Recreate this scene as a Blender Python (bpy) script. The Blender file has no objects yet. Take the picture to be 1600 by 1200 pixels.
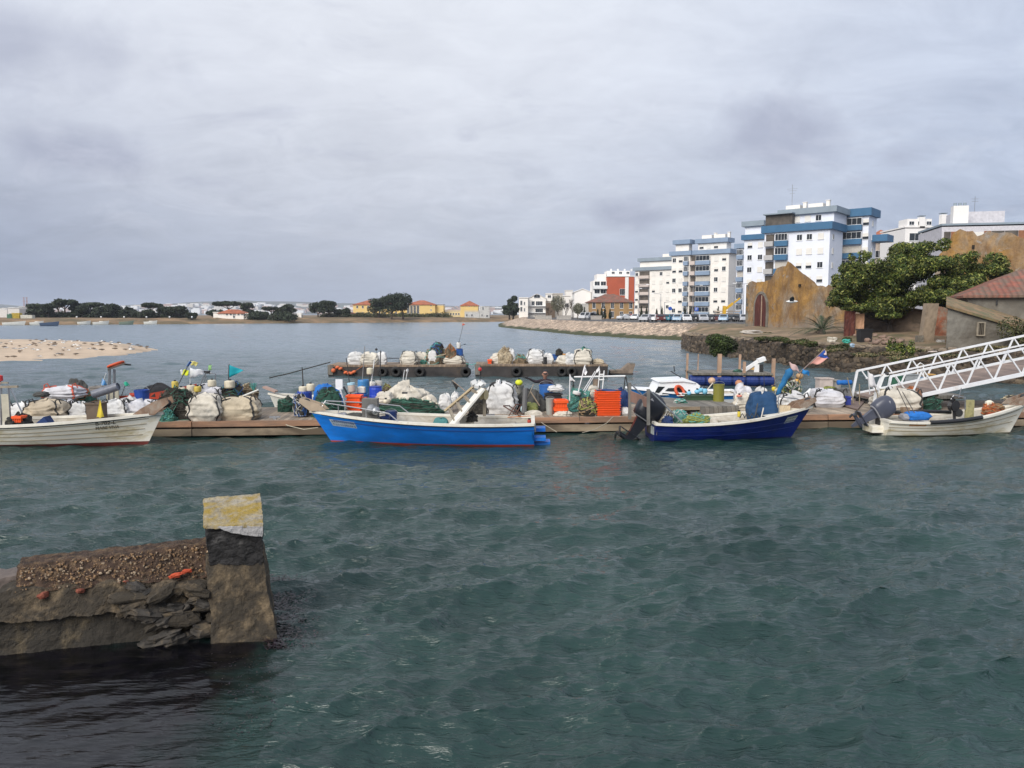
import bpy, bmesh, math, random
import numpy as np
from mathutils import Vector, Matrix, Euler, noise
R = math.radians; PI = math.pi
rnd = random.Random(7)
scene = bpy.context.scene
COL = scene.collection
# ---------------------------------------------------------------- camera
H = 3.6; PITCH = R(5.24); F = 1200.0
cd = bpy.data.cameras.new("camera"); cam = bpy.data.objects.new("camera", cd); COL.objects.link(cam)
cam.location = (0, 0, H); cam.rotation_euler = (PI/2 - PITCH, 0, 0)
cd.sensor_width = 36; cd.lens = 36*F/1600; cd.clip_start = .1; cd.clip_end = 20000
scene.camera = cam
# ---------------------------------------------------------------- world: overcast sky
SUN_EL, SUN_AZ = R(50), R(-35)          # azimuth from +Y towards +X
w = bpy.data.worlds.new("World"); scene.world = w; w.use_nodes = True
nt = w.node_tree; nt.nodes.clear()
def N(t, **k):
    n = nt.nodes.new(t)
    for a, b in k.items(): setattr(n, a, b)
    return n
def L(a, b): nt.links.new(a, b)
def mth(op, a, b=None, c=None):
    n = N('ShaderNodeMath', operation=op)
    for i, x in enumerate((a, b, c)):
        if x is None: continue
        if isinstance(x, (int, float)): n.inputs[i].default_value = x
        else: L(x, n.inputs[i])
    return n.outputs[0]
def ramp(fac, stops):
    n = N('ShaderNodeValToRGB'); e = n.color_ramp.elements
    while len(e) < len(stops): e.new(.5)
    for i, (p, c) in enumerate(stops): e[i].position = p; e[i].color = (*c, 1) if len(c) == 3 else c
    L(fac, n.inputs[0]); return n.outputs[0]
def mixc(f, a, b, mode='MIX'):
    n = N('ShaderNodeMix', data_type='RGBA', blend_type=mode)
    for i, x in ((0, f), (6, a), (7, b)):
        if isinstance(x, (int, float)): n.inputs[i].default_value = x
        elif isinstance(x, tuple): n.inputs[i].default_value = (*x, 1)
        else: L(x, n.inputs[i])
    return n.outputs[2]
def srgb(r, g, b):
    f = lambda c: (c/255/12.92) if c/255 <= .04045 else ((c/255+.055)/1.055)**2.4
    return (f(r), f(g), f(b))
sky = N('ShaderNodeTexSky', sky_type='NISHITA', sun_disc=False); sky.sun_elevation = SUN_EL; sky.sun_rotation = SUN_AZ
sky.air_density = 1.2; sky.dust_density = 3
tc = N('ShaderNodeTexCoord'); sx = N('ShaderNodeSeparateXYZ'); L(tc.outputs['Generated'], sx.inputs[0])
zc = mth('MAXIMUM', sx.outputs[2], 0.0)
den = mth('ADD', zc, .24)
cx = N('ShaderNodeCombineXYZ'); L(mth('DIVIDE', sx.outputs[0], den), cx.inputs[0]); L(mth('DIVIDE', sx.outputs[1], den), cx.inputs[1])
def noi(vec, sc, det=6, ro=.55, dist=0, off=(0, 0, 0), st=(1, 1, 1)):
    mp = N('ShaderNodeMapping'); mp.inputs['Location'].default_value = off; mp.inputs['Scale'].default_value = st
    L(vec, mp.inputs[0]); n = N('ShaderNodeTexNoise'); n.inputs['Scale'].default_value = sc; n.inputs['Detail'].default_value = det
    n.inputs['Roughness'].default_value = ro; n.inputs['Distortion'].default_value = dist; L(mp.outputs[0], n.inputs[0]); return n.outputs[0]
big = noi(cx.outputs[0], .9, 5, .5, .3, (3.1, 1.7, 0), (1, 1, 1))
med = noi(cx.outputs[0], 2.4, 9, .62, .7, (8.3, 2.2, 0), (1, 1, 1))
sml = noi(cx.outputs[0], 3.4, 9, .6, .5, (1.3, 5.2, 0), (.95, 1.3, 1))
base = ramp(zc, [(0, srgb(118, 134, 163)), (.05, srgb(125, 138, 164)), (.13, srgb(148, 157, 179)), (.25, srgb(184, 190, 206)), (.42, srgb(202, 208, 221)), (1, srgb(214, 220, 232))])
# brighter, bluer to the right; cloud veil
rt = ramp(mth('ADD', mth('MULTIPLY', sx.outputs[0], .9), .5), [(0, (0, 0, 0)), (.35, (.0, .0, .0)), (1, (1, 1, 1))])
base = mixc(mth('MULTIPLY', rt, .55), base, srgb(196, 209, 230))
sh = ramp(mth('ADD', mth('MULTIPLY', med, .6), mth('MULTIPLY', big, .4)), [(.34, (.70, .72, .77)), (.5, (.95, .955, .97)), (.66, (1.12, 1.12, 1.11))])
base = mixc(1.0, base, sh, 'MULTIPLY')
gv = N('ShaderNodeVectorMath', operation='DOT_PRODUCT'); L(tc.outputs['Generated'], gv.inputs[0]); gv.inputs[1].default_value = Vector((-.12, .88, .46)).normalized()
base = mixc(mth('MULTIPLY', mth('POWER', mth('MAXIMUM', gv.outputs['Value'], 0.), 8.), .72), base, srgb(230, 233, 239))
base = mixc(1.0, base, ramp(noi(cx.outputs[0], 5.5, 9, .65, .8, (2, 3, 0), (.7, 1.3, 1)), [(.35, (.95, .95, .955)), (.65, (1.04, 1.04, 1.035))]), 'MULTIPLY')
# local grey puffs standing before the veil
pf = ramp(sml, [(.58, (0, 0, 0)), (.72, (1, 1, 1))])
lo = ramp(zc, [(.05, (0, 0, 0)), (.12, (1, 1, 1)), (.4, (.35, .35, .35)), (.6, (.1, .1, .1))])
base = mixc(mth('MULTIPLY', mth('MULTIPLY', pf, lo), .42), base, srgb(160, 165, 185))
dn = N('ShaderNodeTexNoise'); dn.inputs['Scale'].default_value = 9.; dn.inputs['Detail'].default_value = 7; L(tc.outputs['Generated'], dn.inputs[0])
for cx_, cz_, rx_, rz_, am in ((.33, .205, .085, .040, .75), (-.471, .175, .07, .026, .75), (.145, .125, .05, .018, .7), (.432, .176, .05, .018, .6), (-.474, .287, .11, .045, .55)):   # separate darker cloud scraps
    vm = N('ShaderNodeVectorMath', operation='SUBTRACT'); L(tc.outputs['Generated'], vm.inputs[0]); vm.inputs[1].default_value = (cx_, math.sqrt(max(0, 1-cx_**2-cz_**2)), cz_)
    vs_ = N('ShaderNodeVectorMath', operation='MULTIPLY'); L(vm.outputs[0], vs_.inputs[0]); vs_.inputs[1].default_value = (1/rx_, 0, 1/rz_)
    vl = N('ShaderNodeVectorMath', operation='LENGTH'); L(vs_.outputs[0], vl.inputs[0])
    f_ = mth('ADD', mth('SUBTRACT', 1.15, vl.outputs['Value']), mth('MULTIPLY', mth('SUBTRACT', dn.outputs[0], .5), 3.4))
    f_ = mth('MULTIPLY', ramp(f_, [(.0, (0, 0, 0)), (1., (1, 1, 1))]), am); base = mixc(mth('MULTIPLY', f_, mth('GREATER_THAN', sx.outputs[1], 0.)), base, srgb(158, 163, 183))
wsp = ramp(noi(cx.outputs[0], 2.3, 9, .68, 1.2, (4, 9, 0), (1, 1.1, 1)), [(.5, (0, 0, 0)), (.7, (1, 1, 1))])
base = mixc(mth('MULTIPLY', mth('MULTIPLY', wsp, lo), .25), base, srgb(226, 229, 238))
bg1 = N('ShaderNodeBackground'); L(base, bg1.inputs[0]); bg1.inputs[1].default_value = .97
bg2 = N('ShaderNodeBackground'); L(sky.outputs[0], bg2.inputs[0]); bg2.inputs[1].default_value = .1
ms = N('ShaderNodeMixShader'); ms.inputs[0].default_value = .04; L(bg1.outputs[0], ms.inputs[1]); L(bg2.outputs[0], ms.inputs[2])
wo = N('ShaderNodeOutputWorld'); L(ms.outputs[0], wo.inputs[0])
# ---------------------------------------------------------------- sun (veiled)
sd = bpy.data.lights.new("sun", 'SUN'); sd.energy = 3.1; sd.angle = R(40); sd.color = (1, .955, .89)
so = bpy.data.objects.new("sun", sd); COL.objects.link(so)
SUNDIR = Vector((-.42, -.66, .56)).normalized()
so.rotation_euler = SUNDIR.to_track_quat('Z', 'Y').to_euler()
sky.sun_rotation = math.atan2(SUNDIR.x, SUNDIR.y); sky.sun_elevation = math.asin(SUNDIR.z)
scene.view_settings.view_transform = 'Standard'; scene.view_settings.look = 'None'
scene.view_settings.exposure = .28; scene.view_settings.gamma = 1
scene.cycles.max_bounces = 5; scene.cycles.diffuse_bounces = 2; scene.cycles.glossy_bounces = 3; scene.cycles.transparent_max_bounces = 8; scene.cycles.volume_bounces = 0
# ---------------------------------------------------------------- pixel -> world
def ray(px, py):
    a, b = (px-800)/F, (600-py)/F
    return Vector((a, math.cos(PITCH)+b*math.sin(PITCH), -math.sin(PITCH)+b*math.cos(PITCH)))
def at(px, py, Y):
    d = ray(px, py); return Vector((0, 0, H)) + d*(Y/d.y)
def onz(px, py, z):
    d = ray(px, py); t = (z-H)/d.z; return Vector((0, 0, H)) + d*t
# ---------------------------------------------------------------- materials
_mats = {}
def M(name, col=(.5, .5, .5), rough=.7, metal=0, var=.12, scale=3., bump=.0, bscale=25., dirt=0., dcol=(.12, .1, .07), dscale=1.5, kind=None, stretch=(1, 1, 1), alpha=1, spec=.5):
    """noise-varied principled material; dirt = share of a second, patchy colour"""
    if name in _mats: return _mats[name]
    global nt
    m = bpy.data.materials.new(name); m.use_nodes = True; old = nt; nt = m.node_tree
    b = nt.nodes['Principled BSDF']; tc = N('ShaderNodeTexCoord'); oi = N('ShaderNodeObjectInfo')
    wv = mth('MULTIPLY', oi.outputs['Random'], 37.)
    def n4(sc, det=4, ro=.6, dist=0, st=stretch):
        mp = N('ShaderNodeMapping'); mp.inputs['Scale'].default_value = st; L(tc.outputs['Object'], mp.inputs[0])
        n = N('ShaderNodeTexNoise', noise_dimensions='4D'); n.inputs['Scale'].default_value = sc; n.inputs['Detail'].default_value = det
        n.inputs['Roughness'].default_value = ro; n.inputs['Distortion'].default_value = dist
        L(mp.outputs[0], n.inputs[0]); L(wv, n.inputs['W']); return n.outputs[0]
    n1 = n4(scale, 5)
    c = mixc(1.0, tuple(col), ramp(n1, [(.3, (1-var*1.6,)*3), (.7, (1+var,)*3)]), 'MULTIPLY')
    if dirt:
        c = mixc(ramp(n4(dscale, 8, .7, .6), [(.62-dirt*.5, (0, 0, 0)), (.62-dirt*.5+.16, (1, 1, 1))]), c, tuple(dcol))
    L(c, b.inputs['Base Color']); b.inputs['Roughness'].default_value = rough; b.inputs['Metallic'].default_value = metal
    b.inputs['Specular IOR Level'].default_value = spec
    if alpha < 1: b.inputs['Alpha'].default_value = alpha
    h = None
    if kind == 'planks':      # boards across local x: dark seams + per-board tone
        s = N('ShaderNodeSeparateXYZ'); L(tc.outputs['Object'], s.inputs[0])
        u = mth('MULTIPLY', s.outputs[0], 1/.14); fr = mth('FRACT', u); fl = mth('FLOOR', u)
        wn = N('ShaderNodeTexWhiteNoise', noise_dimensions='1D'); L(fl, wn.inputs['W'])
        tone = ramp(wn.outputs[0], [(0, (.7, .7, .7)), (1, (1.15, 1.12, 1.08))])
        seam = ramp(fr, [(0, (.2, .2, .2)), (.07, (1, 1, 1)), (.93, (1, 1, 1)), (1, (.2, .2, .2))])
        c = mixc(1., mixc(1., c, tone, 'MULTIPLY'), seam, 'MULTIPLY'); L(c, b.inputs['Base Color'])
    if kind == 'tiles':
        s = N('ShaderNodeSeparateXYZ'); L(tc.outputs['Object'], s.inputs[0])
        wv1 = mth('SINE', mth('MULTIPLY', s.outputs[0], 2*PI/.35)); h = wv1
        c = mixc(.5, c, mixc(1., c, ramp(mth('ADD', mth('MULTIPLY', wv1, .5), .5), [(0, (.45, .45, .45)), (.5, (1, 1, 1))]), 'MULTIPLY')); L(c, b.inputs['Base Color'])
    if kind in ('rubble', 'pebbles'):
        def vor(feat):
            v = N('ShaderNodeTexVoronoi', feature=feat); v.inputs['Scale'].default_value = bscale
            mp = N('ShaderNodeMapping'); mp.inputs['Scale'].default_value = stretch; L(tc.outputs['Object'], mp.inputs[0])
            nn = N('ShaderNodeTexNoise'); nn.inputs['Scale'].default_value = bscale*1.3; L(tc.outputs['Object'], nn.inputs[0])
            ad = N('ShaderNodeMix', data_type='RGBA', blend_type='LINEAR_LIGHT'); ad.inputs[0].default_value = .12/ max(1, bscale*.3)
            L(mp.outputs[0], ad.inputs[6]); L(nn.outputs['Color'], ad.inputs[7]); L(ad.outputs[2], v.inputs[0]); return v
        v1, v2 = vor('F1'), vor('DISTANCE_TO_EDGE')
        s = N('ShaderNodeSeparateColor'); L(v1.outputs['Color'], s.inputs[0])
        c = mixc(1., c, ramp(s.outputs[0], [(0, (.55, .52, .5)), (.5, (1., .95, .88)), (1, (1.5, 1.4, 1.25))]), 'MULTIPLY')
        e = ramp(v2.outputs['Distance'], [(0, (0, 0, 0)), (.1, (1, 1, 1))])
        c = mixc(e, mixc(.75, c, tuple(dcol)), c); L(c, b.inputs['Base Color']); h = e
    if bump or h is not None:
        bp = N('ShaderNodeBump'); bp.inputs['Strength'].default_value = bump or .5; bp.inputs['Distance'].default_value = .05 if kind else .03
        if h is not None: L(mth('ADD', h, mth('MULTIPLY', n4(bscale*3, 5), .4)), bp.inputs['Height'])
        else: L(n4(bscale, 6, .65, .4), bp.inputs['Height'])
        L(bp.outputs[0], b.inputs['Normal'])
    nt = old; _mats[name] = m; return m
# ---------------------------------------------------------------- mesh building
class MB:
    def __init__(s): s.v = []; s.f = []; s.m = []
    def add(s, vs, fs, mi=0, X=None):
        o = len(s.v)
        s.v += [tuple(X @ Vector(p)) for p in vs] if X is not None else [tuple(p) for p in vs]
        s.f += [tuple(i+o for i in f) for f in fs]; s.m += [mi]*len(fs); return s
    def box(s, c, d, rot=None, mi=0, tap=1.):
        x, y, z = d[0]/2, d[1]/2, d[2]/2
        vs = [(i*x*(tap if k > 0 else 1), j*y*(tap if k > 0 else 1), k*z) for k in (-1, 1) for i, j in ((-1, -1), (1, -1), (1, 1), (-1, 1))]
        X = Matrix.Translation(c) @ (Euler(rot).to_matrix().to_4x4() if rot else Matrix())
        return s.add(vs, [(3, 2, 1, 0), (4, 5, 6, 7), (0, 1, 5, 4), (1, 2, 6, 5), (2, 3, 7, 6), (3, 0, 4, 7)], mi, X)
    def bar(s, p0, p1, w, h=None, mi=0):
        p0, p1 = Vector(p0), Vector(p1); h = h or w; d = p1-p0; l = d.length
        q = d.to_track_quat('Z', 'Y'); X = Matrix.Translation((p0+p1)/2) @ q.to_matrix().to_4x4()
        x, y, z = w/2, h/2, l/2
        vs = [(i*x, j*y, k*z) for k in (-1, 1) for i, j in ((-1, -1), (1, -1), (1, 1), (-1, 1))]
        return s.add(vs, [(3, 2, 1, 0), (4, 5, 6, 7), (0, 1, 5, 4), (1, 2, 6, 5), (2, 3, 7, 6), (3, 0, 4, 7)], mi, X)
    def path(s, pts, r, n=5, mi=0, closed=False, cap=True):
        pts = [Vector(p) for p in pts]; o = len(s.v); k = len(pts); rr = r if isinstance(r, (list, tuple)) else [r]*k
        ref = None
        for i, p in enumerate(pts):
            a = pts[(i-1) % k] if (i > 0 or closed) else p; b = pts[(i+1) % k] if (i < k-1 or closed) else p
            d = (b-a)
            if d.length < 1e-9: d = Vector((0, 0, 1))
            d.normalize()
            if ref is None: ref = d.orthogonal().normalized()
            ref = (ref - d*ref.dot(d));
            if ref.length < 1e-6: ref = d.orthogonal()
            ref.normalize(); c = d.cross(ref)
            for j in range(n):
                t = 2*PI*j/n; s.v.append(tuple(p + (ref*math.cos(t)+c*math.sin(t))*rr[i]))
        for i in range(k if closed else k-1):
            for j in range(n):
                a, b = o+i*n+j, o+i*n+(j+1) % n; c2, d2 = o+((i+1) % k)*n+(j+1) % n, o+((i+1) % k)*n+j
                s.f.append((a, b, c2, d2)); s.m.append(mi)
        if cap and not closed:
            s.f.append(tuple(o+j for j in reversed(range(n)))); s.f.append(tuple(o+(k-1)*n+j for j in range(n))); s.m += [mi, mi]
        return s
    def tube(s, p0, p1, r0, r1=None, n=6, mi=0): return s.path([p0, p1], [r0, r0 if r1 is None else r1], n, mi)
    def lathe(s, prof, n=14, c=(0, 0, 0), rot=None, mi=0, sx=1, sy=1):
        X = Matrix.Translation(c) @ (Euler(rot).to_matrix().to_4x4() if rot else Matrix())
        vs = [(r*sx*math.cos(2*PI*j/n), r*sy*math.sin(2*PI*j/n), z) for r, z in prof for j in range(n)]; k = len(prof)
        fs = [(i*n+j, i*n+(j+1) % n, (i+1)*n+(j+1) % n, (i+1)*n+j) for i in range(k-1) for j in range(n)]
        if prof[0][0] > 1e-5: fs.append(tuple(reversed(range(n))))
        if prof[-1][0] > 1e-5: fs.append(tuple((k-1)*n+j for j in range(n)))
        return s.add(vs, fs, mi, X)
    def ball(s, c, r, n=12, sq=1, mi=0, rot=None):
        return s.lathe([(max(1e-6, r*math.cos(a)), r*sq*math.sin(a)) for a in [(-.5+i/8)*PI for i in range(9)]], n, c, rot, mi)
    def prism(s, poly, y0, y1, mi=0, X=None):
        """polygon in x,z pushed from y0 to y1"""
        n = len(poly); vs = [(p[0], y0, p[1]) for p in poly]+[(p[0], y1, p[1]) for p in poly]
        ar = sum(poly[i][0]*poly[(i+1) % n][1]-poly[(i+1) % n][0]*poly[i][1] for i in range(n))
        fs = [tuple(range(n)), tuple(reversed(range(n, 2*n)))]+[(i, i+n, (i+1) % n+n, (i+1) % n) for i in range(n)]
        if (ar < 0) != (y1 < y0): fs = [tuple(reversed(f)) for f in fs]
        return s.add(vs, fs, mi, X)
    def grid(s, fn, nu, nv, mi=0, wrap=False):
        vs = [fn(i/nu, j/nv) for i in range(nu+(0 if wrap else 1)) for j in range(nv+1)]; m = nu if wrap else nu+1
        fs = [(i*(nv+1)+j, ((i+1) % m)*(nv+1)+j, ((i+1) % m)*(nv+1)+j+1, i*(nv+1)+j+1) for i in range(nu) for j in range(nv)]
        return s.add(vs, fs, mi)
    def rock(s, c, d, seed, mi=0, n=7, rot=None, amp=.25):
        rg = random.Random(seed); off = Vector((rg.random()*50, rg.random()*50, 0))
        X = Matrix.Translation(c) @ Euler(rot or (rg.uniform(-.3, .3), rg.uniform(-.3, .3), rg.uniform(0, 6))).to_matrix().to_4x4()
        vs = []; fs = []; k = n
        for i in range(k+1):
            a = (-.5+i/k)*PI
            for j in range(n+2):
                t = 2*PI*j/(n+2); p = Vector((math.cos(a)*math.cos(t), math.cos(a)*math.sin(t), math.sin(a)))
                m = max(abs(p.x), abs(p.y), abs(p.z)); q = p*(.55+.45/m*.8)*(1+amp*noise.noise(p*1.7+off))
                vs.append((q.x*d[0]/2, q.y*d[1]/2, q.z*d[2]/2))
        for i in range(k):
            for j in range(n+2): fs.append((i*(n+2)+j, i*(n+2)+(j+1) % (n+2), (i+1)*(n+2)+(j+1) % (n+2), (i+1)*(n+2)+j))
        return s.add(vs, fs, mi, X)
    def build(s, name, mats, parent=None, smooth=False, loc=None, rot=None):
        me = bpy.data.meshes.new(name); me.from_pydata(s.v, [], s.f)
        mats = mats if isinstance(mats, (list, tuple)) else [mats]
        for m in mats: me.materials.append(m)
        if len(mats) > 1: me.polygons.foreach_set('material_index', s.m)
        if smooth: me.polygons.foreach_set('use_smooth', [True]*len(me.polygons))
        me.update(); o = bpy.data.objects.new(name, me); COL.objects.link(o)
        if smooth == 2:
            pass
        if parent is not None: o.parent = parent
        if loc is not None: o.location = loc
        if rot is not None: o.rotation_euler = rot
        return o
def tag(o, label=None, cat=None, group=None, kind=None):
    if label: o['label'] = label
    if cat: o['category'] = cat
    if group: o['group'] = group
    if kind: o['kind'] = kind
    return o
def thing(name, label, cat, loc=(0, 0, 0), rz=0, group=None):
    o = bpy.data.objects.new(name, None); COL.objects.link(o); o.location = loc; o.rotation_euler = (0, 0, rz); o.empty_display_size = .2
    return tag(o, label, cat, group)
def dup(root, loc, rz=None, label=None, scale=None, group=None):
    r = root.copy(); COL.objects.link(r); r.location = loc
    if rz is not None: r.rotation_euler = (0, 0, rz)
    if label: r['label'] = label
    if group: r['group'] = group
    if scale: r.scale = (scale,)*3 if isinstance(scale, (int, float)) else scale
    def rec(a, b):
        for ch in list(a.children):
            if ch is b: continue
            c = ch.copy(); COL.objects.link(c); c.parent = b; rec(ch, c)
    rec(root, r); return r
def smoothstep(a, b, x):
    t = min(1, max(0, (x-a)/(b-a))); return t*t*(3-2*t)
def fbm(p, o=4):
    s = 0; a = 1; q = Vector(p)
    for i in range(o): s += a*noise.noise(q); q = q*2.03; a *= .5
    return s
# ---------------------------------------------------------------- water
def build_water():
    ys = list(np.concatenate([np.linspace(-12, 2.4, 30)[:-1], np.geomspace(2.4, 70, 820)[:-1], np.geomspace(70, 420, 460)[:-1], np.geomspace(420, 9000, 90)])); ys = np.array(ys)
    u = np.linspace(-1, 1, 860)
    hw = 9 + np.abs(ys)*.95
    X = u[None, :]*hw[:, None]; Y = np.repeat(ys[:, None], len(u), 1)
    dy = np.gradient(ys)[:, None]; dx = (hw*2/len(u))[:, None]
    Z = np.zeros_like(X); DX = np.zeros_like(X); DY = np.zeros_like(X)
    rg = np.random.RandomState(5); sp = np.maximum(dy, dx)
    # amplitude patches and shelter behind the ruined wall / quay
    def sn(x, y, f, s):
        r = np.random.RandomState(s); o = np.zeros_like(x)
        for _ in range(7):
            a = r.uniform(0, 6.28); k = f*r.uniform(.5, 1.6); o += np.sin(x*k*np.cos(a)+y*k*np.sin(a)+r.uniform(0, 6.28))
        return o/7
    patch = 1+.55*sn(X, Y, .45, 3)
    lee = 1/(1+np.exp(-((X+2.4)*3))) + 1/(1+np.exp(-(Y-8.6)*4)); lee = np.clip(lee, .16, 1)
    near = np.clip(1.1-.3*np.exp(-((Y-20)/6.)**2), .3, 1.1)
    A = patch*lee*near
    W6 = [sn(X, Y, .42, 20+k) for k in range(6)]
    for i in range(150):
        lam = 10**rg.uniform(math.log10(.13), math.log10(3.4)); th = R(287)+rg.normal(0, .27 if rg.uniform(0, 1) < .72 else .9)
        k = 2*np.pi/lam; kx, ky = k*math.cos(th), k*math.sin(th)
        amp = .0054*lam**.80*(1.5 if lam < .5 else (1.15 if lam < 1.2 else .7))*rg.uniform(.5, 1.4)
        fade = np.clip((lam/sp-2.2)/3., 0, 1); ph = kx*X+ky*Y+rg.uniform(0, 6.28) + 3.2*W6[i % 6]
        Z += amp*A*fade*np.sin(ph); q = .9*amp*A*fade*np.cos(ph); DX += q*math.cos(th); DY += q*math.sin(th)
    X2 = X+DX; Y2 = Y+DY
    v = np.stack([X2, Y2, Z], -1).reshape(-1, 3); nr, nc = X.shape
    i = np.arange(nr-1)[:, None]*nc+np.arange(nc-1)[None, :]
    f = np.stack([i, i+1, i+nc+1, i+nc], -1).reshape(-1, 4)
    me = bpy.data.meshes.new('water'); me.vertices.add(len(v)); me.vertices.foreach_set('co', v.astype(np.float32).ravel())
    me.loops.add(f.size); me.loops.foreach_set('vertex_index', f.astype(np.int32).ravel())
    me.polygons.add(len(f)); me.polygons.foreach_set('loop_start', np.arange(0, f.size, 4, dtype=np.int32))
    me.polygons.foreach_set('use_smooth', np.ones(len(f), dtype=bool)); me.update(calc_edges=True)
    o = bpy.data.objects.new('water', me); COL.objects.link(o); o['kind'] = 'structure'
    global nt
    m = bpy.data.materials.new('harbour_water'); m.use_nodes = True; old = nt; nt = m.node_tree
    b = nt.nodes['Principled BSDF']; g = N('ShaderNodeNewGeometry'); pos = g.outputs['Position']
    def nz(sc, st=(1, 1, 1), det=4, ro=.6, dist=0.):
        mp = N('ShaderNodeMapping'); mp.inputs['Scale'].default_value = st; mp.inputs['Rotation'].default_value = (0, 0, R(-17)); L(pos, mp.inputs[0])
        n = N('ShaderNodeTexNoise'); n.inputs['Scale'].default_value = sc; n.inputs['Detail'].default_value = det; n.inputs['Roughness'].default_value = ro
        n.inputs['Distortion'].default_value = dist; L(mp.outputs[0], n.inputs[0]); return n.outputs[0]
    c = mixc(ramp(nz(.35), [(.35, (0, 0, 0)), (.65, (1, 1, 1))]), srgb(26, 48, 45), srgb(37, 61, 57))
    # weed bed and mud round the ruined wall, near-black to paint in its reflection
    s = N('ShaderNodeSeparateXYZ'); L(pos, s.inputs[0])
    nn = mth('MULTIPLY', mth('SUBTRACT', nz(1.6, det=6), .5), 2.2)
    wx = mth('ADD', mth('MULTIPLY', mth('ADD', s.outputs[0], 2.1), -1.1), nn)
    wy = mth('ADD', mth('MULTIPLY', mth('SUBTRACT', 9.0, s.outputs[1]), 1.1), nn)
    bed_refl = mth('MINIMUM', mth('MAXIMUM', mth('MINIMUM', wx, wy), 0.), 1.)
    c = mixc(bed_refl, c, mixc(ramp(nz(5., det=6), [(.4, (0, 0, 0)), (.6, (1, 1, 1))]), srgb(6, 7, 9), srgb(15, 14, 19)))
    fr_ = N('ShaderNodeMapRange'); fr_.inputs['From Min'].default_value = 26; fr_.inputs['From Max'].default_value = 85; L(s.outputs[1], fr_.inputs[0])   # far water painted paler, standing in for reflected sky
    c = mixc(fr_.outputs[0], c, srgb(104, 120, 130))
    # sparse foam streaks
    fo = ramp(nz(1.3, (.3, 1.9, 1), 10, .8, 1.2), [(.72, (0, 0, 0)), (.86, (1, 1, 1))])
    c = mixc(mth('MULTIPLY', fo, .15), c, (.5, .55, .57))
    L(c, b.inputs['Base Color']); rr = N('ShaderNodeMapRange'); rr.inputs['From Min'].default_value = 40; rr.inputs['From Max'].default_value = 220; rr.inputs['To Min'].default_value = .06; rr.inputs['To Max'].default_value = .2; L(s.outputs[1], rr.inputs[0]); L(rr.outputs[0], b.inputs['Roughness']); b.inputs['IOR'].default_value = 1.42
    cdn = N('ShaderNodeCameraData')
    def rdg(n): return mth('SUBTRACT', 1., mth('ABSOLUTE', mth('MULTIPLY', mth('SUBTRACT', n, .5), 3.2)))   # sharp little crests
    h = mth('ADD', mth('MULTIPLY', nz(4.6, (.30, 1.8, 1), 5, .62, .9), .7), mth('MULTIPLY', nz(15., (.38, 1.7, 1), 3, .6, .6), .45))
    h = mth('ADD', h, mth('ADD', mth('MULTIPLY', rdg(nz(2.7, (.34, 1.7, 1), 3, .5, .8)), .62), mth('MULTIPLY', rdg(nz(7., (.36, 1.7, 1), 2, .5, .7)), .26)))
    h = mth('ADD', h, mth('MULTIPLY', nz(1.1, (.5, 1.6, 1), 2, .5, .5), 1.0))
    bp = N('ShaderNodeBump'); bp.inputs['Distance'].default_value = .035; L(mth('MULTIPLY', mth('SUBTRACT', 1., mth('MULTIPLY', bed_refl, .8)), 1.), bp.inputs['Strength'])
    L(h, bp.inputs['Height']); L(bp.outputs[0], b.inputs['Normal'])
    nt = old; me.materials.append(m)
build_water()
# ================================================================ shared materials
whitew = M('white_render', (.80, .76, .70), .8, var=.04, scale=.3, dirt=.16, dcol=(.62, .58, .52), dscale=.25)
bluew = M('cool_white_render', (.74, .76, .82), .8, var=.04, scale=.3, dirt=.14, dcol=(.6, .62, .66), dscale=.25)
blueband = M('blue_parapet', (.035, .125, .235), .6, var=.1, scale=.4)
greyband = M('grey_blue_parapet', (.22, .295, .40), .6, var=.1, scale=.4)
slateband = M('slate_parapet', (.24, .29, .33), .6, var=.1, scale=.4)
glass = M('window_glass', (.025, .03, .035), .12, var=.3, scale=.8)
frameW = M('white_frame', (.75, .75, .74), .5, var=.05)
shut = M('roller_shutter', (.72, .69, .63), .6, var=.05, scale=1)
tile = M('terracotta_tiles', (.42, .13, .06), .85, var=.25, scale=.6, kind='tiles', dirt=.25, dcol=(.2, .09, .06), dscale=.5)
tile2 = M('weathered_tiles', (.30, .105, .07), .9, var=.3, scale=.8, kind='tiles', dirt=.4, dcol=(.16, .11, .08), dscale=.9)
yellow = M('yellow_render', (.72, .52, .2), .8, var=.06, scale=.3, dirt=.1, dcol=(.6, .5, .3), dscale=.3)
ochre = M('ochre_render', (.36, .22, .09), .85, var=.15, scale=.4, dirt=.3, dcol=(.3, .2, .12), dscale=.4)
redw = M('brick_red_render', (.42, .09, .04), .8, var=.1, scale=.4)
metal = M('galvanised', (.35, .36, .37), .4, .8, var=.1)
dkmetal = M('dark_metal', (.05, .05, .05), .5, .5, var=.2)
black = M('black_plastic', (.015, .015, .017), .5, var=.2)
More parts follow.
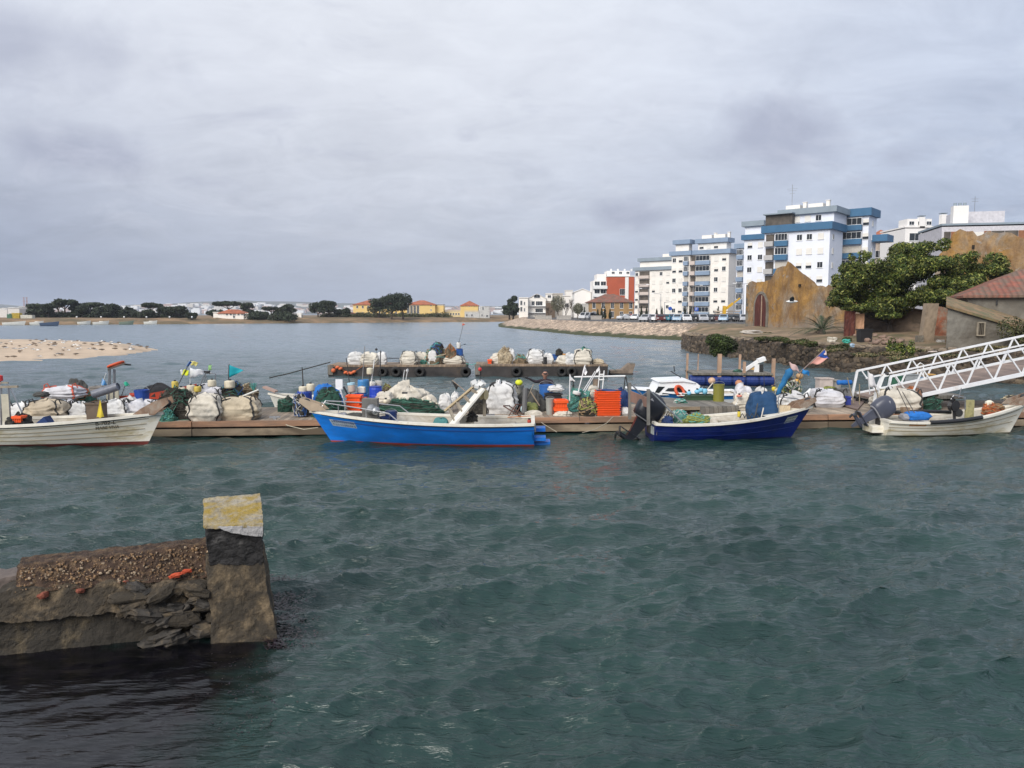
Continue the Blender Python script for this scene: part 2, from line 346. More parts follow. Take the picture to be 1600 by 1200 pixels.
# ================================================================ land
soil = M('brown_grass', (.27, .17, .09), .95, var=.35, scale=.15, dirt=.42, dcol=(.12, .09, .045), dscale=.12, bump=.4, bscale=2)
def ripmat():
    m = M('riprap', (.52, .42, .335), .9, var=.35, scale=1.2, kind='rubble', dirt=.2, dscale=.3, bscale=2.6, bump=.9, dcol=(.16, .12, .09))
    global nt; old = nt; nt = m.node_tree; b = nt.nodes['Principled BSDF']; src = b.inputs['Base Color'].links[0].from_socket
    g = N('ShaderNodeNewGeometry'); s = N('ShaderNodeSeparateXYZ'); L(g.outputs['Position'], s.inputs[0])
    n = N('ShaderNodeTexNoise'); n.inputs['Scale'].default_value = .35; n.inputs['Detail'].default_value = 6; L(g.outputs['Position'], n.inputs[0])
    f = mth('ADD', s.outputs[2], mth('MULTIPLY', mth('SUBTRACT', n.outputs[0], .5), 1.3))
    c = mixc(ramp(f, [(.42, (1, 1, 1)), (.62, (0, 0, 0))]), src, (.05, .055, .018)); L(c, b.inputs['Base Color']); nt = old; return m
riprap = ripmat()
def bank(name, pts, dirs, prof, mat, sub=6, amp=.15, freq=.6):
    P = []; D = []
    for i in range(len(pts)-1):
        for k in range(sub):
            t = k/sub; P.append(Vector(pts[i]).lerp(Vector(pts[i+1]), t)); D.append(Vector(dirs[i]).lerp(Vector(dirs[i+1]), t).normalized())
    P.append(Vector(pts[-1])); D.append(Vector(dirs[-1]).normalized())
    pr = []
    for i in range(len(prof)-1):
        for k in range(4): t = k/4; pr.append((prof[i][0]*(1-t)+prof[i+1][0]*t, prof[i][1]*(1-t)+prof[i+1][1]*t))
    pr.append(prof[-1]); n = len(P)-1; m = len(pr)-1
    def fn(u, v):
        i = round(u*n); j = round(v*m); d, z = pr[j]; p = P[i]+D[i]*d; a = amp if 0 < j < m-3 else amp*.2
        q = Vector((p.x*freq, p.y*freq, 0))
        return (p.x+a*1.5*noise.noise(q+Vector((9, 0, 0))), p.y+a*1.5*noise.noise(q+Vector((0, 9, 0))), z+a*fbm(q, 3))
    o = MB().grid(fn, n, m).build(name, mat); o['kind'] = 'structure'; return o
fs = [(-420, 205), (-157, 236), (-120, 262), (-60, 300), (0, 345), (30, 372), (120, 420), (500, 520)]
bank('far_shore', fs, [(0, 1)]*8, [(0, -.4), (3, .5), (8, .9), (22, 1.9), (45, 2.0), (600, 1.9), (900, 1.2)], soil, 14, .35, .12)
rl = [(14, 390), (-2, 345), (-4.5, 262), (-3.6, 208), (3, 170), (10.9, 131), (17, 114), (23.5, 103), (32, 97), (44, 93)]
rd = [(1, .2), (1, .1), (1, .2), (.9, .45), (.8, .6), (.65, .75), (.5, .87), (.4, .9), (.3, .95), (.2, 1)]
bank('riprap_bank', rl, rd, [(-1.5, -.5), (.6, .25), (7, 2.1), (9, 2.15), (11, 1.7)], riprap, 30, .13, 1.3)
def sheet(name, poly, z, mat):
    o = MB().add([(x, y, z) for x, y in poly], [tuple(range(len(poly)))]).build(name, mat); o['kind'] = 'structure'; return o
inner = [(p[0]+Vector(d).normalized().x*9.2, p[1]+Vector(d).normalized().y*9.2) for p, d in zip(rl, rd)]
asph = M('asphalt', (.075, .072, .07), .9, var=.25, scale=.2, dirt=.2, dcol=(.12, .11, .09), dscale=.2)
sheet('car_park', [(900, 85), (900, 700), (30, 700)]+inner, 2.05, asph)
# low wall / promenade kerb along the bank
# distant hills across the estuary and the hazy town on them
hillm = M('hill_green', (.10, .11, .09), 1, var=.3, scale=.003)
def hills():
    def fn(u, v):
        x = -4200+u*8400; y = 3300+v*900
        z = (28+34*max(0, noise.noise(Vector((x/900, 3.3, 0)))+.45)+7*noise.noise(Vector((x/160, 1, 0))))*math.sin(min(1, v*1.6)*PI/2)
        return (x, y, z*1.12-2)
    o = MB().grid(fn, 160, 8).build('hills', hillm, smooth=True); o['kind'] = 'structure'
    tw = MB(); rg = random.Random(3)
    for i in range(900):
        x = rg.uniform(-2500, 1500); v = rg.random()**1.6; y = 3180+v*500; h = rg.uniform(7, 20)*(1-.4*v)
        b = (28+34*max(0, noise.noise(Vector((x/900, 3.3, 0)))+.45))*math.sin(min(1, v*.9)*PI/2)*.75
        tw.box((x, y, max(1, b)+h/2), (rg.uniform(14, 42), 20, h), mi=rg.choice((0, 0, 1, 2)))
    tag(tw.build('town', [M('far_white', (.75, .74, .72), .9), M('far_cream', (.6, .55, .48), .9), M('far_roof', (.42, .28, .22), .9)]), 'hazy strip of pale town buildings on the distant shore', 'town', kind='stuff')
hills()
for px in (39.0, 43.5):
    p = at(px, 499, 2400); b = MB()
    for s in (-1, 1): b.bar((s*1.6, 0, 0), (s*1.2, 0, 52), 1.1)
    for z in (25, 40, 51): b.box((0, 0, z), (5, 2, 2))
    o = b.build('bridge_tower', M('red_steel', (.3, .12, .1), .7)); o.location = (p.x, p.y, 2)
    tag(o, ('left' if px < 41 else 'right')+' one of two faint red bridge towers on the far horizon', 'bridge tower', 'faint bridge towers on the horizon')
# sand spit
sandm = M('wet_sand', (.52, .40, .285), .95, var=.12, scale=.25, dirt=.22, dcol=(.36, .27, .19), dscale=.2, bump=.3, bscale=3)
SF = [(247, 546.9), (225, 551), (200, 555), (160, 558), (100, 562.5), (50, 565.5), (0, 568), (-120, 573), (-300, 580)]
SB_ = [(247, 546.0), (225, 542.5), (200, 539.5), (160, 536), (100, 532.5), (50, 531), (0, 530), (-120, 528), (-300, 527)]
def _lr(T, x):
    for (a, ya), (c, yc) in zip(T, T[1:]):
        if x <= a and x >= c: return ya+(yc-ya)*(a-x)/(a-c)
    return None
def sandz_px(px_, v): e = min(1, (247-px_)/60); return .55*max(0, math.sin(v*PI))**.7*(.15+.85*e)-.05+.05*fbm(Vector((px_*.04, v*6, 1)), 3)*e
def sand():
    def fn(u, v):
        px_ = 247-547*u; a = onz(px_, _lr(SF, px_), 0); c = onz(px_, _lr(SB_, px_), 0); q = a.lerp(c, v); return (q.x, q.y, sandz_px(px_, v) if 0 < v < 1 else -.3)
    o = MB().grid(fn, 160, 40).build('sand_spit', sandm, smooth=True); o['kind'] = 'structure'
sand()
# resting gulls
def gull(name, white=True):
    b = MB()
    for_ = [(0.001, -.30), (.035, -.26), (.075, -.12), (.09, 0), (.08, .1), (.045, .17), (.04, .2), (.05, .24), (.045, .28), (.018, .31), (.001, .36)]
    b.lathe([(r, z) for r, z in for_], 8, (0, 0, .18), (PI/2, 0, PI), 0, 1, 1)
    w = MB()
    for s in (-1, 1): w.add([(s*.06, -.14, .24), (s*.1, 0, .22), (s*.07, .3, .2), (s*.02, .38, .22), (s*.03, .05, .27)], [(0, 1, 4), (1, 2, 3, 4)])
    l = MB()
    for s in (-1, 1): l.tube((s*.03, 0, -.02), (s*.03, 0, .12), .008, n=4)
    t = thing(name, 'resting gull', 'bird')
    b.build('body', M('gull_white', (.8, .8, .78), .8) if white else M('gull_brown', (.22, .17, .13), .8), t, True)
    w.build('wings', M('gull_grey', (.10, .10, .11), .8) if white else M('gull_dark', (.06, .05, .04), .8), t)
    l.build('legs', M('gull_leg', (.3, .2, .1), .8), t); return t
g1 = gull('gull'); g2 = gull('gull', False)
GL = ['white and grey gull resting on the sand spit among the flock', 'dark brown gull resting on the sand spit among the flock']
used = [False, False]; cnt = 0; rg = random.Random(11)
spots = [(63, 561), (70, 559), (104, 558), (22, 554), (12, 554), (62, 553), (86, 552), (96, 551), (116, 554), (118, 554), (143, 550), (160, 554), (181, 550), (190, 551), (198, 551), (214, 548), (221, 551), (220, 549), (203, 544), (196, 545), (187, 539)]
while cnt < 135:
    px, py = spots.pop() if spots else (rg.uniform(-60, 232), rg.uniform(530, 562) if rg.random() < .4 else rg.gauss(540, 5))
    k = rg.random() < .42; p = onz(px, py, .4); ya, yb = onz(px, _lr(SF, px), 0).y, onz(px, _lr(SB_, px), 0).y; v = (p.y-ya)/(yb-ya)
    if not .06 < v < .94: continue
    z = sandz_px(px, v)-.01
    cnt += 1; s = rg.uniform(.6, .82); src = (g2, g1)[k]
    if not used[k]: src.location = (p.x, p.y, z); src.scale = (s,)*3; used[k] = True; src['label'] = GL[not k]; src['group'] = 'gulls resting on the sand spit'; src.rotation_euler.z = 1.2
    else: dup(src, (p.x, p.y, z), rg.choice((1.2, 1.6, -1.5, 2., 1.4))+rg.uniform(-.4, .4), GL[not k], s)
# flying gull before the yellow ruin
def flying():
    p = at(1237, 471, 42); t = thing('flying_gull', 'white gull with dark wing tips in flight before the yellow ruin', 'bird', p, R(70))
    MB().lathe([(.001, -.3), (.03, -.24), (.07, -.1), (.085, .02), (.06, .14), (.045, .2), (.045, .24), (.001, .34)], 8, (0, 0, 0), (PI/2, 0, 0)).build('body', M('gull_white'), t, True)
    for s in (-1, 1):
        b = MB(); sec = [(0.05, 0, .11, .02), (.25, .09*s+.06, .12, .015), (.42, .05, .09, .012), (.6, -.03, .02, .006)]
        def fn(u, v):
            i = min(2, int(u*3)); f = u*3-i; a, c = sec[i], sec[i+1]; x = a[0]+(c[0]-a[0])*f; z = [0, .16, .2, .25][i]*(1-f)+[0, .16, .2, .25][i+1]*f
            ch = a[2]+(c[2]-a[2])*f; t_ = 2*PI*v; return (s*x, ch*math.cos(t_)-.05*u, z+.012*math.sin(t_))
        b.grid(fn, 6, 6, wrap=False).build('wing', M('gull_grey'), t)
flying()
# ================================================================ vegetation
def leafmat(name, col, var=.5): return M(name, col, .6, var=var, scale=1.2, spec=.3)
def crown_mesh(blobs, nleaf, ls, seed, aspect=1.6):
    """leaf-sized faces filling a set of lumps: (centre, radii)"""
    rs = np.random.RandomState(seed); vol = np.array([b[1][0]*b[1][1]*b[1][2] for b in blobs])**.75; pr = vol/vol.sum()
    k = rs.choice(len(blobs), nleaf, p=pr); c = np.array([b[0] for b in blobs])[k]; r = np.array([b[1] for b in blobs])[k]
    d = rs.normal(size=(nleaf, 3)); d /= np.linalg.norm(d, axis=1)[:, None]; rad = rs.uniform(.35, 1.08, nleaf)**.55
    # clumping: drop leaves where a low-frequency field is weak
    p = c+d*r*rad[:, None]
    fld = np.sin(p[:, 0]*2.6/ls**.33+seed)*np.sin(p[:, 1]*2.3/ls**.33+1)*np.sin(p[:, 2]*2.9/ls**.33+2)
    keep = fld > rs.uniform(-1.0, .3, nleaf)-.25; p = p[keep]; d = d[keep]; n = len(p)
    nrm = d*.6+rs.normal(size=(n, 3))*.7+np.array([0, 0, .35]); nrm /= np.linalg.norm(nrm, axis=1)[:, None]
    a = np.cross(nrm, rs.normal(size=(n, 3))); a /= np.linalg.norm(a, axis=1)[:, None]; b = np.cross(nrm, a)
    s = (ls*rs.uniform(.6, 1.35, n))[:, None]
    q = np.stack([p-a*s*.5*aspect, p+b*s*.32, p+a*s*.5*aspect-nrm*s*.15, p-b*s*.32], 1).reshape(-1, 3)
    f = np.arange(n*4).reshape(-1, 4); return q, f, n
def crown(name, blobs, nleaf, ls, seed, mats, parent):
    q, f, n = crown_mesh(blobs, nleaf, ls, seed); me = bpy.data.meshes.new(name)
    me.vertices.add(len(q)); me.vertices.foreach_set('co', q.astype(np.float32).ravel()); me.loops.add(f.size); me.loops.foreach_set('vertex_index', f.astype(np.int32).ravel())
    me.polygons.add(n); me.polygons.foreach_set('loop_start', np.arange(0, n*4, 4, dtype=np.int32))
    for m in mats: me.materials.append(m)
    me.polygons.foreach_set('material_index', np.random.RandomState(seed+1).choice(len(mats), n).astype(np.int32)); me.update(calc_edges=True)
    o = bpy.data.objects.new(name, me); COL.objects.link(o); o.parent = parent; return o
pineg = [leafmat('pine_dark', (.022, .034, .017)), leafmat('pine_mid', (.035, .05, .022)), leafmat('pine_pale', (.05, .062, .035))]
figg = [leafmat('fig_dark', (.055, .085, .015)), leafmat('fig_mid', (.12, .155, .03)), leafmat('fig_light', (.24, .25, .06)), leafmat('fig_deep', (.03, .052, .012))]
bark = M('bark', (.09, .07, .055), .95, var=.3, scale=4, bump=.5, bscale=12)
def tree(name, label, cat, loc, h, blobs, nleaf, ls, seed, mats, tr=.25, limbs=5, group=None, lean=0):
    t = thing(name, label, cat, loc, 0, group); b = MB(); rg = random.Random(seed)
    top = max(blobs, key=lambda q: q[0][2])[0]; z0 = min(q[0][2]-q[1][2] for q in blobs)
    fork = Vector((lean*.4, 0, max(z0*.75, h*.16))); b.path([(0, 0, -.6), (lean*.2, 0, fork.z*.5), fork], [tr*1.35, tr, tr*.85], 8)
    for q in sorted(blobs, key=lambda q: -q[1][0])[:limbs]:
        e = Vector(q[0])+Vector((0, 0, q[1][2]*.2)); m = fork.lerp(e, .5)+Vector((rg.uniform(-.1, .1)*h, rg.uniform(-.1, .1)*h, -h*.03))
        b.path([fork-Vector((0, 0, .2)), m, e], [tr*.6, tr*.4, tr*.12], 6)
        for _ in range(3):
            s = m.lerp(e, rg.random()); b.path([s, s+Vector((rg.uniform(-1, 1)*q[1][0]*.7, rg.uniform(-1, 1)*q[1][1]*.7, rg.uniform(.1, .8)*q[1][2]))], [tr*.2, tr*.05], 5)
    b.build('trunk', bark, t, True); crown('crown', blobs, nleaf, ls, seed, mats, t); return t
def blobset(shape, w, h, rg):
    if shape == 'umbrella': return [((rg.uniform(-.36, .36)*w, rg.uniform(-.36, .36)*w, h*rg.uniform(.78, .86)), (w*rg.uniform(.16, .26), w*.22, h*rg.uniform(.09, .14))) for _ in range(9)]
    if shape == 'round': return [((rg.uniform(-.3, .3)*w, rg.uniform(-.3, .3)*w, h*rg.uniform(.36, .82)), (w*rg.uniform(.16, .3), w*.25, h*rg.uniform(.12, .2))) for _ in range(14)]
    if shape == 'low': return [((rg.uniform(-.42, .42)*w, rg.uniform(-.3, .3)*w, h*rg.uniform(.25, .7)), (w*rg.uniform(.14, .24), w*.22, h*rg.uniform(.2, .3))) for _ in range(12)]
    if shape == 'tall': return [((rg.uniform(-.22, .22)*w, rg.uniform(-.22, .22)*w, h*rg.uniform(.2, .9)), (w*rg.uniform(.14, .26), w*.24, h*rg.uniform(.08, .14))) for _ in range(16)]
# (px centre, py top, px width, shape, Y, words)
far_trees = [
 (60, 474, 24, 'round', 290, 'leftmost dark broad-crowned tree beyond the far bank, beside the white sheds'),
 (76, 473, 20, 'round', 285, 'dark rounded pine second from the left on the far bank'),
 (92, 472, 14, 'umbrella', 300, 'slim dark pine between two broader crowns on the far bank'),
 (102, 468, 22, 'umbrella', 290, 'tallest umbrella pine of the left clump beyond the sand spit'),
 (117, 474, 12, 'tall', 292, 'narrow dark tree just right of the tallest umbrella pine'),
 (129, 477, 14, 'round', 288, 'small dark round tree in the middle of the left clump'),
 (143, 473, 26, 'umbrella', 290, 'wide flat-topped umbrella pine in the middle of the left clump'),
 (158, 479, 20, 'low', 286, 'low dark bushy tree under the flat-topped pine'),
 (177, 475, 24, 'round', 290, 'dense dark rounded tree at the right of the left clump'),
 (194, 485, 9, 'round', 285, 'small low dark tree beside a gap showing the hazy town'),
 (205, 480, 12, 'round', 290, 'small rounded tree standing alone between two gaps on the far bank'),
 (224, 484, 22, 'low', 285, 'low spreading dark tree under the wind-bent pine'),
 (237, 474, 22, 'umbrella', 295, 'wind-bent pine with a ragged flat top on the far bank'),
 (260, 479, 18, 'round', 290, 'rounded dark tree left of a pair on the far bank'),
 (276, 479, 22, 'round', 288, 'broad dark tree sloping down to the right on the far bank'),
 (300, 489, 9, 'low', 280, 'tiny dark round bush-like tree left of the white house'),
 (340, 484, 18, 'low', 300, 'low dark tree just left of the white house with orange roof'),
 (358, 471, 27, 'umbrella', 345, 'umbrella pine rising behind the orange roof'),
 (386, 474, 19, 'tall', 340, 'dark tree rising at the right end of the orange roof'),
 (404, 487, 20, 'low', 335, 'low dark hedge-like tree right of the white house'),
 (424, 480, 15, 'umbrella', 330, 'small umbrella pine left of a taller dark tree'),
 (436, 482, 16, 'low', 330, 'low dark tree between two crowns on the middle bank'),
 (450, 475, 18, 'round', 330, 'upright dark tree right of the small umbrella pine'),
 (497, 472, 22, 'round', 325, 'dark round tree left half of a close pair on the bank'),
 (514, 469, 22, 'round', 328, 'taller dark round tree right half of a close pair on the bank'),
 (531, 482, 12, 'round', 330, 'small tree between the round pair and the yellow building'),
 (542, 481, 11, 'tall', 325, 'small dark tree beside the left corner of the yellow building'),
 (592, 464, 26, 'round', 325, 'grey-green tree at the left of the big clump before the yellow building'),
 (612, 459, 28, 'round', 318, 'large dark tree in the middle of the clump before the yellow building'),
 (630, 458, 24, 'round', 322, 'tallest tree at the right of the clump before the yellow building'),
 (802, 463, 15, 'tall', 300, 'tall ragged dark tree left of the white gabled houses'),
 (796, 477, 14, 'round', 298, 'lower ragged tree at the foot of the tall one by the white gabled houses'),
]
for i, (px, py, pw, shp, Y, lab) in enumerate(far_trees):
    rg = random.Random(i*7+1); z0 = 1.9; p = at(px, 500, Y); wd = pw*Y/1200*1.5; h = at(px, py, Y).z-z0+.3
    tree('pine_tree' if shp == 'umbrella' else 'dense_tree', lab, 'tree', (p.x, Y, z0), h, blobset(shp, wd, h, rg), 3400, .6, i+3, pineg, .3, 5, 'trees along the far bank')
und = [((at(x_, 498, 288+(x_*7) % 9).x, 288+(x_*7) % 9, 2.1+(x_*13 % 10)*.1), (3.2, 2.5, 1.6)) for x_ in list(range(48, 190, 4))+list(range(210, 292, 5))+list(range(395, 412, 4))+list(range(430, 456, 4))]
tag(crown('undergrowth', und, 16000, .6, 9, pineg, None), 'dark undergrowth between the trunks of the far bank trees', 'undergrowth', kind='stuff')
def bush(name, label, loc, w, h, n, ls, seed, mats, cat='bush', group=None):
    rg = random.Random(seed); bl = [((rg.uniform(-.36, .36)*w, rg.uniform(-.25, .25)*w, h*rg.uniform(.2, .62)), (w*rg.uniform(.14, .24), w*.2, h*rg.uniform(.2, .36))) for _ in range(12)]
    t = thing(name, label, cat, loc, 0, group); b = MB()
    for q in bl[:8]: b.path([(0, 0, -.1), Vector(q[0])*.5, q[0]], [.04*h, .03*h, .01*h], 5)
    b.build('stem', bark, t); crown('foliage', bl, n, ls, seed, mats, t); return t
olive = [leafmat('scrub_olive', (.09, .095, .035)), leafmat('scrub_brown', (.11, .09, .045)), leafmat('scrub_green', (.05, .065, .02))]
bl = []; rg = random.Random(2)
for i in range(150):
    px = rg.uniform(505, 640) if i < 110 else rg.uniform(640, 700); Y = rg.uniform(332, 345) if px < 600 else rg.uniform(345, 352); p = at(px, 498, Y); bl.append(((p.x, Y, 1.6+rg.random()*1.), (2.5, 2, 1.0+rg.random()*.8)))
o = crown('scrub', bl, 26000, .5, 5, olive, None); tag(o, 'olive green scrub covering the bank before the yellow building', 'scrub', kind='stuff')
# ================================================================ houses
_win = {}
def winmesh(w, h, style):
    k = (round(w, 2), round(h, 2), style)
    if k in _win: return _win[k]
    b = MB()
    if style == 'shutter': b.box((0, .0, h/2), (w, .1, h), mi=2)
    elif style == 'half': b.box((0, -.01, h*.72), (w, .12, h*.56), mi=2); b.box((0, .0, h*.22), (w, .06, h*.44), mi=1)
    else:
        b.box((0, .0, h/2), (w-.1, .05, h-.1), mi=1)
        for s in (-1, 1): b.box((s*(w/2-.03), 0, h/2), (.07, .1, h), mi=0)
        b.box((0, 0, .03), (w-.14, .1, .07), mi=0); b.box((0, 0, h-.03), (w-.14, .1, .07), mi=0); b.box((0, -.02, h/2), (.05, .05, h-.14), mi=0)
        if style == 'wide':
            for s in (-.25, .25): b.box((s*w, -.02, h/2), (.05, .05, h-.14), mi=0)
    b.box((0, -.03, -.04), (w+.12, .16, .07), mi=0)
    me = bpy.data.meshes.new('window'); me.from_pydata(b.v, [], b.f)
    for m in (frameW, glass, shut): me.materials.append(m)
    me.polygons.foreach_set('material_index', b.m); _win[k] = me; return me
def window(parent, x, y, z, w, h, style='glass', rz=0, name='window'):
    o = bpy.data.objects.new(name, winmesh(w, h, style)); COL.objects.link(o); o.parent = parent; o.location = (x, y, z); o.rotation_euler = (0, 0, rz); return o
def hiproof(w, d, h, ov=.4, ridge=.5, z=0):
    W, D = w/2+ov, d/2+ov; rr = max(0, w/2-d/2*(.95)) if ridge else 0
    vs = [(-W, -D, z), (W, -D, z), (W, D, z), (-W, D, z), (-rr, 0, z+h), (rr, 0, z+h), (-W, -D, z-.15), (W, -D, z-.15), (W, D, z-.15), (-W, D, z-.15)]
    fs = [(0, 1, 5, 4), (1, 2, 5), (2, 3, 4, 5), (3, 0, 4), (6, 7, 1, 0), (7, 8, 2, 1), (8, 9, 3, 2), (9, 6, 0, 3), (9, 8, 7, 6)]; return MB().add(vs, fs)
def house(name, label, cat, px0, px1, Y, z0, eave_py, ridge_py, d, wall, roof, wins=(), rz=0, rtype='hip', group=None):
    a, b_ = at(px0, 500, Y), at(px1, 500, Y); w = b_.x-a.x; cx = (a.x+b_.x)/2; h = at(px0, eave_py, Y).z-z0
    t = thing(name, label, cat, (cx, Y+d/2, z0), rz, group)
    MB().box((0, 0, h/2-.2), (w, d, h+.4)).build('wall', wall, t)
    if rtype == 'hip': hiproof(w, d, at(px0, ridge_py, Y+d/2).z-z0-h, z=h+.01).build('roof', roof, t)
    elif rtype == 'gable':
        rh = at(px0, ridge_py, Y).z-z0-h
        MB().prism([(-w/2, h), (w/2, h), (0, h+rh)], -d/2+.01, d/2-.01).build('gable', wall, t)
        for s in (-1, 1): MB().add([(0, -d/2-.3, h+rh+.25), (s*(w/2+.4), -d/2-.3, h-.1), (s*(w/2+.4), d/2+.3, h-.1), (0, d/2+.3, h+rh+.25), (0, -d/2-.3, h+rh+.03), (s*(w/2+.4), -d/2-.3, h-.32), (s*(w/2+.4), d/2+.3, h-.32), (0, d/2+.3, h+rh+.03)], [(0, 1, 2, 3), (7, 6, 5, 4), (0, 4, 5, 1), (1, 5, 6, 2), (2, 6, 7, 3)]).build('roof', roof, t)
    else:
        MB().box((0, 0, h+.36), (w+.2, d+.2, .3)).build('parapet', wall if roof is None else roof, t)
    for q in wins:
        u, z, ww, wh = q[:4]; window(t, -w/2+u*w, -d/2-.03, z, ww, wh, q[4] if len(q) > 4 else 'glass')
    return t, w, h, d
def row(n, z, w, h, u0=.08, u1=.92, style='glass'): return [(u0+(u1-u0)*i/max(1, n-1), z, w, h, style) for i in range(n)]
house('waterside_house', 'long low white house with an orange hipped roof on the far bank', 'house', 341, 381, 290, 1.9, 489.5, 483.5, 6, whitew, tile, row(5, 1, .8, .9, .35, .95)+[(.62, 0, .8, 1.7)])
house('house_annex', 'small white flat lean-to at the left end of the orange roofed house', 'annex', 333.5, 341, 291.5, 1.9, 489.5, 489, 4, whitew, None, (), rtype='flat')
house('house_annex', 'small white flat lean-to at the right end of the orange roofed house', 'annex', 381.2, 388, 290.5, 1.9, 491.5, 491, 4, whitew, None, (), rtype='flat')
house('white_shed', 'small white box hut on the bare bank right of the dark pines', 'shed', 464.5, 471, 325, 1.9, 491, 490, 3, whitew, None, (), rtype='flat')
house('low_shed', 'long low shed with a reddish brown roof left of the yellow building', 'shed', 525, 556, 352, 1.9, 490.5, 487.5, 6, M('dull_white', (.6, .58, .55), .8), M('rust_roof', (.28, .08, .06), .9, var=.3), row(3, .8, .7, .7))
house('low_shed', 'low grey roofed shed among the trees left of the small white hut', 'shed', 444, 462, 345, 1.9, 491.5, 489, 5, M('dull_white'), M('grey_roof', (.3, .27, .25), .9), row(2, .8, .7, .7))
house('long_building', 'left wing of the yellow building, mostly behind the tall trees', 'building', 552, 634, 365, 1.9, 476, 469.3, 12, yellow, tile, row(9, 4.2, .9, 1.2)+row(9, 1.2, .9, 1.2))
t, w_, h_, d_ = house('long_building', 'right wing of the yellow building with tall white windows and orange roof', 'building', 634.5, 680, 362, 1.9, 476, 469.3, 12, yellow, tile, [(u, 1.6, 1.25, 3.9, 'wide') for u in (.08, .19, .30, .41)]+row(3, .2, .7, .9, .5, .72)+[(.86, 3, .6, .8), (.86, 5.2, .6, .7)])
house('yellow_annex', 'square flat roofed yellow annex beside the orange roofed wing', 'building', 680.2, 693, 364, 1.9, 477.2, 476, 8, yellow, M('grey_roof'), [(.5, .3, 2.2, 1.6)], rtype='flat')
house('yellow_annex', 'low pale yellow link building between the two orange roofed blocks', 'building', 693.5, 719.5, 368, 1.9, 486.5, 485, 5, M('pale_yellow', (.68, .56, .3), .8, dirt=.2, dcol=(.5, .42, .28)), None, row(6, 1, .8, 1, .1, .9), rtype='flat')
house('yellow_house', 'tall square yellow house with a pyramid roof right of the long yellow building', 'house', 719.5, 747, 360, 1.9, 477.5, 470, 8.6, yellow, tile, [(.5, 5, .7, .5)])
house('pale_block', 'pale grey flat block in front of the pyramid roofed yellow house', 'building', 726, 749, 352, 1.9, 487.3, 486, 5, M('pale_grey', (.52, .52, .5), .85, dirt=.3, dcol=(.35, .34, .33)), None, row(2, .3, .8, 1.2, .15, .5), rtype='flat')
house('pale_block', 'higher pale grey block with three dark openings at the water edge', 'building', 749.3, 765, 352, 1.9, 480.5, 480, 7, M('pale_grey'), None, [(.35, 3.2, .7, 1.5), (.25, .3, .7, 1.2), (.75, .1, 1, 1)], rtype='flat')
for i, (x0, x1, y0, Y, m, lab) in enumerate([(-40, 12, 483.5, 330, 'dull_white', 'white flat warehouse at the far left edge beyond the pine clump'), (13, 31, 482.5, 325, 'dull_white', 'white shed with an open dark front left of the pine clump'), (31, 45, 480.5, 335, 'pale_grey', 'small white industrial block beside the first pine')]):
    house('warehouse', lab, 'warehouse', x0, x1, Y, 1.9, y0, y0-1, 8, M(m), None, [(.4, .2, 3, 1.6)], rtype='flat')
for px, w_, h_, c, lab in [(21, 2.6, 1.9, (.5, .36, .04), 'yellow shipping container on the far left bank'), (38, 4, 1.2, (.6, .58, .5), 'long pale container on the far left bank'), (12, 2.0, 1.5, (.1, .22, .14), 'green container beside the yellow one on the far bank')]:
    p = at(px, 500, 262); b = MB().box((0, 0, h_/2), (w_, 1.6, h_))
    for i in range(12): b.box((-w_/2+w_*(i+.5)/12, -.83, h_/2), (w_/26, .05, h_*.86))
    tag(b.build('container', M('paint'+lab[:6], c, .6, var=.2), loc=(p.x, 264, 1.9)), lab, 'container')
# quay wall and boats moored along the far bank
def plain_boat(b, L_, B_, h_, mi=0, mi2=1):
    def fn(u, v):
        x = (u-.5)*L_; k = (1-max(0, (u-.55)/.45)**2.2)*(.8+.2*min(1, u*4)); a = (v-.5)*2
        s = abs(a); zz = -.12+(h_*(1+.5*u*u)+.12)*s**2.2; return (x+.12*L_*s*u**3, B_/2*k*math.copysign(s**.5, a), zz)
    b.grid(fn, 12, 10, mi)
    b.grid(lambda u, v: ((u-.5)*L_*.96, (v-.5)*B_*.86*(1-max(0, (u-.55)/.45)**2.2)*(.8+.2*min(1, u*4)), h_*.55*(1+.5*u*u)), 12, 2, mi2)
ivory = M('ivory_paint', (.68, .66, .6), .5, var=.08, dirt=.12, dcol=(.4, .34, .22))
for px, Y, Lm, c, cab, lab in [(21, 236, 6, 'w', 0, 'long white open boat moored at the far left bank'), (57, 238, 3.6, 'w', 1, 'small white boat with a low cabin at the far left bank'), (77, 224, 5.2, 'b', 0, 'dark blue low boat lying off the far left bank'), (131, 250, 3.5, 'w', 0, 'small pale boat drawn up below the pine clump'), (157, 245, 4.2, 'w', 1, 'white cabin boat below the flat-topped pine'), (197, 252, 4, 'g', 0, 'grey green boat drawn up on the far bank'), (235, 255, 3.8, 'w', 1, 'small white boat with windscreen at the far bank, rightmost of the row')]:
    p = at(px, 508, Y); t = thing('moored_boat', lab, 'boat', (p.x, Y, .02), rg.uniform(-.2, .2), 'small boats along the far left bank'); b = MB(); plain_boat(b, Lm, 1.7, .9)
    mm = {'w': ivory, 'b': M('slate_blue', (.05, .08, .14), .5), 'g': M('grey_green', (.2, .24, .18), .6)}[c]
    b.build('hull', [mm, M('boat_floor', (.3, .28, .24), .8)], t, True)
    if cab: MB().box((.3, 0, .85), (1.3, 1, .7), tap=.8).build('cabin', ivory, t)
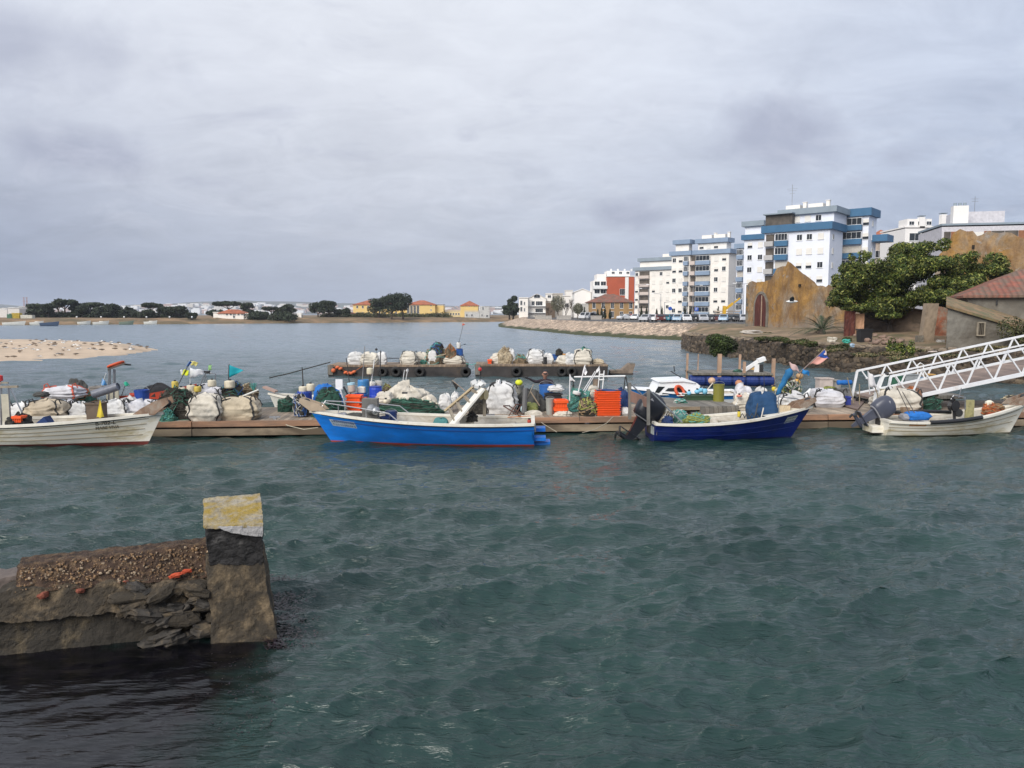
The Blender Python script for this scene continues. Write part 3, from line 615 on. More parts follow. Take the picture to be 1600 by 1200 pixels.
# right-hand town
def modern_white():
    t, w, h, d = house('gabled_apartments', 'white gabled apartment house with wide balconies, leftmost of the waterfront row', 'apartment building', 825, 853, 322, 2.05, 466, 459.5, 12, whitew, M('pale_roof', (.6, .58, .55), .8), [(.5, 8.0, 2.6, 1.4), (.28, 4.9, 1.3, 1.8), (.62, 4.9, 2.8, 1.8, 'wide'), (.62, 2.0, 3.2, 1.7, 'wide')], rtype='gable')
    for z in (1.9, 4.7): MB().box((0, -d/2-.6, z), (w, 1.3, .25)).build('balcony', frameW, t)
    t, w, h, d = house('white_block', 'plain white block with slit windows joined left of the gabled house', 'building', 811, 825, 318, 2.05, 466.5, 465, 10, whitew, None, [(.25, 2.4, .9, 1.9), (.6, 2.4, .6, 1.4), (.6, 5, .6, 1.4), (.25, 5, .9, 1.9)], rtype='flat')
    house('white_block', 'tall white block with a dark attic window between the gabled house and the cream block', 'building', 853.3, 863, 330, 2.05, 460, 459, 9, whitew, None, [(.5, 8.2, 1.5, 1.2), (.4, 4, 1, 1.2)], rtype='flat')
    house('white_block', 'narrow cream block with vertical strips behind the bare trees', 'building', 863.3, 880, 335, 2.05, 460, 459, 9, M('cream_render', (.6, .54, .46), .85, dirt=.2, dcol=(.45, .42, .38)), None, row(3, 5.5, .6, 3.5), rtype='flat')
    house('white_block', 'white block with a small dark window above the bare trees', 'building', 880.3, 892, 320, 2.05, 463.5, 456, 9, whitew, None, [(.45, 4.2, 1.5, 1.6)], rtype='flat')
    house('white_block', 'white block with a raised roof hut left of the large blank wall', 'building', 884, 895, 340, 2.05, 455, 454, 9, whitew, None, (), rtype='flat')
    house('white_block', 'large blank white walled block left of the red building', 'building', 897, 923, 300, 2.05, 456, 451.5, 10, M('clean_white', (.8, .77, .73), .8, var=.03), M('clean_white'), [(.1, 4, .7, 1.1)], rtype='gable')
    house('brown_block', 'narrow windowless brown block before the white gabled houses', 'building', 853.5, 867, 285, 2.05, 473, 472, 6, M('brown_render', (.13, .09, .06), .9, var=.2), None, (), rtype='flat')
modern_white()
def red_bldg():
    t, w, h, d = house('red_building', 'brick red apartment building with white balconies and roof terraces', 'apartment building', 948, 990.5, 292, 2.05, 433, 431, 14, redw, M('clean_white'), [(.62, 8.5, 3.2, 2.4, 'wide')], rtype='flat')
    MB().box((w*.22, -d/2-.12, h*.55), (1.3, .25, h*.9)).build('pilaster', M('clean_white'), t)
    MB().box((-w*.05, 0, h+1.4), (w*.85, d*.6, 2.2)).build('penthouse', M('clean_white'), t)
    for i in range(4): MB().box((-w*.3+i*2.6, -2, h+2.9), (.6, .6, .9)).build('chimney', frameW, t)
    for i in range(3): window(t, -w*.25+i*2.8, -d*.3-.05, h+1.3, 1.2, .9)
    b = t; x0 = at(924, 500, 300).x-t.location.x; W = -w/2-x0
    MB().box((-w/2-W/2-.02, .5, (h-1.2)/2), (W, d-2, h-1.2)).build('side_wing', M('clean_white'), t)
    MB().box((-w/2-W*.35, 1, h), (W*.7, d-4, 2.6)).build('penthouse', M('clean_white'), t)
    for k in range(4):
        z = 2.4+k*3.; MB().box((-w/2-W/2-.05, -d/2+.55, z), (W+.3, 1.6, 1.1)).build('balcony', frameW, t)
        for s in (.25, .72): window(t, -w/2-W*s, -d/2+1.45, z+.7, 2.0, 1.6, 'glass')
red_bldg()
t, w, h, d = house('old_house', 'old two storey ochre house with a broad tiled roof before the red building', 'house', 921, 990, 232, 2.05, 472, 459.5, 11, ochre, tile2, row(5, 3.1, 1.0, 1.8, .1, .93)+row(5, .3, 1.0, 1.9, .1, .93))
x0 = -w/2; MB().box((x0-.9, 1.5, h/2-.3), (1.8, d-3, h-.2)).build('side_bay', M('pale_grey'), t)
# ---- white apartment row with coloured parapets
PH = R(-40); cph, sph = math.cos(PH), -math.sin(PH)
def apt(label, pxc, Y, pxl, pxr, ztop, wall, band, cols=(), bays=(), scols=(), ph=(1.5, 1.5, 1.5, 1), z0=2.05, fl=2.9, band2=None, huts=0, seed=1, sidemat=None, ph_h=2.1, bb=1.2):
    X, Xl, Xr = (pxc-800)/F, (pxl-800)/F, (pxr-800)/F; k = math.cos(PITCH); X, Xl, Xr = X/k, Xl/k, Xr/k
    xc = X*Y; w = (xc-Xl*Y)/(cph+sph*Xl); d = max(3., (Xr*Y-xc)/(sph-cph*Xr)) if pxr > pxc else 8
    t = thing('apartment_building', label, 'apartment building', (xc, Y, z0), PH, 'white apartment row with coloured parapets'); h = ztop-z0; rg = random.Random(seed)
    MB().box((-w/2, d/2, h/2-.5), (w, d, h+1)).build('wall', wall, t)
    bd = MB(); bd.box((-w/2, d/2, h+bb/2), (w+1.2, d+1.2, bb)); bd.build('parapet', band, t)
    if ph:
        a, b_, c_, e_ = ph; MB().box((-w/2+(a-b_)/2, d/2+(c_-e_)/2, h+bb+ph_h/2-.4), (w-a-b_, max(2, d-c_-e_), ph_h+.8)).build('penthouse', wall, t)
        zt = h+bb+ph_h; MB().box((-w/2+(a-b_)/2, d/2+(c_-e_)/2, zt+.55), (w-a-b_+1.4, max(2, d-c_-e_)+1.4, 1.2)).build('parapet', band2 or band, t)
        for i in range(int((w-a-b_)/2.2)): window(t, -w+a+1.1+i*2.2, c_-.04, h+bb+.5, 1.2, 1.2, rg.choice(('glass', 'shutter', 'half')))
        for i in range(huts):
            MB().box((-w*(.3+.35*i), d/2, zt+1.65), (3.0, 2.4, 1.1)).build('roof_hut', whitew, t); c = MB().box((-w*(.3+.35*i)+2.4, d/2-.6, zt+1.85), (.7, .7, 1.5)); c.box((-w*(.3+.35*i)+2.4, d/2-.6, zt+2.65), (.9, .9, .12)); c.build('chimney', whitew, t)
    nf = int((h-.3)/fl)
    for f in range(nf):
        z = h-fl*(f+1)+.95
        for u in cols: window(t, -u*w, -.04, z, 1.15, 1.25, rg.choice(('glass', 'shutter', 'half', 'half', 'shutter')))
        for v in scols: window(t, .04, v*d, z, .9, 1.1, rg.choice(('glass', 'shutter')), PI/2)
        for (u0, u1, kind, bm) in bays:
            W = (u1-u0)*w; x = -(u0+u1)/2*w
            if kind == 'open':      # loggia: dark recess, slab and parapet
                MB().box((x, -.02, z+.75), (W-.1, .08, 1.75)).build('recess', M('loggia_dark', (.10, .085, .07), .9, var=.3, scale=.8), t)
                MB().box((x, -.5, z-.4), (W, 1.0, 1.05)).build('balcony', bm, t)
            else:                   # glazed bay
                MB().box((x, -.45, z-.42), (W, .9, 1.12)).build('balcony', bm, t)
                if f % 4 != 2: window(t, x, -.55, z+.17, W-.1, 1.45, 'wide', name='glazing')
                else: MB().box((x, -.1, z+.9), (W-.1, .2, 1.4)).build('recess', M('loggia_pale', (.5, .46, .4), .9), t)
    return t, w, d, h, nf
pan = M('parapet_beige', (.55, .47, .42), .8, var=.05); pgrey = M('parapet_grey', (.42, .41, .40), .8, var=.05)
apt('furthest, lowest block of the white row, with grey parapets and beige balconies', 1058, 268, 990, 1060, 18.9, whitew, slateband, (.10, .25, .4, .57, .96), ((.66, .90, 'open', pan),), huts=1, seed=3)
apt('second white block from the left in the row, with a pale blue bay column', 1074, 222, 1046, 1076, 20.3, whitew, greyband, (.5, .85), ((.05, .3, 'glazed', greyband),), seed=4, ph=(.8, .8, 1.5, 1))
apt('middle white block of the row with square windows and wide pale blue bays', 1134, 215, 1075, 1147, 20.3, whitew, greyband, (.12, .32), ((.47, .84, 'glazed', greyband), (.85, .99, 'open', pan)), huts=2, seed=5)
apt('narrow recessed block with grey blue bays between the middle block and the blue banded tower', 1158, 205, 1146, 1160, 20.8, bluew, greyband, (), ((.1, .9, 'glazed', greyband),), seed=6, ph=None)
apt('narrow cool white block left of the largest blue banded tower', 1189, 184, 1157, 1191, 21.2, bluew, blueband, (.22, .72), (), seed=7, band2=slateband, ph=(-.2, 1.2, 1.5, 1))
tC, wC, dC, hC, nC = apt('largest white tower with bright blue parapets and blue balconies behind the yellow ruin', 1288, 158, 1188, 1308, 20.7, bluew, blueband, (.13, .30, .45), ((.62, .82, 'glazed', blueband), (.84, .98, 'open', pgrey)), scols=(.25,), huts=2, seed=8, band2=slateband, ph=(3., -.2, 1.5, -2), bb=1.5)
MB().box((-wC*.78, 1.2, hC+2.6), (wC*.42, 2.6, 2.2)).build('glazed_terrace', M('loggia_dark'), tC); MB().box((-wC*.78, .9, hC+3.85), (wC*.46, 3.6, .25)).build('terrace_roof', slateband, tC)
b = MB().tube((-wC*.72, 5, hC+6), (-wC*.72, 5, hC+10.5), .06, n=5)
for z, l in ((9.6, 1.2), (9.2, .9), (8.6, .6)): b.bar((-wC*.72-l, 5, hC+z), (-wC*.72+l, 5, hC+z), .05)
b.build('antenna', metal, tC)
tD, wD, dD, hD, nD = apt('right hand blue and white tower with a full height stack of glazed blue balconies', 1347, 163, 1306, 1359, 24.0, bluew, blueband, (.1,), ((.22, .98, 'glazed', blueband),), scols=(.5,), ph=None, seed=9, bb=1.6)
MB().box((1.5, 5, hD-4.5), (3.2, 5, 1.4)).build('parapet', blueband, tD)
# hillside houses right
t, w, h, d = house('tiled_house', 'tan apartment house with orange tiled roof right of the blue banded tower', 'house', 1357, 1412, 195, 2.05, 378, 359, 10, M('tan_render', (.5, .42, .35), .85, dirt=.2, dcol=(.4, .36, .33)), tile, [(.2, 15.5, 3, 1.8, 'wide'), (.55, 15.5, 2.2, 1.6, 'shutter'), (.15, 11, 1, 1), (.4, 11, 1, 1)])
MB().box((1.0, -3, h+1.8), (2.2, 2, 1.8)).build('dormer', M('tan_render'), t)
t, w, h, d = house('white_terrace_house', 'white house with roof terrace and tall chimneys above the fig trees', 'house', 1408, 1484, 180, 2.05, 357, 356, 12, M('clean_white'), None, [(.14, 15, 2.6, 1.8), (.2, 18.3, 2.6, 1.8), (.55, 16.4, 1.6, 1.4), (.8, 15.4, 1.6, 1.4)], rtype='flat')
MB().box((-w*.2, -d/2+2.4, h+1.3), (w*.5, 4, 1.9)).build('penthouse', M('clean_white'), t)
for i in range(3): window(t, -w*.36+i*2, -d/2+.36, h+.8, 1.2, .9)
for x, hh in ((-w*.16, 2.4), (w*.28, 3.0)):
    c = MB().box((x, -d/2+.5, h+hh/2+.2), (1.2, 1.2, hh)); c.box((x, -d/2+.5, h+hh+.5), (1.4, 1.4, .15), mi=1); c.build('chimney', [M('clean_white'), slateband], t)
def brown_white():
    Y = 120; t, w, h, d = house('long_apartments', 'long white and brown banded apartment building at the top right edge', 'apartment building', 1482, 1700, Y, 2.05, 352, 350, 12, M('lilac_white', (.56, .54, .56), .8), slateband, (), rtype='flat')
    t.rotation_euler.z = R(-12); t.location.x += .6
    bm = M('brown_panel', (.26, .11, .05), .8, var=.15)
    for f in range(2):
        z = h-2.3-f*3.2; x = -w/2+.3; i = 0; rg = random.Random(4)
        while x < w/2-2:
            k = ('dark', 'panel', 'win', 'panel', 'shut', 'panel', 'loggia', 'loggia', 'panel', 'win')[i % 10]; l = {'dark': 1.0, 'panel': 1.0, 'win': 1.1, 'shut': 1.6, 'loggia': 1.9}[k]
            if k == 'panel': MB().box((x+l/2, -d/2-.03, z+.7), (l-.05, .1, 1.7)).build('brown_panel', bm, t)
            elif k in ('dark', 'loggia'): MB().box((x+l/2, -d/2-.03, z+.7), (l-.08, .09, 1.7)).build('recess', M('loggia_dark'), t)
            else: window(t, x+l/2, -d/2-.04, z, l-.1, 1.4, 'glass' if k == 'win' else 'shutter')
            x += l; i += 1
    MB().box((-w*.18, 1, h+1.7), (7, 5, 2.2)).build('penthouse', M('lilac_white'), t)
    c = MB().box((-w*.36, -d/2+2, h+1.9), (2.2, 1.3, 3.0))
    for i in range(3): c.tube((-w*.36-.7+i*.7, -d/2+2, h+3.4), (-w*.36-.7+i*.7, -d/2+2, h+3.9), .25, n=8, mi=1)
    c.build('chimney', [M('clean_white'), slateband], t)
    a = MB().tube((-w*.2, 0, h+2.8), (-w*.2, 0, h+5.4), .04, n=5)
    for z in (4.6, 5.0): a.bar((-w*.2-.5, 0, h+z), (-w*.2+.5, 0, h+z), .05)
    a.build('antenna', metal, t)
brown_white()

# ================================================================ ruin, old quay
def ruinmat():
    m = M('ruin_plaster', (.34, .19, .055), .95, var=.22, scale=.7, bump=.6, bscale=4, dirt=.36, dcol=(.26, .215, .165), dscale=.22)
    global nt; old = nt; nt = m.node_tree; b = nt.nodes['Principled BSDF']; src = b.inputs['Base Color'].links[0].from_socket
    tc = N('ShaderNodeTexCoord')
    a = noi(tc.outputs['Object'], .55, 9, .72, .8, (5, 2, 1), (1, 1, .35)); c = mixc(ramp(a, [(.46, (0, 0, 0)), (.62, (.9, .9, .9))]), src, (.16, .085, .035))
    a = noi(tc.outputs['Object'], .5, 9, .75, 1., (1, 7, 3), (1, 1, 1)); c = mixc(ramp(a, [(.575, (0, 0, 0)), (.61, (1, 1, 1))]), c, (.27, .235, .20))
    a = noi(tc.outputs['Object'], 3.5, 6, .7, 1., (1, 4, 3)); c = mixc(1., c, ramp(a, [(.3, (.75, .73, .7)), (.6, (1.1, 1.1, 1.1))]), 'MULTIPLY')
    sz = N('ShaderNodeSeparateXYZ'); L(tc.outputs['Object'], sz.inputs[0]); a = noi(tc.outputs['Object'], .8, 8, .7, .6, (2, 6, 3)); c = mixc(ramp(mth('ADD', mth('MULTIPLY', sz.outputs[2], .2), mth('MULTIPLY', mth('SUBTRACT', a, .5), .9)), [(.42, (.85, .85, .85)), (.62, (0, 0, 0))]), c, (.24, .2, .16))
    L(c, b.inputs['Base Color']); nt = old; return m
ruinm = ruinmat()
graywall = M('grey_lime_wall', (.20, .185, .155), .95, var=.3, scale=.8, bump=.7, bscale=3.5, dirt=.4, dcol=(.11, .095, .075), dscale=.5)
darkstone = M('dark_quay_stone', (.10, .075, .052), .95, var=.45, scale=1.2, kind='rubble', bscale=3.6, bump=1., dirt=.3, dcol=(.035, .028, .02), stretch=(1, 1, 1.3))
paleston = M('pale_rubble', (.27, .21, .15), .95, var=.3, scale=1.5, bump=.6, bscale=6, dirt=.3, dcol=(.14, .11, .08))
Q = [(24, 99), (17.6, 80), (16.7, 72), (18.5, 58), (20.7, 47.5), (25, 40.5), (32, 37), (45, 34), (80, 28)]
def quay():
    sub = 24; P = []
    for i in range(len(Q)-1):
        for k in range(sub): P.append(Vector(Q[i]).lerp(Vector(Q[i+1]), k/sub))
    P.append(Vector(Q[-1])); n = len(P)-1
    def nr(i):
        a = P[max(0, i-3)]; c = P[min(n, i+3)]; d = (c-a).normalized(); return Vector((-d.y, d.x)) * -1
    prof = [(-.05, -.6), (.0, -.1), (.02, .3), (.04, .6), (.07, .9), (.1, 1.2), (.14, 1.42), (.4, 1.56), (.9, 1.6), (1.6, 1.55), (2.2, 1.45)]
    def fn(u, v):
        i = round(u*n); j = round(v*(len(prof)-1)); d, z = prof[j]; nn = -nr(i); p = P[i]+nn*d
        q = Vector((P[i].x, P[i].y, z)); a = .16*fbm(q*1.6, 3)*(1 if j < 7 else .7); top = .22*noise.noise(Vector((P[i].x*.7, P[i].y*.7, 5)))*smoothstep(.8, 1.4, z)
        return (p.x-nn.x*a, p.y-nn.y*a, z+top+(.1*noise.noise(q*3) if j > 6 else 0))
    t = thing('old_quay', 'long crumbling dark stone quay wall below the yellow ruin', 'quay wall')
    MB().grid(fn, n, len(prof)-1).build('stone_face', darkstone, t)
    rg = random.Random(5); b = MB()
    for i in range(900):
        k = rg.random()**1.1*.86*n; i0 = int(k); nn = -nr(i0); z = rg.uniform(-.15, 1.42); p = P[i0].lerp(P[i0+1], k-i0)+nn*(.02+.06*z); s = rg.uniform(.18, .5); e = (P[i0+1]-P[i0]); a = math.atan2(e.y, e.x)
        b.rock((p.x, p.y, z), (s*1.4, s*.5, s*.75), i+900, mi=rg.choice((0, 0, 1)), n=4, rot=(0, rg.uniform(-.3, .3), a))
    o = b.build('wall_stones', [M('stone_dark', (.085, .065, .047), .95, var=.4, scale=3, bump=.5, bscale=8), M('stone_brown', (.14, .105, .07), .95, var=.4, scale=3, bump=.5, bscale=8)], t); o['kind'] = 'stuff'
    b = MB()
    for i in range(430):
        k = rg.uniform(0.12, .9)*n; i0 = int(k); nn = -nr(i0); d = rg.uniform(.1, 1.5); p = P[i0].lerp(P[i0+1], k-i0)+nn*d; s = rg.uniform(.15, .5)
        b.rock((p.x, p.y, 1.52+s*.12), (s*1.3, s, s*.6), i, n=4)
    o = b.build('loose_stones', paleston, t); o['kind'] = 'stuff'
quay()
earth = M('earth', (.24, .165, .10), .95, var=.35, scale=.6, bump=.6, bscale=3, dirt=.34, dcol=(.10, .09, .04), dscale=.45)
BK = [(26, 108), (30, 106), (40, 104), (52, 100), (62, 95), (80, 90), (100, 80), (110, 70), (140, 60)]
def eground(x, y, v): return 1.45+.75*smoothstep(0, .25, v)+.12*fbm(Vector((x*.35, y*.35, 2)), 3)
def earthfn(u, v):
    k = u*(len(Q)-1); i = min(len(Q)-2, int(k)); f = k-i; a = Vector(Q[i]).lerp(Vector(Q[i+1]), f); c = Vector(BK[i]).lerp(Vector(BK[i+1]), f)
    vv = .012+v*.988; p = a.lerp(c, vv); return (p.x, p.y, eground(p.x, p.y, vv))
o = MB().grid(earthfn, 120, 60).build('ground', earth, smooth=True); o['kind'] = 'structure'
def ppl(px, py, A, B):
    """where the pixel's ray meets the upright plane through A and B"""
    d = ray(px, py); A, B = Vector(A), Vector(B); e = (B-A); n = Vector((e.y, -e.x)); t = (A.dot(n))/(d.x*n.x+d.y*n.y); return Vector((0, 0, H))+d*t
def ruinwall(name, label, A, B, prof, mat, thick=.6, z0=1.6, jag=.18, seed=0, step=.35):
    A, B = Vector(A), Vector(B); e = (B-A).normalized(); t = thing(name, label, 'ruined wall', (A.x, A.y, 0), math.atan2(e.y, e.x))
    pts = [((Vector((q.x, q.y))-A).dot(e), q.z) for q in (ppl(px, py, A, B) for px, py in prof)]; out = []
    for (x0, a), (x1, b) in zip(pts, pts[1:]):
        k = max(1, int(abs(x1-x0)/step))
        for i in range(k): f = i/k; x = x0+(x1-x0)*f; out.append((x, a+(b-a)*f+jag*noise.noise(Vector((x*2.3, seed, 0)))+jag*.5*noise.noise(Vector((x*7, seed, 4)))))
    out.append(pts[-1]); rows = 14
    def fn(u, v):
        i = round(u*(len(out)-1)); x, zt = out[i]; j = v*2; 
        if j <= 1: z = z0+(zt-z0)*j; y = 0
        else: z = zt-(zt-z0)*(j-1); y = thick
        q = Vector((x*.8, z*.8, seed)); dsp = .09*fbm(q, 4)+.04*noise.noise(q*5); return (x, y+(dsp if j <= 1 else -dsp), z)
    b = MB(); b.grid(fn, len(out)-1, rows*2)
    for s, f in ((0, 0), (len(out)-1, 1)): x, zt = out[s]; b.box((x, thick/2, (z0+zt)/2), (.06, thick*.9, zt-z0))
    b.build('masonry', mat, t); return t, lambda px, py: ((Vector(ppl(px, py, A, B)[:2])-A).dot(e), ppl(px, py, A, B).z), out
rA = (at(1168, 500, 84).x, 84); rB = (at(1350, 500, 66).x, 66)
t, loc2, out = ruinwall('yellow_ruin', 'yellow plastered ruin wall with a broken peaked gable and an arched maroon door', rA, rB,
    [(1167, 446), (1170, 441), (1175, 438), (1182.5, 442), (1190, 440), (1203.5, 437.6), (1208, 430), (1214, 419), (1222, 416), (1228, 415), (1231, 409), (1236, 411), (1242, 417), (1249, 423), (1252, 428), (1258, 429), (1264, 435), (1273, 445), (1286, 447), (1308, 446), (1322, 444), (1350, 446)], ruinm)
maroon = M('maroon_door', (.085, .018, .012), .7, var=.35, scale=1.5, dirt=.2, dcol=(.16, .06, .03), stretch=(4, 1, .6))
x0, z0 = loc2(1180.5, 514.5); x1, zt = loc2(1198.5, 480); cxm = (x0+x1)/2; rr = (x1-x0)/2
arch = [(x0, z0), (x1, z0)]+[(cxm+rr*math.cos(a*PI/10), zt+rr*1.35*math.sin(a*PI/10)) for a in range(11)]
arch2 = [(x0-.28, z0), (x1+.28, z0)]+[(cxm+(rr+.28)*math.cos(a*PI/10), zt+(rr+.2)*1.35*math.sin(a*PI/10)) for a in range(11)]
MB().prism(arch2, -.14, .1).build('door_surround', graywall, t)
d_ = MB().prism(arch, -.16, .0).build('door', maroon, t); MB().bar((cxm+rr*.3, -.2, z0), (cxm+rr*.3, -.2, zt+rr*1.2), .07).build('lock_bar', M('pale_bar', (.4, .3, .22), .7), d_)
x, z = loc2(1251, 446); MB().box((x, -.02, z), (.25, .3, .25)).build('wall_hole', M('hole_dark', (.02, .015, .01), 1), t)
# grey returning side wall, left end
MB().box((-.2, 3.5, (7.2)/2), (.5, 7, 6.2)).build('return_wall', graywall, t)
t, l3, _ = ruinwall('tall_ruin', 'tall ochre ruin wall with crumbling top behind the fig trees at right', (at(1462, 400, 72).x, 72), (at(1640, 400, 66).x, 66),
    [(1462, 405), (1470, 395), (1478, 388), (1484, 375), (1490, 364), (1500, 359), (1512, 361), (1520, 360), (1527, 369), (1534, 366), (1543, 363), (1555, 362), (1570, 365), (1580, 364), (1600, 372), (1640, 377)], ruinm, .7, 1.6, .25, 3)
x, z = l3(1521, 386); MB().box((x, -.02, z), (.2, .2, .35)).build('wall_hole', M('hole_dark'), t)
ruinwall('low_ruin', 'low brown-grey wall in the shade under the fig tree, right of the rusty door', (at(1349, 500, 62).x, 62), (at(1495, 500, 57).x, 57),
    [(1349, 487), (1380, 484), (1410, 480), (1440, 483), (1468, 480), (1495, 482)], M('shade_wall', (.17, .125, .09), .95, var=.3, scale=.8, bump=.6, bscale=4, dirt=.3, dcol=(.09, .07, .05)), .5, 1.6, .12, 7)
ruinwall('low_ruin', 'broken red brick infill wall beside the grey lean-to', (at(1456, 500, 55).x, 55), (at(1484, 500, 54).x, 54),
    [(1456, 480), (1462, 478), (1475, 480), (1484, 484)], M('red_brick_wall', (.23, .08, .04), .95, var=.4, scale=1.5, bump=.6, bscale=8, dirt=.35, dcol=(.2, .16, .12)), .35, 1.6, .1, 9)
def slab(name, label, cat, px0, py0, px1, py1, Y, th, mat, z0=1.7, lean=0, bev=.03):
    a, b_ = at(px0, py0, Y), at(px1, py1, Y); w = b_.x-a.x; h = a.z-z0
    b = MB(); b.grid(lambda u, v: (-w/2+w*u+lean*v, -th/2+.03*fbm(Vector((u*4, v*6, px0)), 3), h*v), 6, 16); b.box((lean/2, .03, h/2), (w-.02, th*.9, h-.02)) if not lean else b.grid(lambda u, v: (-w/2+w*(1-u)+lean*v, th/2, h*v), 2, 8)
    if lean: b.add([(-w/2, -th/2, 0), (-w/2, th/2, 0), (-w/2+lean, th/2, h), (-w/2+lean, -th/2, h), (w/2, -th/2, 0), (w/2, th/2, 0), (w/2+lean, th/2, h), (w/2+lean, -th/2, h)], [(0, 3, 2, 1), (4, 5, 6, 7), (3, 7, 6, 2)])
    return tag(b.build(name, mat, loc=((a.x+b_.x)/2, Y, z0)), label, cat)
slab('rusty_door', 'tall rusty maroon iron door standing under the left fig branches', 'door', 1320, 486, 1335, 522, 58, .1, maroon)
slab('gate_post', 'peach painted gate post right of the rusty iron door', 'post', 1336, 490, 1348, 518, 58.5, .35, M('peach', (.52, .30, .18), .9, var=.15, dirt=.2, dcol=(.35, .2, .12)))
slab('stone_pillar', 'leaning pale stone pillar standing before the low ruin wall', 'pillar', 1440, 474, 1455, 536, 51, .5, M('pillar_stone', (.29, .225, .16), .95, var=.2, scale=1.5, bump=.6, bscale=5), 1.6, -.35 + .6)
slab('stone_stub', 'short grey concrete stub at the foot of the leaning pillar', 'post', 1432, 524, 1441, 537, 50.5, .3, graywall, 1.6)
# black bin & pole
p = at(1350, 534, 53); t = thing('rubbish_bin', 'black rubbish bin beside the rusty iron door', 'bin', (p.x, 53, 1.6))
MB().box((0, 0, .42), (.75, .6, .84), tap=1.12).build('bin_body', black, t); MB().box((0, 0, .9), (.92, .72, .1)).build('lid', black, t)
# leaning lean-to shed and red tiled house at the right
def rhouse():
    Y = 47; a = at(1513, 460, Y+3); z0 = 1.6; ze = at(1513, 462, Y+3).z; w = 14
    t = thing('tiled_ruin_house', 'grey rendered house with a low red tiled roof at the right edge', 'house', (a.x+w/2*math.cos(R(20))+4*math.sin(R(20)), Y+3-w/2*math.sin(R(20))+4*math.cos(R(20)), z0), -R(20))
    MB().box((0, 0, (ze-z0)/2), (w, 8, ze-z0)).build('wall', graywall, t)
    zr = at(1590, 430, Y+6).z-ze; hiproof(w, 8, zr*1.25, .35, z=ze-z0+.01).build('roof', tile2, t)
    MB().tube((1.2-w/2+.4, -4.1, ze-z0-.6), (1.2-w/2+.4, -4.1, ze-z0-.3), .05).build('vent', black, t)
    Y = 44.5; a = at(1481, 480, Y); z0 = 1.6; zt = at(1481, 479, Y).z-z0; w = 9
    t = thing('lean_to', 'grey cracked lean-to shed with a small barred window and sloping tiled edge', 'shed', (a.x, Y, z0))
    zr = .95
    def fn(u, v): x = w*u; top = max(.5, zt-.29*x); return (x, -.0+.05*fbm(Vector((x, v*3, 2)), 4), top*v)
    b = MB(); b.grid(fn, 30, 12); b.add([(0, 0, 0), (2.9, 5, 0), (2.9, 5, zt+.2), (0, 0, zt)], [(0, 3, 2, 1)]); b.build('wall', graywall, t)
    x2 = 6.2; z2 = zt-.29*x2; MB().add([(-.2, -.18, zt+.1), (x2, -.18, z2+.04), (x2+2.9, 5, z2+.7), (2.7, 5, zt+.7), (-.2, -.18, zt-.05), (x2, -.18, z2-.09), (x2+2.9, 5, z2+.5), (2.7, 5, zt+.5)], [(0, 1, 2, 3), (4, 5, 1, 0), (4, 0, 3, 7)]).build('roof', M('mossy_tiles', (.27, .17, .09), .95, var=.35, scale=2, dirt=.35, dcol=(.12, .12, .06)), t)
    q = at(1531, 514, Y); x = q.x-a.x; z = q.z-z0
    wn = MB().box((x, -.06, z), (.34, .1, .66)).build('window', M('hole_dark'), t); f = MB()
    for s in (-1, 1): f.box((x+s*.2, -.1, z), (.07, .1, .8)); f.box((x, -.1, z+s*.37), (.33, .1, .07))
    for k in range(3): f.box((x-.1+k*.1, -.1, z), (.015, .03, .66))
    f.build('frame', M('old_wood', (.28, .24, .18), .9, var=.2), wn)
rhouse()
# fig trees: (blob px,py,rx_px,rz_px) placed at depth
def figtree(label, px, Y, blobs, seed, n, ls=.24):
    base = at(px, 530, Y); bl = []; rg = random.Random(seed)
    for bx, by, rx, rz in blobs:
        for k in range(7):
            p = at(bx+rg.uniform(-.55, .55)*rx, by+rg.uniform(-.5, .5)*rz, Y); bl.append(((p.x-base.x, rg.uniform(-2, 2.2), p.z-1.7), (rx*Y/1200*rg.uniform(.4, .7), rx*Y/1200*.6, rz*Y/1200*rg.uniform(.4, .65))))
    return tree('fig_tree', label, 'tree', (base.x, Y, 1.7), 8, bl, n, ls, seed, figg, .22, 9, 'fig trees before the ruins')
figtree('large fig tree with yellow-green leaves, left of the pair before the ruins', 1390, 59, [(1340, 425, 20, 20), (1325, 455, 26, 18), (1360, 440, 30, 28), (1370, 470, 30, 18), (1395, 420, 28, 26), (1425, 395, 24, 22), (1445, 385, 18, 12), (1410, 450, 35, 30), (1340, 478, 28, 10), (1440, 420, 26, 24), (1375, 488, 30, 12), (1405, 478, 30, 16), (1430, 470, 28, 18), (1320, 440, 14, 14), (1310, 470, 16, 10), (1345, 402, 10, 10)], 31, 70000, .14)
figtree('darker fig tree on the right of the pair, before the tall ochre ruin', 1480, 57, [(1465, 420, 24, 22), (1480, 445, 34, 26), (1500, 410, 16, 14), (1530, 415, 22, 20), (1545, 432, 18, 16), (1510, 450, 32, 20), (1455, 465, 30, 16), (1490, 470, 30, 10)], 32, 46000, .135)
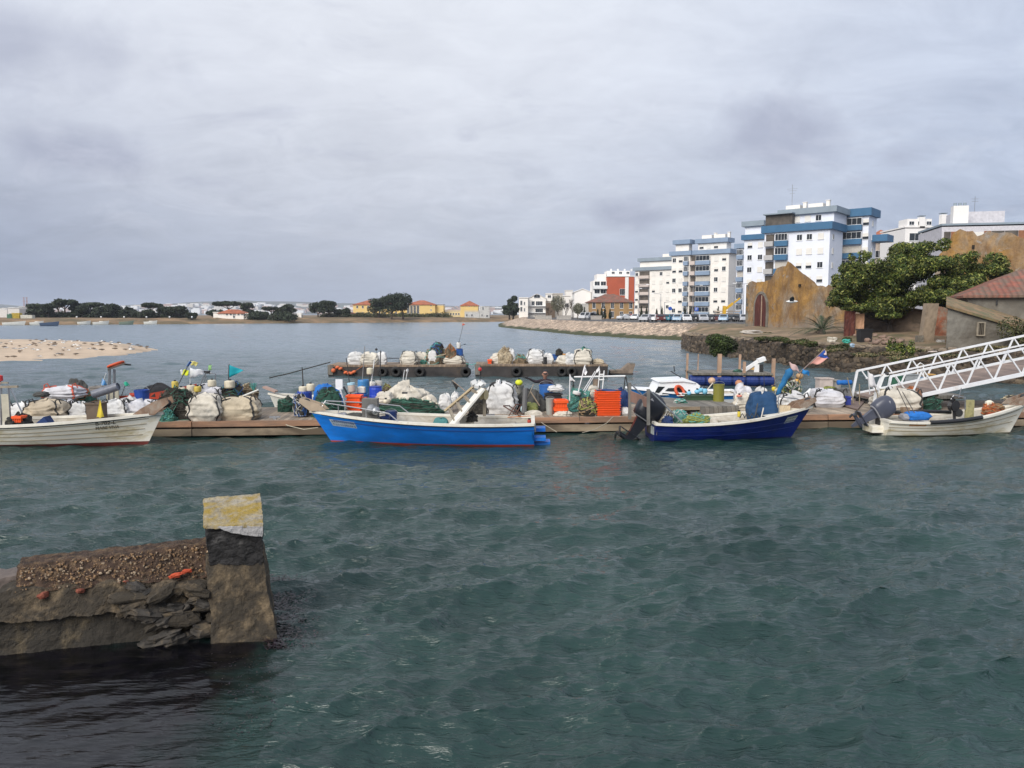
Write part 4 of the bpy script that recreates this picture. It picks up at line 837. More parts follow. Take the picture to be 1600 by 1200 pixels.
# palm-like cycad
def palm():
    p = at(1284, 530, 62); t = thing('dwarf_palm', 'dark green dwarf palm with arching fronds before the yellow ruin', 'palm', (p.x, 62, 1.75)); rg = random.Random(8)
    MB().lathe([(.3, -.1), (.33, .2), (.25, .5), (.1, .65)], 10).build('trunk', bark, t, True)
    for k in range(30):
        a = rg.uniform(0, 2*PI); el = rg.uniform(.15, 1.35); ln = rg.uniform(2.2, 3.2); b = MB(); pts = []
        for i in range(9):
            s = i/8; r = ln*s*math.cos(el)*(1); z = .5+ln*s*math.sin(el)-.9*ln*.5*s*s; pts.append(Vector((r*math.cos(a), r*math.sin(a), z)))
        b.path(pts, [.025*(1-.8*i/8) for i in range(9)], 4); sd = Vector((-math.sin(a), math.cos(a), 0))
        for i in range(16):
            s = .12+.86*i/15; j = min(7, int(s*8)); f = s*8-j; q = pts[j].lerp(pts[j+1], f); d = (pts[j+1]-pts[j]).normalized(); l = .42*math.sin(PI*min(1, s*.85+.12))
            for g in (-1, 1): e = q+(sd*g*.9+d*.5+Vector((0, 0, -.1))).normalized()*l; b.add([q-d*.025, q+d*.03, e], [(0, 1, 2)])
        b.build('frond', M('palm_green', (.03, .055, .02), .6, var=.4), t)
palm()
# scrub and weeds on the quay
def weeds(name, label, pts, n, ls, h, mats, seed):
    rg = random.Random(seed); bl = []
    for px, py, w in pts:
        p = onz(px, py, 1.8); s = w*p.y/1200
        for _ in range(5): bl.append(((p.x+rg.uniform(-.5, .5)*s, p.y+rg.uniform(-.4, .4)*s, 1.7+rg.random()*h*.5), (s*.3, s*.3, h*.55)))
    o = crown(name, bl, n, ls, seed, mats, None); return tag(o, label, 'weeds', kind='stuff')
weeds('weeds', 'green weeds and dry grass growing along the foot of the ruin walls', [(1205, 528, 30), (1225, 530, 30), (1245, 533, 30), (1180, 519, 20), (1262, 536, 25), (1310, 541, 22), (1195, 522, 20), (1325, 530, 16)], 14000, .10, .25, olive+[figg[0]], 3)
weeds('dry_grass', 'dry brown grass tufts on the quay edge', [(1300, 545, 40), (1340, 552, 40), (1380, 550, 40), (1420, 556, 40), (1480, 552, 50), (1530, 545, 40), (1560, 540, 40), (1590, 560, 40), (1430, 545, 30), (1290, 520, 30), (1330, 527, 25)], 12000, .08, .13, [leafmat('dry1', (.22, .17, .09)), leafmat('dry2', (.14, .115, .055)), olive[2]], 4)
p = onz(1126, 545, 1.3); bush('shrub', 'dark green shrub hanging over the left end of the old quay wall', (p.x+.3, p.y-.3, .9), 2.3, 1.5, 7000, .11, 11, [figg[0], figg[3], olive[2]])
p = onz(1400, 552, 1.6); bush('shrub', 'small bright green shrub on the quay wall before the low ruin', (p.x, p.y-.5, 1.2), 1.2, 1.3, 2500, .1, 12, figg)
p = at(1580, 520, 44); bush('shrub', 'wiry grey-green shrub in front of the lean-to at the right edge', (p.x+.3, 42.8, 1.6), 3.0, 2.2, 5000, .1, 13, olive)
# bare trees near the ochre house
def bare(label, px, Y, h, seed, mt, leaf=None):
    p = at(px, 500, Y); t = thing('bare_tree', label, 'tree', (p.x, Y, 2.05), 0, 'bare street trees by the promenade'); b = MB(); rg = random.Random(seed)
    def br(a, d, l, r, k):
        e = a+d*l; b.path([a, a.lerp(e, .5)+Vector((rg.uniform(-.05, .05), rg.uniform(-.05, .05), 0))*l, e], [r, r*.8, r*.55], 5)
        if k:
            for _ in range(4): br(a.lerp(e, rg.uniform(.5, 1)), (d+Vector((rg.uniform(-.7, .7), rg.uniform(-.7, .7), rg.uniform(-.2, .4)))).normalized(), l*.66, r*.5, k-1)
    br(Vector((0, 0, -.2)), Vector((0, 0, 1)), h*.35, .16, 4); b.build('branches', bark, t)
    if leaf: crown('foliage', [((0, 0, h*.6), (h*.3, h*.3, h*.32))], 2600, .2, seed, leaf, t)
    return t
pal = [leafmat('pale_leaf', (.2, .2, .13)), leafmat('pale_leaf_dark', (.12, .12, .07))]
for i, (px, h, lf, lab) in enumerate([(872, 7.5, pal, 'pale leafy willow-like tree left of the bare ones'), (884, 6, None, 'bare brown tree between two leafy ones before the white blocks'), (895, 8, None, 'tallest bare brown tree before the blank white wall'), (903, 5, pal, 'small pale tree left of the ochre house'), (857, 5, None, 'small bare tree before the narrow brown block')]): bare(lab, px, 225, h, i+40, bark, lf)
for i, (px, Y, lab) in enumerate([(934, 205, 'leftmost small cypress before the ochre house'), (940, 205, 'second small cypress before the ochre house'), (945, 205, 'third small cypress before the ochre house'), (953, 207, 'thin cypress right of the group before the ochre house'), (1002, 190, 'cypress at the left foot of the grey banded block'), (1010, 190, 'taller cypress beside the lamp at the grey banded block'), (1026, 190, 'single cypress in the middle before the grey banded block'), (1034, 190, 'cypress left of the blue road sign'), (1070, 185, 'cypress before the pale blue bays'), (1078, 185, 'dark cypress right beside the blue parking sign'), (1122, 180, 'cypress left of the yellow crane'), (913, 210, 'small cypress beside the grey side bay of the ochre house')]):
    p = at(px, 500, Y); t = thing('cypress', lab, 'tree', (p.x, Y, 2.05), 0, 'small cypresses along the car park'); h = 3.2 if i % 3 else 2.6
    MB().tube((0, 0, -.1), (0, 0, .7), .08).build('trunk', bark, t); crown('crown', [((0, 0, h*.25+h*.16*k), (.42-.07*k, .42-.07*k, h*.18)) for k in range(5)], 900, .22, i, pineg, t)
# ---------------------------------------------------------------- cars
def car(body_col, kind=0):
    t = thing('parked_car', 'car', 'car'); paint = M('car_paint_'+body_col[0], body_col[1], .25, .3, var=.03)
    Lc, Wc = (4.2, 1.72); hs = 1.45 if not kind else 1.9
    side = [(-2.1, .35), (-2.05, .75), (-1.9, .88), (-1.2, .95), (-.55, hs-.04), (.9, hs), (1.75, 1.0), (2.05, .92), (2.1, .4), (1.9, .25), (-1.9, .25)] if not kind else [(-2.1, .35), (-2.08, .9), (-1.6, 1.05), (-1.05, hs-.05), (2.0, hs), (2.1, 1.0), (2.1, .4), (1.9, .25), (-1.9, .25)]
    b = MB(); n = len(side); vs = []
    for yy, sc in ((-Wc/2, 1), (-Wc/2+.12, 1), (Wc/2-.12, 1), (Wc/2, 1)):
        for x, z in side:
            k = yy if z < 1. else yy*.82; vs.append((x*(.985 if abs(yy) > Wc/2-.05 else 1), k, z-(.03 if abs(yy) > Wc/2-.05 else 0)))
    fs = [(i*n+j, i*n+(j+1) % n, (i+1)*n+(j+1) % n, (i+1)*n+j) for i in range(3) for j in range(n)]+[tuple(range(n))[::-1], tuple(range(3*n, 4*n))]
    b.add(vs, fs); b.build('body', paint, t)
    g = MB()
    for s in (-1, 1): g.add([(-1.05, s*(Wc*.43), .98), (-.5, s*(Wc*.415), hs-.14), (.85, s*(Wc*.415), hs-.12), (1.5, s*(Wc*.43), 1.0)], [(0, 1, 2, 3) if s < 0 else (3, 2, 1, 0)])
    g.build('side_windows', glass, t)
    xa, za, xb, zb = (side[3][0], side[3][1], side[4][0], side[4][1]) if not kind else (side[2][0], side[2][1], side[3][0], side[3][1])
    MB().add([(xa+.03, -.62, za+.05), (xa+.03, .62, za+.05), (xb-.04, .56, zb-.06), (xb-.04, -.56, zb-.06)], [(0, 3, 2, 1)], X=Matrix.Translation((-.025, 0, .025))).build('windscreen', glass, t)
    MB().add([(2.12 if kind else 1.7, -.6, 1.05), (2.12 if kind else 1.7, .6, 1.05), (2.05 if kind else 1.0, .55, hs-.06), (2.05 if kind else 1.0, -.55, hs-.06)], [(0, 1, 2, 3)], X=Matrix.Translation((.03, 0, .03))).build('rear_window', glass, t)
    for x in (-1.35, 1.3):
        for s in (-1, 1):
            w = MB().lathe([(.0, -.1), (.31, -.1), (.33, 0), (.31, .1), (.0, .1)], 14, (x, s*(Wc/2-.1), .31), (PI/2, 0, 0)).build('wheel', black, t)
            MB().lathe([(.0, -.11), (.19, -.105), (.19, .105), (.0, .11)], 10, (x, s*(Wc/2-.1), .31), (PI/2, 0, 0)).build('rim', metal, w)
    for s in (-1, 1):
        MB().box((-2.07, s*.62, .7), (.08, .3, .15)).build('headlight', M('lamp_glass', (.7, .7, .7), .2), t)
        MB().box((2.07, s*.65, .75), (.06, .22, .2)).build('tail_light', M('tail_red', (.3, .01, .01), .3), t)
    return t
CC = {'silver': (.45, .46, .48), 'white': (.75, .75, .75), 'dark grey': (.05, .052, .055), 'blue': (.04, .14, .28), 'teal': (.03, .17, .22), 'maroon': (.12, .03, .025), 'red': (.4, .03, .02), 'black': (.012, .012, .014), 'light blue': (.3, .4, .5)}
protos = {}
lots = [(1010, 148, 'silver', 'pale silver car partly behind the street lamp, left end of the long row'), (1019, 150, 'white', 'white car second from the left end of the long row'), (1031, 148, 'maroon', 'maroon car in the long row below the grey banded block'), (1041, 149, 'teal', 'teal car beside the maroon one in the long row'), (1048, 152, 'blue', 'blue car behind the teal one in the long row'), (1059, 148, 'light blue', 'light blue hatchback in the long row below the pale blue bays'), (1072, 148, 'white', 'white car left of the black estate in the long row'), (1084, 149, 'black', 'black estate right of a white car in the long row'), (1098, 147, 'silver', 'bright silver car in the middle of the long row'), (1109, 149, 'dark grey', 'dark car right of the bright silver one'), (1119, 151, 'maroon', 'dark maroon car between two greys in the long row'), (1131, 147, 'light blue', 'large pale blue saloon parked before the yellow crane'), (1143, 150, 'dark grey', 'dark grey car right of the pale blue saloon'), (1153, 149, 'black', 'black car near the left corner of the ruin'), (1162, 147, 'silver', 'silver car half hidden by the left corner of the ruin'),
 (976, 195, 'white', 'white car at the left of a small group before the ochre house'), (984, 197, 'red', 'red car beside the white one before the ochre house'), (993, 195, 'white', 'white hatchback right of the red car'), (914, 205, 'white', 'white van parked left of the ochre house corner'), (922, 205, 'silver', 'silver car beside the white van left of the ochre house'), (929, 206, 'black', 'black car at the foot of the ochre house'), (1092, 156, 'teal', 'teal car in the second line behind the bright silver one'), (1066, 157, 'white', 'white car in the second line behind the light blue hatchback')]
for i, (px, Y, c, lab) in enumerate(lots):
    p = at(px, 500, Y); k = 1 if 'van' in lab else 0; key = (c, k); rz = R(62+(i*37) % 25) if Y < 170 else R(20+(i*41) % 50)
    if key not in protos:
        protos[key] = o = car((c+('v' if k else ''), CC[c]), k); o.location = (p.x, Y, 2.06); o.rotation_euler.z = rz; o['label'] = lab; o['group'] = 'cars parked along the waterfront'
    else: dup(protos[key], (p.x, Y, 2.06), rz, lab)
# lamps, sign, crane
def lamp(label, px, py, Y, arm=1, double=False):
    p = at(px, 500, Y); h = at(px, py, Y).z-2.05; t = thing('street_lamp', label, 'street lamp', (p.x, Y, 2.05), 0, 'street lamps by the car park')
    MB().path([(0, 0, 0), (0, 0, h*.7), (0, 0, h)], [.09, .07, .05], 8).build('pole', metal, t)
    for s in ((-1, 1) if double else (arm,)):
        MB().path([(0, 0, h-.1), (s*.5, 0, h), (s*1.5, 0, h+.05)], .04, 6).build('arm', metal, t); MB().box((s*1.8, 0, h+.04), (.7, .25, .12), tap=.8).build('lamp_head', frameW, t)
for q in [('tall street lamp before the left edge of the grey banded block', 998, 445, 165, 1), ('street lamp second from left before the grey banded block', 1013, 451, 170, -1), ('street lamp with left arm before the white block, third from left', 1032, 459, 168, -1), ('short street lamp beside the blue road sign', 1038, 472, 160, 1), ('street lamp before the pale blue bays of the middle block', 1082, 446, 175, 1), ('slender lamp left of the yellow crane', 1146, 447, 168, -1)]: lamp(*q)
lamp('double armed street lamp beside the left corner of the ruin', 1161, 443, 150, 1, True)
for i, (px, lab) in enumerate([(120, 'leftmost'), (158, 'second'), (194, 'third'), (229, 'fourth'), (265, 'fifth'), (300, 'sixth')]):
    p = at(px, 497, 268); t = thing('bank_lamp', f'low white globe lamp on the far left bank, {lab} from the left', 'lamp', (p.x, 268, 1.75), 0, 'white globe lamps along the far bank')
    MB().tube((0, 0, 0), (0, 0, .5), .06).build('post', metal, t); MB().ball((0, 0, .65), .3).build('globe', frameW, t)
p = at(1088, 490, 155); t = thing('road_sign', 'blue square road sign on a pole before the middle block', 'road sign', (p.x, 155, 2.05))
MB().tube((0, 0, 0), (0, 0, 2.9), .04).build('pole', metal, t); s = MB().box((0, -.06, 2.4), (.75, .04, .75)).build('sign_plate', M('sign_blue', (.03, .1, .45), .4), t)
b = MB(); b.box((-.13, -.09, 2.4), (.08, .02, .46)); b.path([(-.1, -.09, 2.6), (.1, -.09, 2.6), (.14, -.09, 2.5), (.1, -.09, 2.4), (-.1, -.09, 2.4)], .035, 4); b.build('letter', frameW, s)
p = at(1047, 485, 162); t = thing('road_sign', 'round blue road sign right of the cypresses', 'road sign', (p.x, 162, 2.05)); MB().tube((0, 0, 0), (0, 0, 2.9), .04).build('pole', metal, t); MB().lathe([(0, 0), (.4, 0), (.4, .03), (0, .03)], 20, (0, -.06, 2.6), (PI/2, 0, 0)).build('sign_plate', M('sign_blue'), t)
def crane():
    yel = M('crane_yellow', (.62, .36, .02), .5, var=.1); p = at(1133, 495, 170); t = thing('yellow_crane', 'yellow loader crane with raised arm before the middle apartment block', 'crane', (p.x, 170, 2.05))
    def q(px, py): v = at(px, py, 170); return (v.x-p.x, 0, v.z-2.05)
    MB().bar(q(1131, 497), q(1132, 478), .8, .6).build('mast', yel, t); MB().bar(q(1132, 484), q(1145, 474), .5).build('boom', yel, t); MB().bar(q(1145, 474.5), q(1156, 466), .34).build('jib', yel, t)
    MB().box((.9, 0, .5), (4.5, 1.8, 1.1)).build('chassis', M('dark_paint', (.06, .05, .04), .6), t)
crane()
house('site_wall', 'low beige wall and hut behind the cars beside the yellow crane', 'wall', 1118, 1155, 172, 2.05, 489, 488, 1, M('tan_render'), None, (), rtype='flat')
# promenade low wall segments
for i, (a, c, lab) in enumerate([(835, 862, 'left'), (868, 892, 'middle'), (920, 940, 'right')]):
    p, q = at(a, 500, 205), at(c, 500, 200); b = MB().box(((p.x+q.x)/2, 200, 2.55), (q.x-p.x, .4, 1.)); b.box(((p.x+q.x)/2, 200, 3.08), (q.x-p.x+.1, .55, .08)); tag(b.build('promenade_wall', M('concrete_pale', (.4, .37, .33), .9, var=.15)), f'{lab} length of low pale promenade wall above the stone bank', 'low wall', 'low promenade walls')
# debris on the quay
def sackpile(label, px, py, w, h, col, seed, z=1.6):
    p = onz(px, py, z); b = MB(); s = w*p.y/1200; hh = h*p.y/1200
    b.rock((0, 0, hh*.4), (s, s*.7, hh), seed, n=12, amp=.6, rot=(0, 0, 0)); return tag(b.build('debris_bag', M('bagcol%d' % seed, col, .7, var=.15, bump=.8, bscale=5), loc=p, smooth=False), label, 'bag')
sackpile('crumpled pale sheet pile left of the dwarf palm on the quay', 1175, 522, 34, 7, (.42, .38, .33), 51, 1.9); sackpile('white rubbish bag on the quay below the dwarf palm', 1300, 536, 15, 11, (.5, .46, .38), 52); sackpile('turquoise rubbish bag on the quay beside the white one', 1322, 536, 13, 7, (.05, .38, .3), 53)
sackpile('small pale blue rag at the quay edge', 1331, 542, 8, 6, (.3, .4, .5), 54); sackpile('flat white rag on the quay wall top above the gangway', 1457, 551, 14, 3, (.5, .42, .36), 55); sackpile('pale rubbish heap at the foot of the low ruin wall', 1470, 536, 14, 6, (.4, .38, .35), 56, 1.7)
def rubble():
    b = MB(); rg = random.Random(9)
    for i in range(110):
        p = onz(rg.gauss(1378, 18), rg.uniform(519, 538), 1.75); s = rg.uniform(.12, .4); b.rock((p.x, p.y, 1.72+s*.3+rg.random()*.3*max(0, 1-abs(p.x-27)*.2)), (s*1.4, s, s*.7), i, n=4)
    tag(b.build('rubble', M('pink_rubble', (.25, .17, .13), .95, var=.3)), 'heap of broken pinkish brick rubble under the fig tree', 'rubble', kind='stuff')
rubble()
# ================================================================ dock, boats
DZ = .45
def yf(x): return 21.8+.08*(x+16)
DA = math.atan(.08)
wood = M('weathered_planks', (.36, .29, .22), .9, var=.25, scale=2.5, kind='planks', bump=.4, dirt=.3, dcol=(.2, .165, .13), dscale=1.2)
beamw = M('orange_beam', (.40, .22, .13), .85, var=.25, scale=1.5, dirt=.35, dcol=(.19, .12, .08), dscale=1.5, stretch=(.25, 1, 1))
fenderw = M('fender_beam', (.30, .235, .16), .9, var=.3, scale=1.5, dirt=.4, dcol=(.12, .09, .06), dscale=1.2, stretch=(.3, 1, 1))
oldwood = M('old_wood', (.28, .24, .18), .9, var=.2, bump=.3)
greywood = M('grey_planks', (.20, .185, .16), .9, var=.25, scale=3, kind='planks', dirt=.2, dcol=(.12, .11, .09))
rope = M('rope_pale', (.42, .37, .28), .9, var=.2, scale=20)
ropeg = M('rope_green', (.06, .17, .12), .9, var=.3, scale=10)
roped = M('rope_dark', (.05, .045, .035), .9, var=.3, scale=10)
def dock():
    x0, x1 = -19.0, 19.5; n = 4; seg = (x1-x0)/n
    for i in range(n):
        a = x0+seg*i; c = a+seg/2; t = thing('dock_section', ('leftmost', 'second', 'third', 'rightmost')[i]+' of four sections of the timber floating dock the boats are tied to', 'floating dock', (c, yf(c), 0), DA, 'sections of the timber floating dock'); l = seg/math.cos(DA)-.03
        MB().box((0, 1.65, DZ-.04), (l, 3.14, .08)).build('deck', wood, t)
        b = MB(); b.box((0, 0, DZ-.08), (l, .14, .16)); b.build('edge_beam', beamw, t)
        b = MB().box((0, -.02, .13), (l, .13, .2)); b.build('fender_beam', fenderw, t)
        MB().box((0, 3.3, DZ-.1), (l, .12, .2)).build('edge_beam', fenderw, t)
        b = MB()
        for k in range(4): b.box((-l/2+l*(k+.5)/4, 1.65, .1), (l/4-.8, 2.8, .5))
        b.build('float', M('dirty_float', (.07, .065, .05), .9, var=.3), t)
        for k in range(3):
            x = -l/2+l*(k+.5)/3+.7; b = MB().box((x, .25, DZ+.02), (.1, .1, .06)); b.box((x, .25, DZ+.07), (.32, .05, .05)); b.build('cleat', metal, t)
dock()
def gw():
    """gangway: lower end on the dock, climbing to the right"""
    t = thing('gangway', 'white painted lattice truss gangway with brown plank deck rising from the dock to the right', 'gangway', (12.25, 25.0, DZ), 0); sl = .212; Ln = 16; wm = M('gangway_white', (.72, .73, .74), .4, var=.05, dirt=.06, dcol=(.4, .3, .2), dscale=2)
    A = math.atan(sl)
    for s, y in ((0, 0), (1, 2.45)):
        b = MB(); P = lambda x, z: Vector((x, y, .24+x*sl+z)); hgt = .86
        b.bar(P(.15, 0), P(Ln, 0), .08, .12); b.bar(P(.1, hgt-.02), P(Ln, hgt), .06, .07)
        b.bar(P(.12, hgt-.03), P(-.05, -.2), .07)
        k = 0; x = .25
        while x < Ln-1:
            b.bar(P(x, hgt), P(x+.55, 0), .04); b.bar(P(x+.55, 0), P(x+.9, hgt), .044); x += .9; k += 1
        b.build('truss', wm, t)
        MB().bar(P(.4, .52)+Vector((0, .08 if s == 0 else -.08, 0)), P(Ln, .56)+Vector((0, .08 if s == 0 else -.08, 0)), .05).build('handrail', wm, t)
    b = MB(); X = Matrix.Translation((0, 1.225, .22)) @ Euler((0, -A, 0)).to_matrix().to_4x4()
    b.add([(x, y, z) for z in (-.04, .03) for x, y in ((.1, -1.15), (Ln, -1.15), (Ln, 1.15), (.1, 1.15))], [(3, 2, 1, 0), (4, 5, 6, 7), (0, 1, 5, 4), (1, 2, 6, 5), (2, 3, 7, 6), (3, 0, 4, 7)], X=X)
    b.build('deck', M('gangway_planks', (.25, .19, .16), .9, var=.2, scale=2, kind='planks'), t)
    b = MB()
    for x in (.1, .55): b.lathe([(0, -.04), (.1, -.04), (.1, .04), (0, .04)], 10, (x, .3, -.0+.1), (PI/2, 0, 0)); b.lathe([(0, -.04), (.1, -.04), (.1, .04), (0, .04)], 10, (x, 2.2, .1), (PI/2, 0, 0))
    b.build('roller', black, t)
gw()
def Wt(root, px, py, Y):
    """pixel+depth -> local coordinates of a thing"""
    return (Matrix.Translation(root.location) @ Matrix.Rotation(root.rotation_euler.z, 4, 'Z')).inverted() @ at(px, py, Y)
def hull(name, label, loc, rz, Ln, B, zs, zm, zb, rake, mats, draft=.22, wl=.05, floor=.2, strakes=(), cat='fishing boat', group='fishing boats moored to the dock', b0=.84, stripe=None):
    t = thing(name, label, cat, loc, rz, group); NS = 26
    def sheer(u): return zs*(1-u/.45)*(1-u)+zm*u/.45*(1-u)/.55+zb*u*(u-.45)/.55
    def hb(u): return B/2*(b0+(1-b0)*math.sin(min(1, u/.45)*PI/2))*(1-max(0, (u-.42)/.58)**2.3)+.012
    def kz(u): return -draft*(1-.6*max(0, (u-.6)/.4)**2)
    def S(u, z, side, off=0):
        k = kz(u); s = min(1, max(0, (z-k)/(sheer(u)-k))); e = .26+.62*u*u
        y = hb(u)*(s**e)*(.93+.07*s); x = u*(Ln-rake)+rake*u**3*s
        return Vector((x, side*max(.0, y+off), z))
    def col(u): k = kz(u); return [k+(wl-k)*j/4 for j in range(5)]+[wl+(sheer(u)-wl)*j/8 for j in range(1, 9)]
    b = MB()
    for sd in (1, -1):
        vs = [S(i/NS, z, sd) for i in range(NS+1) for z in col(i/NS)]; m = 13
        fs = [(i*m+j, (i+1)*m+j, (i+1)*m+j+1, i*m+j+1) for i in range(NS) for j in range(m-1)]
        if sd > 0: fs = [f[::-1] for f in fs]
        o = len(b.v); b.v += [tuple(v) for v in vs]; b.f += [tuple(q+o for q in f) for f in fs]; b.m += [1 if j < 4 else (2 if stripe and j >= stripe else 0) for i in range(NS) for j in range(m-1)]
    cz = col(0); pl = [S(0, z, 1) for z in cz]+[S(0, z, -1) for z in reversed(cz)]; b.add(pl, [tuple(reversed(range(len(pl))))], 0)
    b.build('hull', [mats['hull'], mats['wl'], mats.get('stripe', mats['hull'])], t, True)
    inn = MB()
    for sd in (1, -1): inn.grid(lambda u, v: S(u*.97, floor+(sheer(u*.97)-floor)*v, sd, -.05), NS, 5)
    inn.grid(lambda u, v: (lambda q: (q.x, q.y*(2*v-1), floor))(S(u*.96, floor+.001, 1, -.05)), NS, 4)
    zt = S(0, zs, 1, -.05); inn.add([(.05, -zt.y, floor), (.05, zt.y, floor), (.05, zt.y, zs), (.05, -zt.y, zs)], [(0, 1, 2, 3)])
    inn.build('inner_lining', mats['inner'], t, True)
    g = MB()
    for sd in (1, -1):
        def fn(u, v):
            q = S(u, sheer(u), sd); o_ = [(.035, -.035), (.035, .03), (-.085, .03), (-.085, -.035), (.035, -.035)][round(v*4)]
            return (q.x+(.03 if u > .98 else 0), sd*max(0., sd*q.y+o_[0]), q.z+o_[1])
        g.grid(fn, NS, 4)
    g.box((.03, 0, zs), (.1, 2*S(0, zs, 1).y, .07)); g.build('gunwale', mats['rail'], t)
    if strakes:
        st = MB()
        for s_ in strakes:
            for sd in (1, -1): st.path([S(i/NS, wl+(sheer(i/NS)-wl)*(s_+(.12*(i/NS-.5) if i/NS > .5 else 0)), sd, .002) for i in range(0, NS)], .009, 4)
        st.build('strakes', mats['strake'], t)
    return t, S, sheer, hb
def hulltext(root, S, sheer, text, u0, zfrac, h, mat, sd, name='lettering', plate=None, flip=False, slope=0, Ln=1, wx=1.):
    cu = bpy.data.curves.new(name, 'FONT'); cu.body = text; cu.size = 1; cu.offset = .018; o = bpy.data.objects.new(name, cu); me = bpy.data.meshes.new_from_object(o); bpy.data.objects.remove(o)
    xs = [v.co.x for v in me.vertices]; W = max(xs)
    for v in me.vertices:
        x = v.co.x*h*wx*1.35/Ln; u = u0+x*(1 if not flip else -1); z = sheer(u)*zfrac+v.co.y*h*1.35+slope*x; q = S(u, z, sd, .006); v.co = q
    me.materials.append(mat); r = bpy.data.objects.new(name, me); COL.objects.link(r); r.parent = root
    if plate:
        b = MB(); b.grid(lambda a, c: S(u0+(-.02+(W*h*wx*1.35/Ln+.04)*a)*(1 if not flip else -1), sheer(u0)*0+sheer(u0+(W*h*wx*1.35/Ln*a)*(1 if not flip else -1))*zfrac+slope*W*h*wx*1.35/Ln*a-.03+(plate[1])*c, sd, .003), 14, 3); b.build('number_plate', plate[0], root)
    return r
def hullmarks(root, S, sheer, u0, zfrac, W, mat, sd, plate, Ln, flip):
    g = -1 if flip else 1; b = MB(); rg = random.Random(int(Ln*10)); du = W/Ln*g
    b.grid(lambda a, c: S(u0+du*a, sheer(u0+du*a)*zfrac-.1+.19*c, sd, .003), 16, 3); p = b.build('number_plate', plate, root); k = MB()
    for r in range(2):
        x = .06
        while x < .9:
            l = rg.uniform(.03, .07); z0 = -.08+.085*(1-r)
            for q in (0, l*.6):
                vs = [S(u0+du*(x+q+a), sheer(u0+du*(x+q))*zfrac+z0+c, sd, .007) for a, c in ((0, 0), (.016, 0), (.016, .06), (0, .06))]; k.add(vs, [(0, 1, 2, 3)])
            zc_ = z0+rg.choice((0, .025, .048)); k.add([S(u0+du*(x+a), sheer(u0+du*x)*zfrac+zc_+c, sd, .0072) for a, c in ((0, 0), (l*.6+.016, 0), (l*.6+.016, .012), (0, .012))], [(0, 1, 2, 3)]); x += l+.035
    k.build('worn_characters', mat, p)
ink = M('black_lettering', (.02, .02, .02), .7)
antif = M('antifoul_red', (.13, .02, .015), .7, var=.3, scale=3); antig = M('waterline_weed', (.05, .045, .02), .8, var=.4, scale=3)
inn_w = M('inner_cream', (.50, .47, .41), .7, var=.15, scale=2, dirt=.35, dcol=(.3, .26, .2)); inn_g = M('inner_grey', (.27, .27, .25), .7, var=.15, scale=2, dirt=.3, dcol=(.15, .14, .12))
hullw = M('hull_cream', (.78, .74, .64), .45, var=.08, scale=2, dirt=.22, dcol=(.45, .36, .17), dscale=1.6, stretch=(.4, 1, 1.6)); railw = M('rail_cream', (.70, .66, .57), .5, var=.1, dirt=.15, dcol=(.45, .38, .26), dscale=2)
def bench(t, S, u, z, th=.28, mat=None):
    y = S(u, z, 1, -.05).y; x = S(u, z, 1).x; MB().box((x, 0, z), (th, 2*y, .05)).build('bench', mat or inn_w, t)
def bowroller(t, x, z, w=.32, s=1, ln=.75, tilt=.35, mat=None):
    b = MB(); 
    for sd in (-1, 1): b.prism([(x-ln*.55, z), (x+ln*.1, z-.02), (x+ln*.55, z+tilt*.75), (x+ln*.5, z+tilt+.05), (x+ln*.1, z+tilt*.85), (x-ln*.3, z+.16)], sd*w/2-.02, sd*w/2+.02)
    o = b.build('bow_bracket', mat or M('rusty_bracket', (.21, .13, .085), .8, var=.3, dirt=.3, dcol=(.3, .25, .2), dscale=4), t)
    MB().lathe([(0, -w/2+.03), (.11, -w/2+.03), (.05, 0), (.11, w/2-.03), (0, w/2-.03)], 12, (x+ln*.36, 0, z+tilt*.65), (PI/2, 0, 0)).build('roller', dkmetal, o)
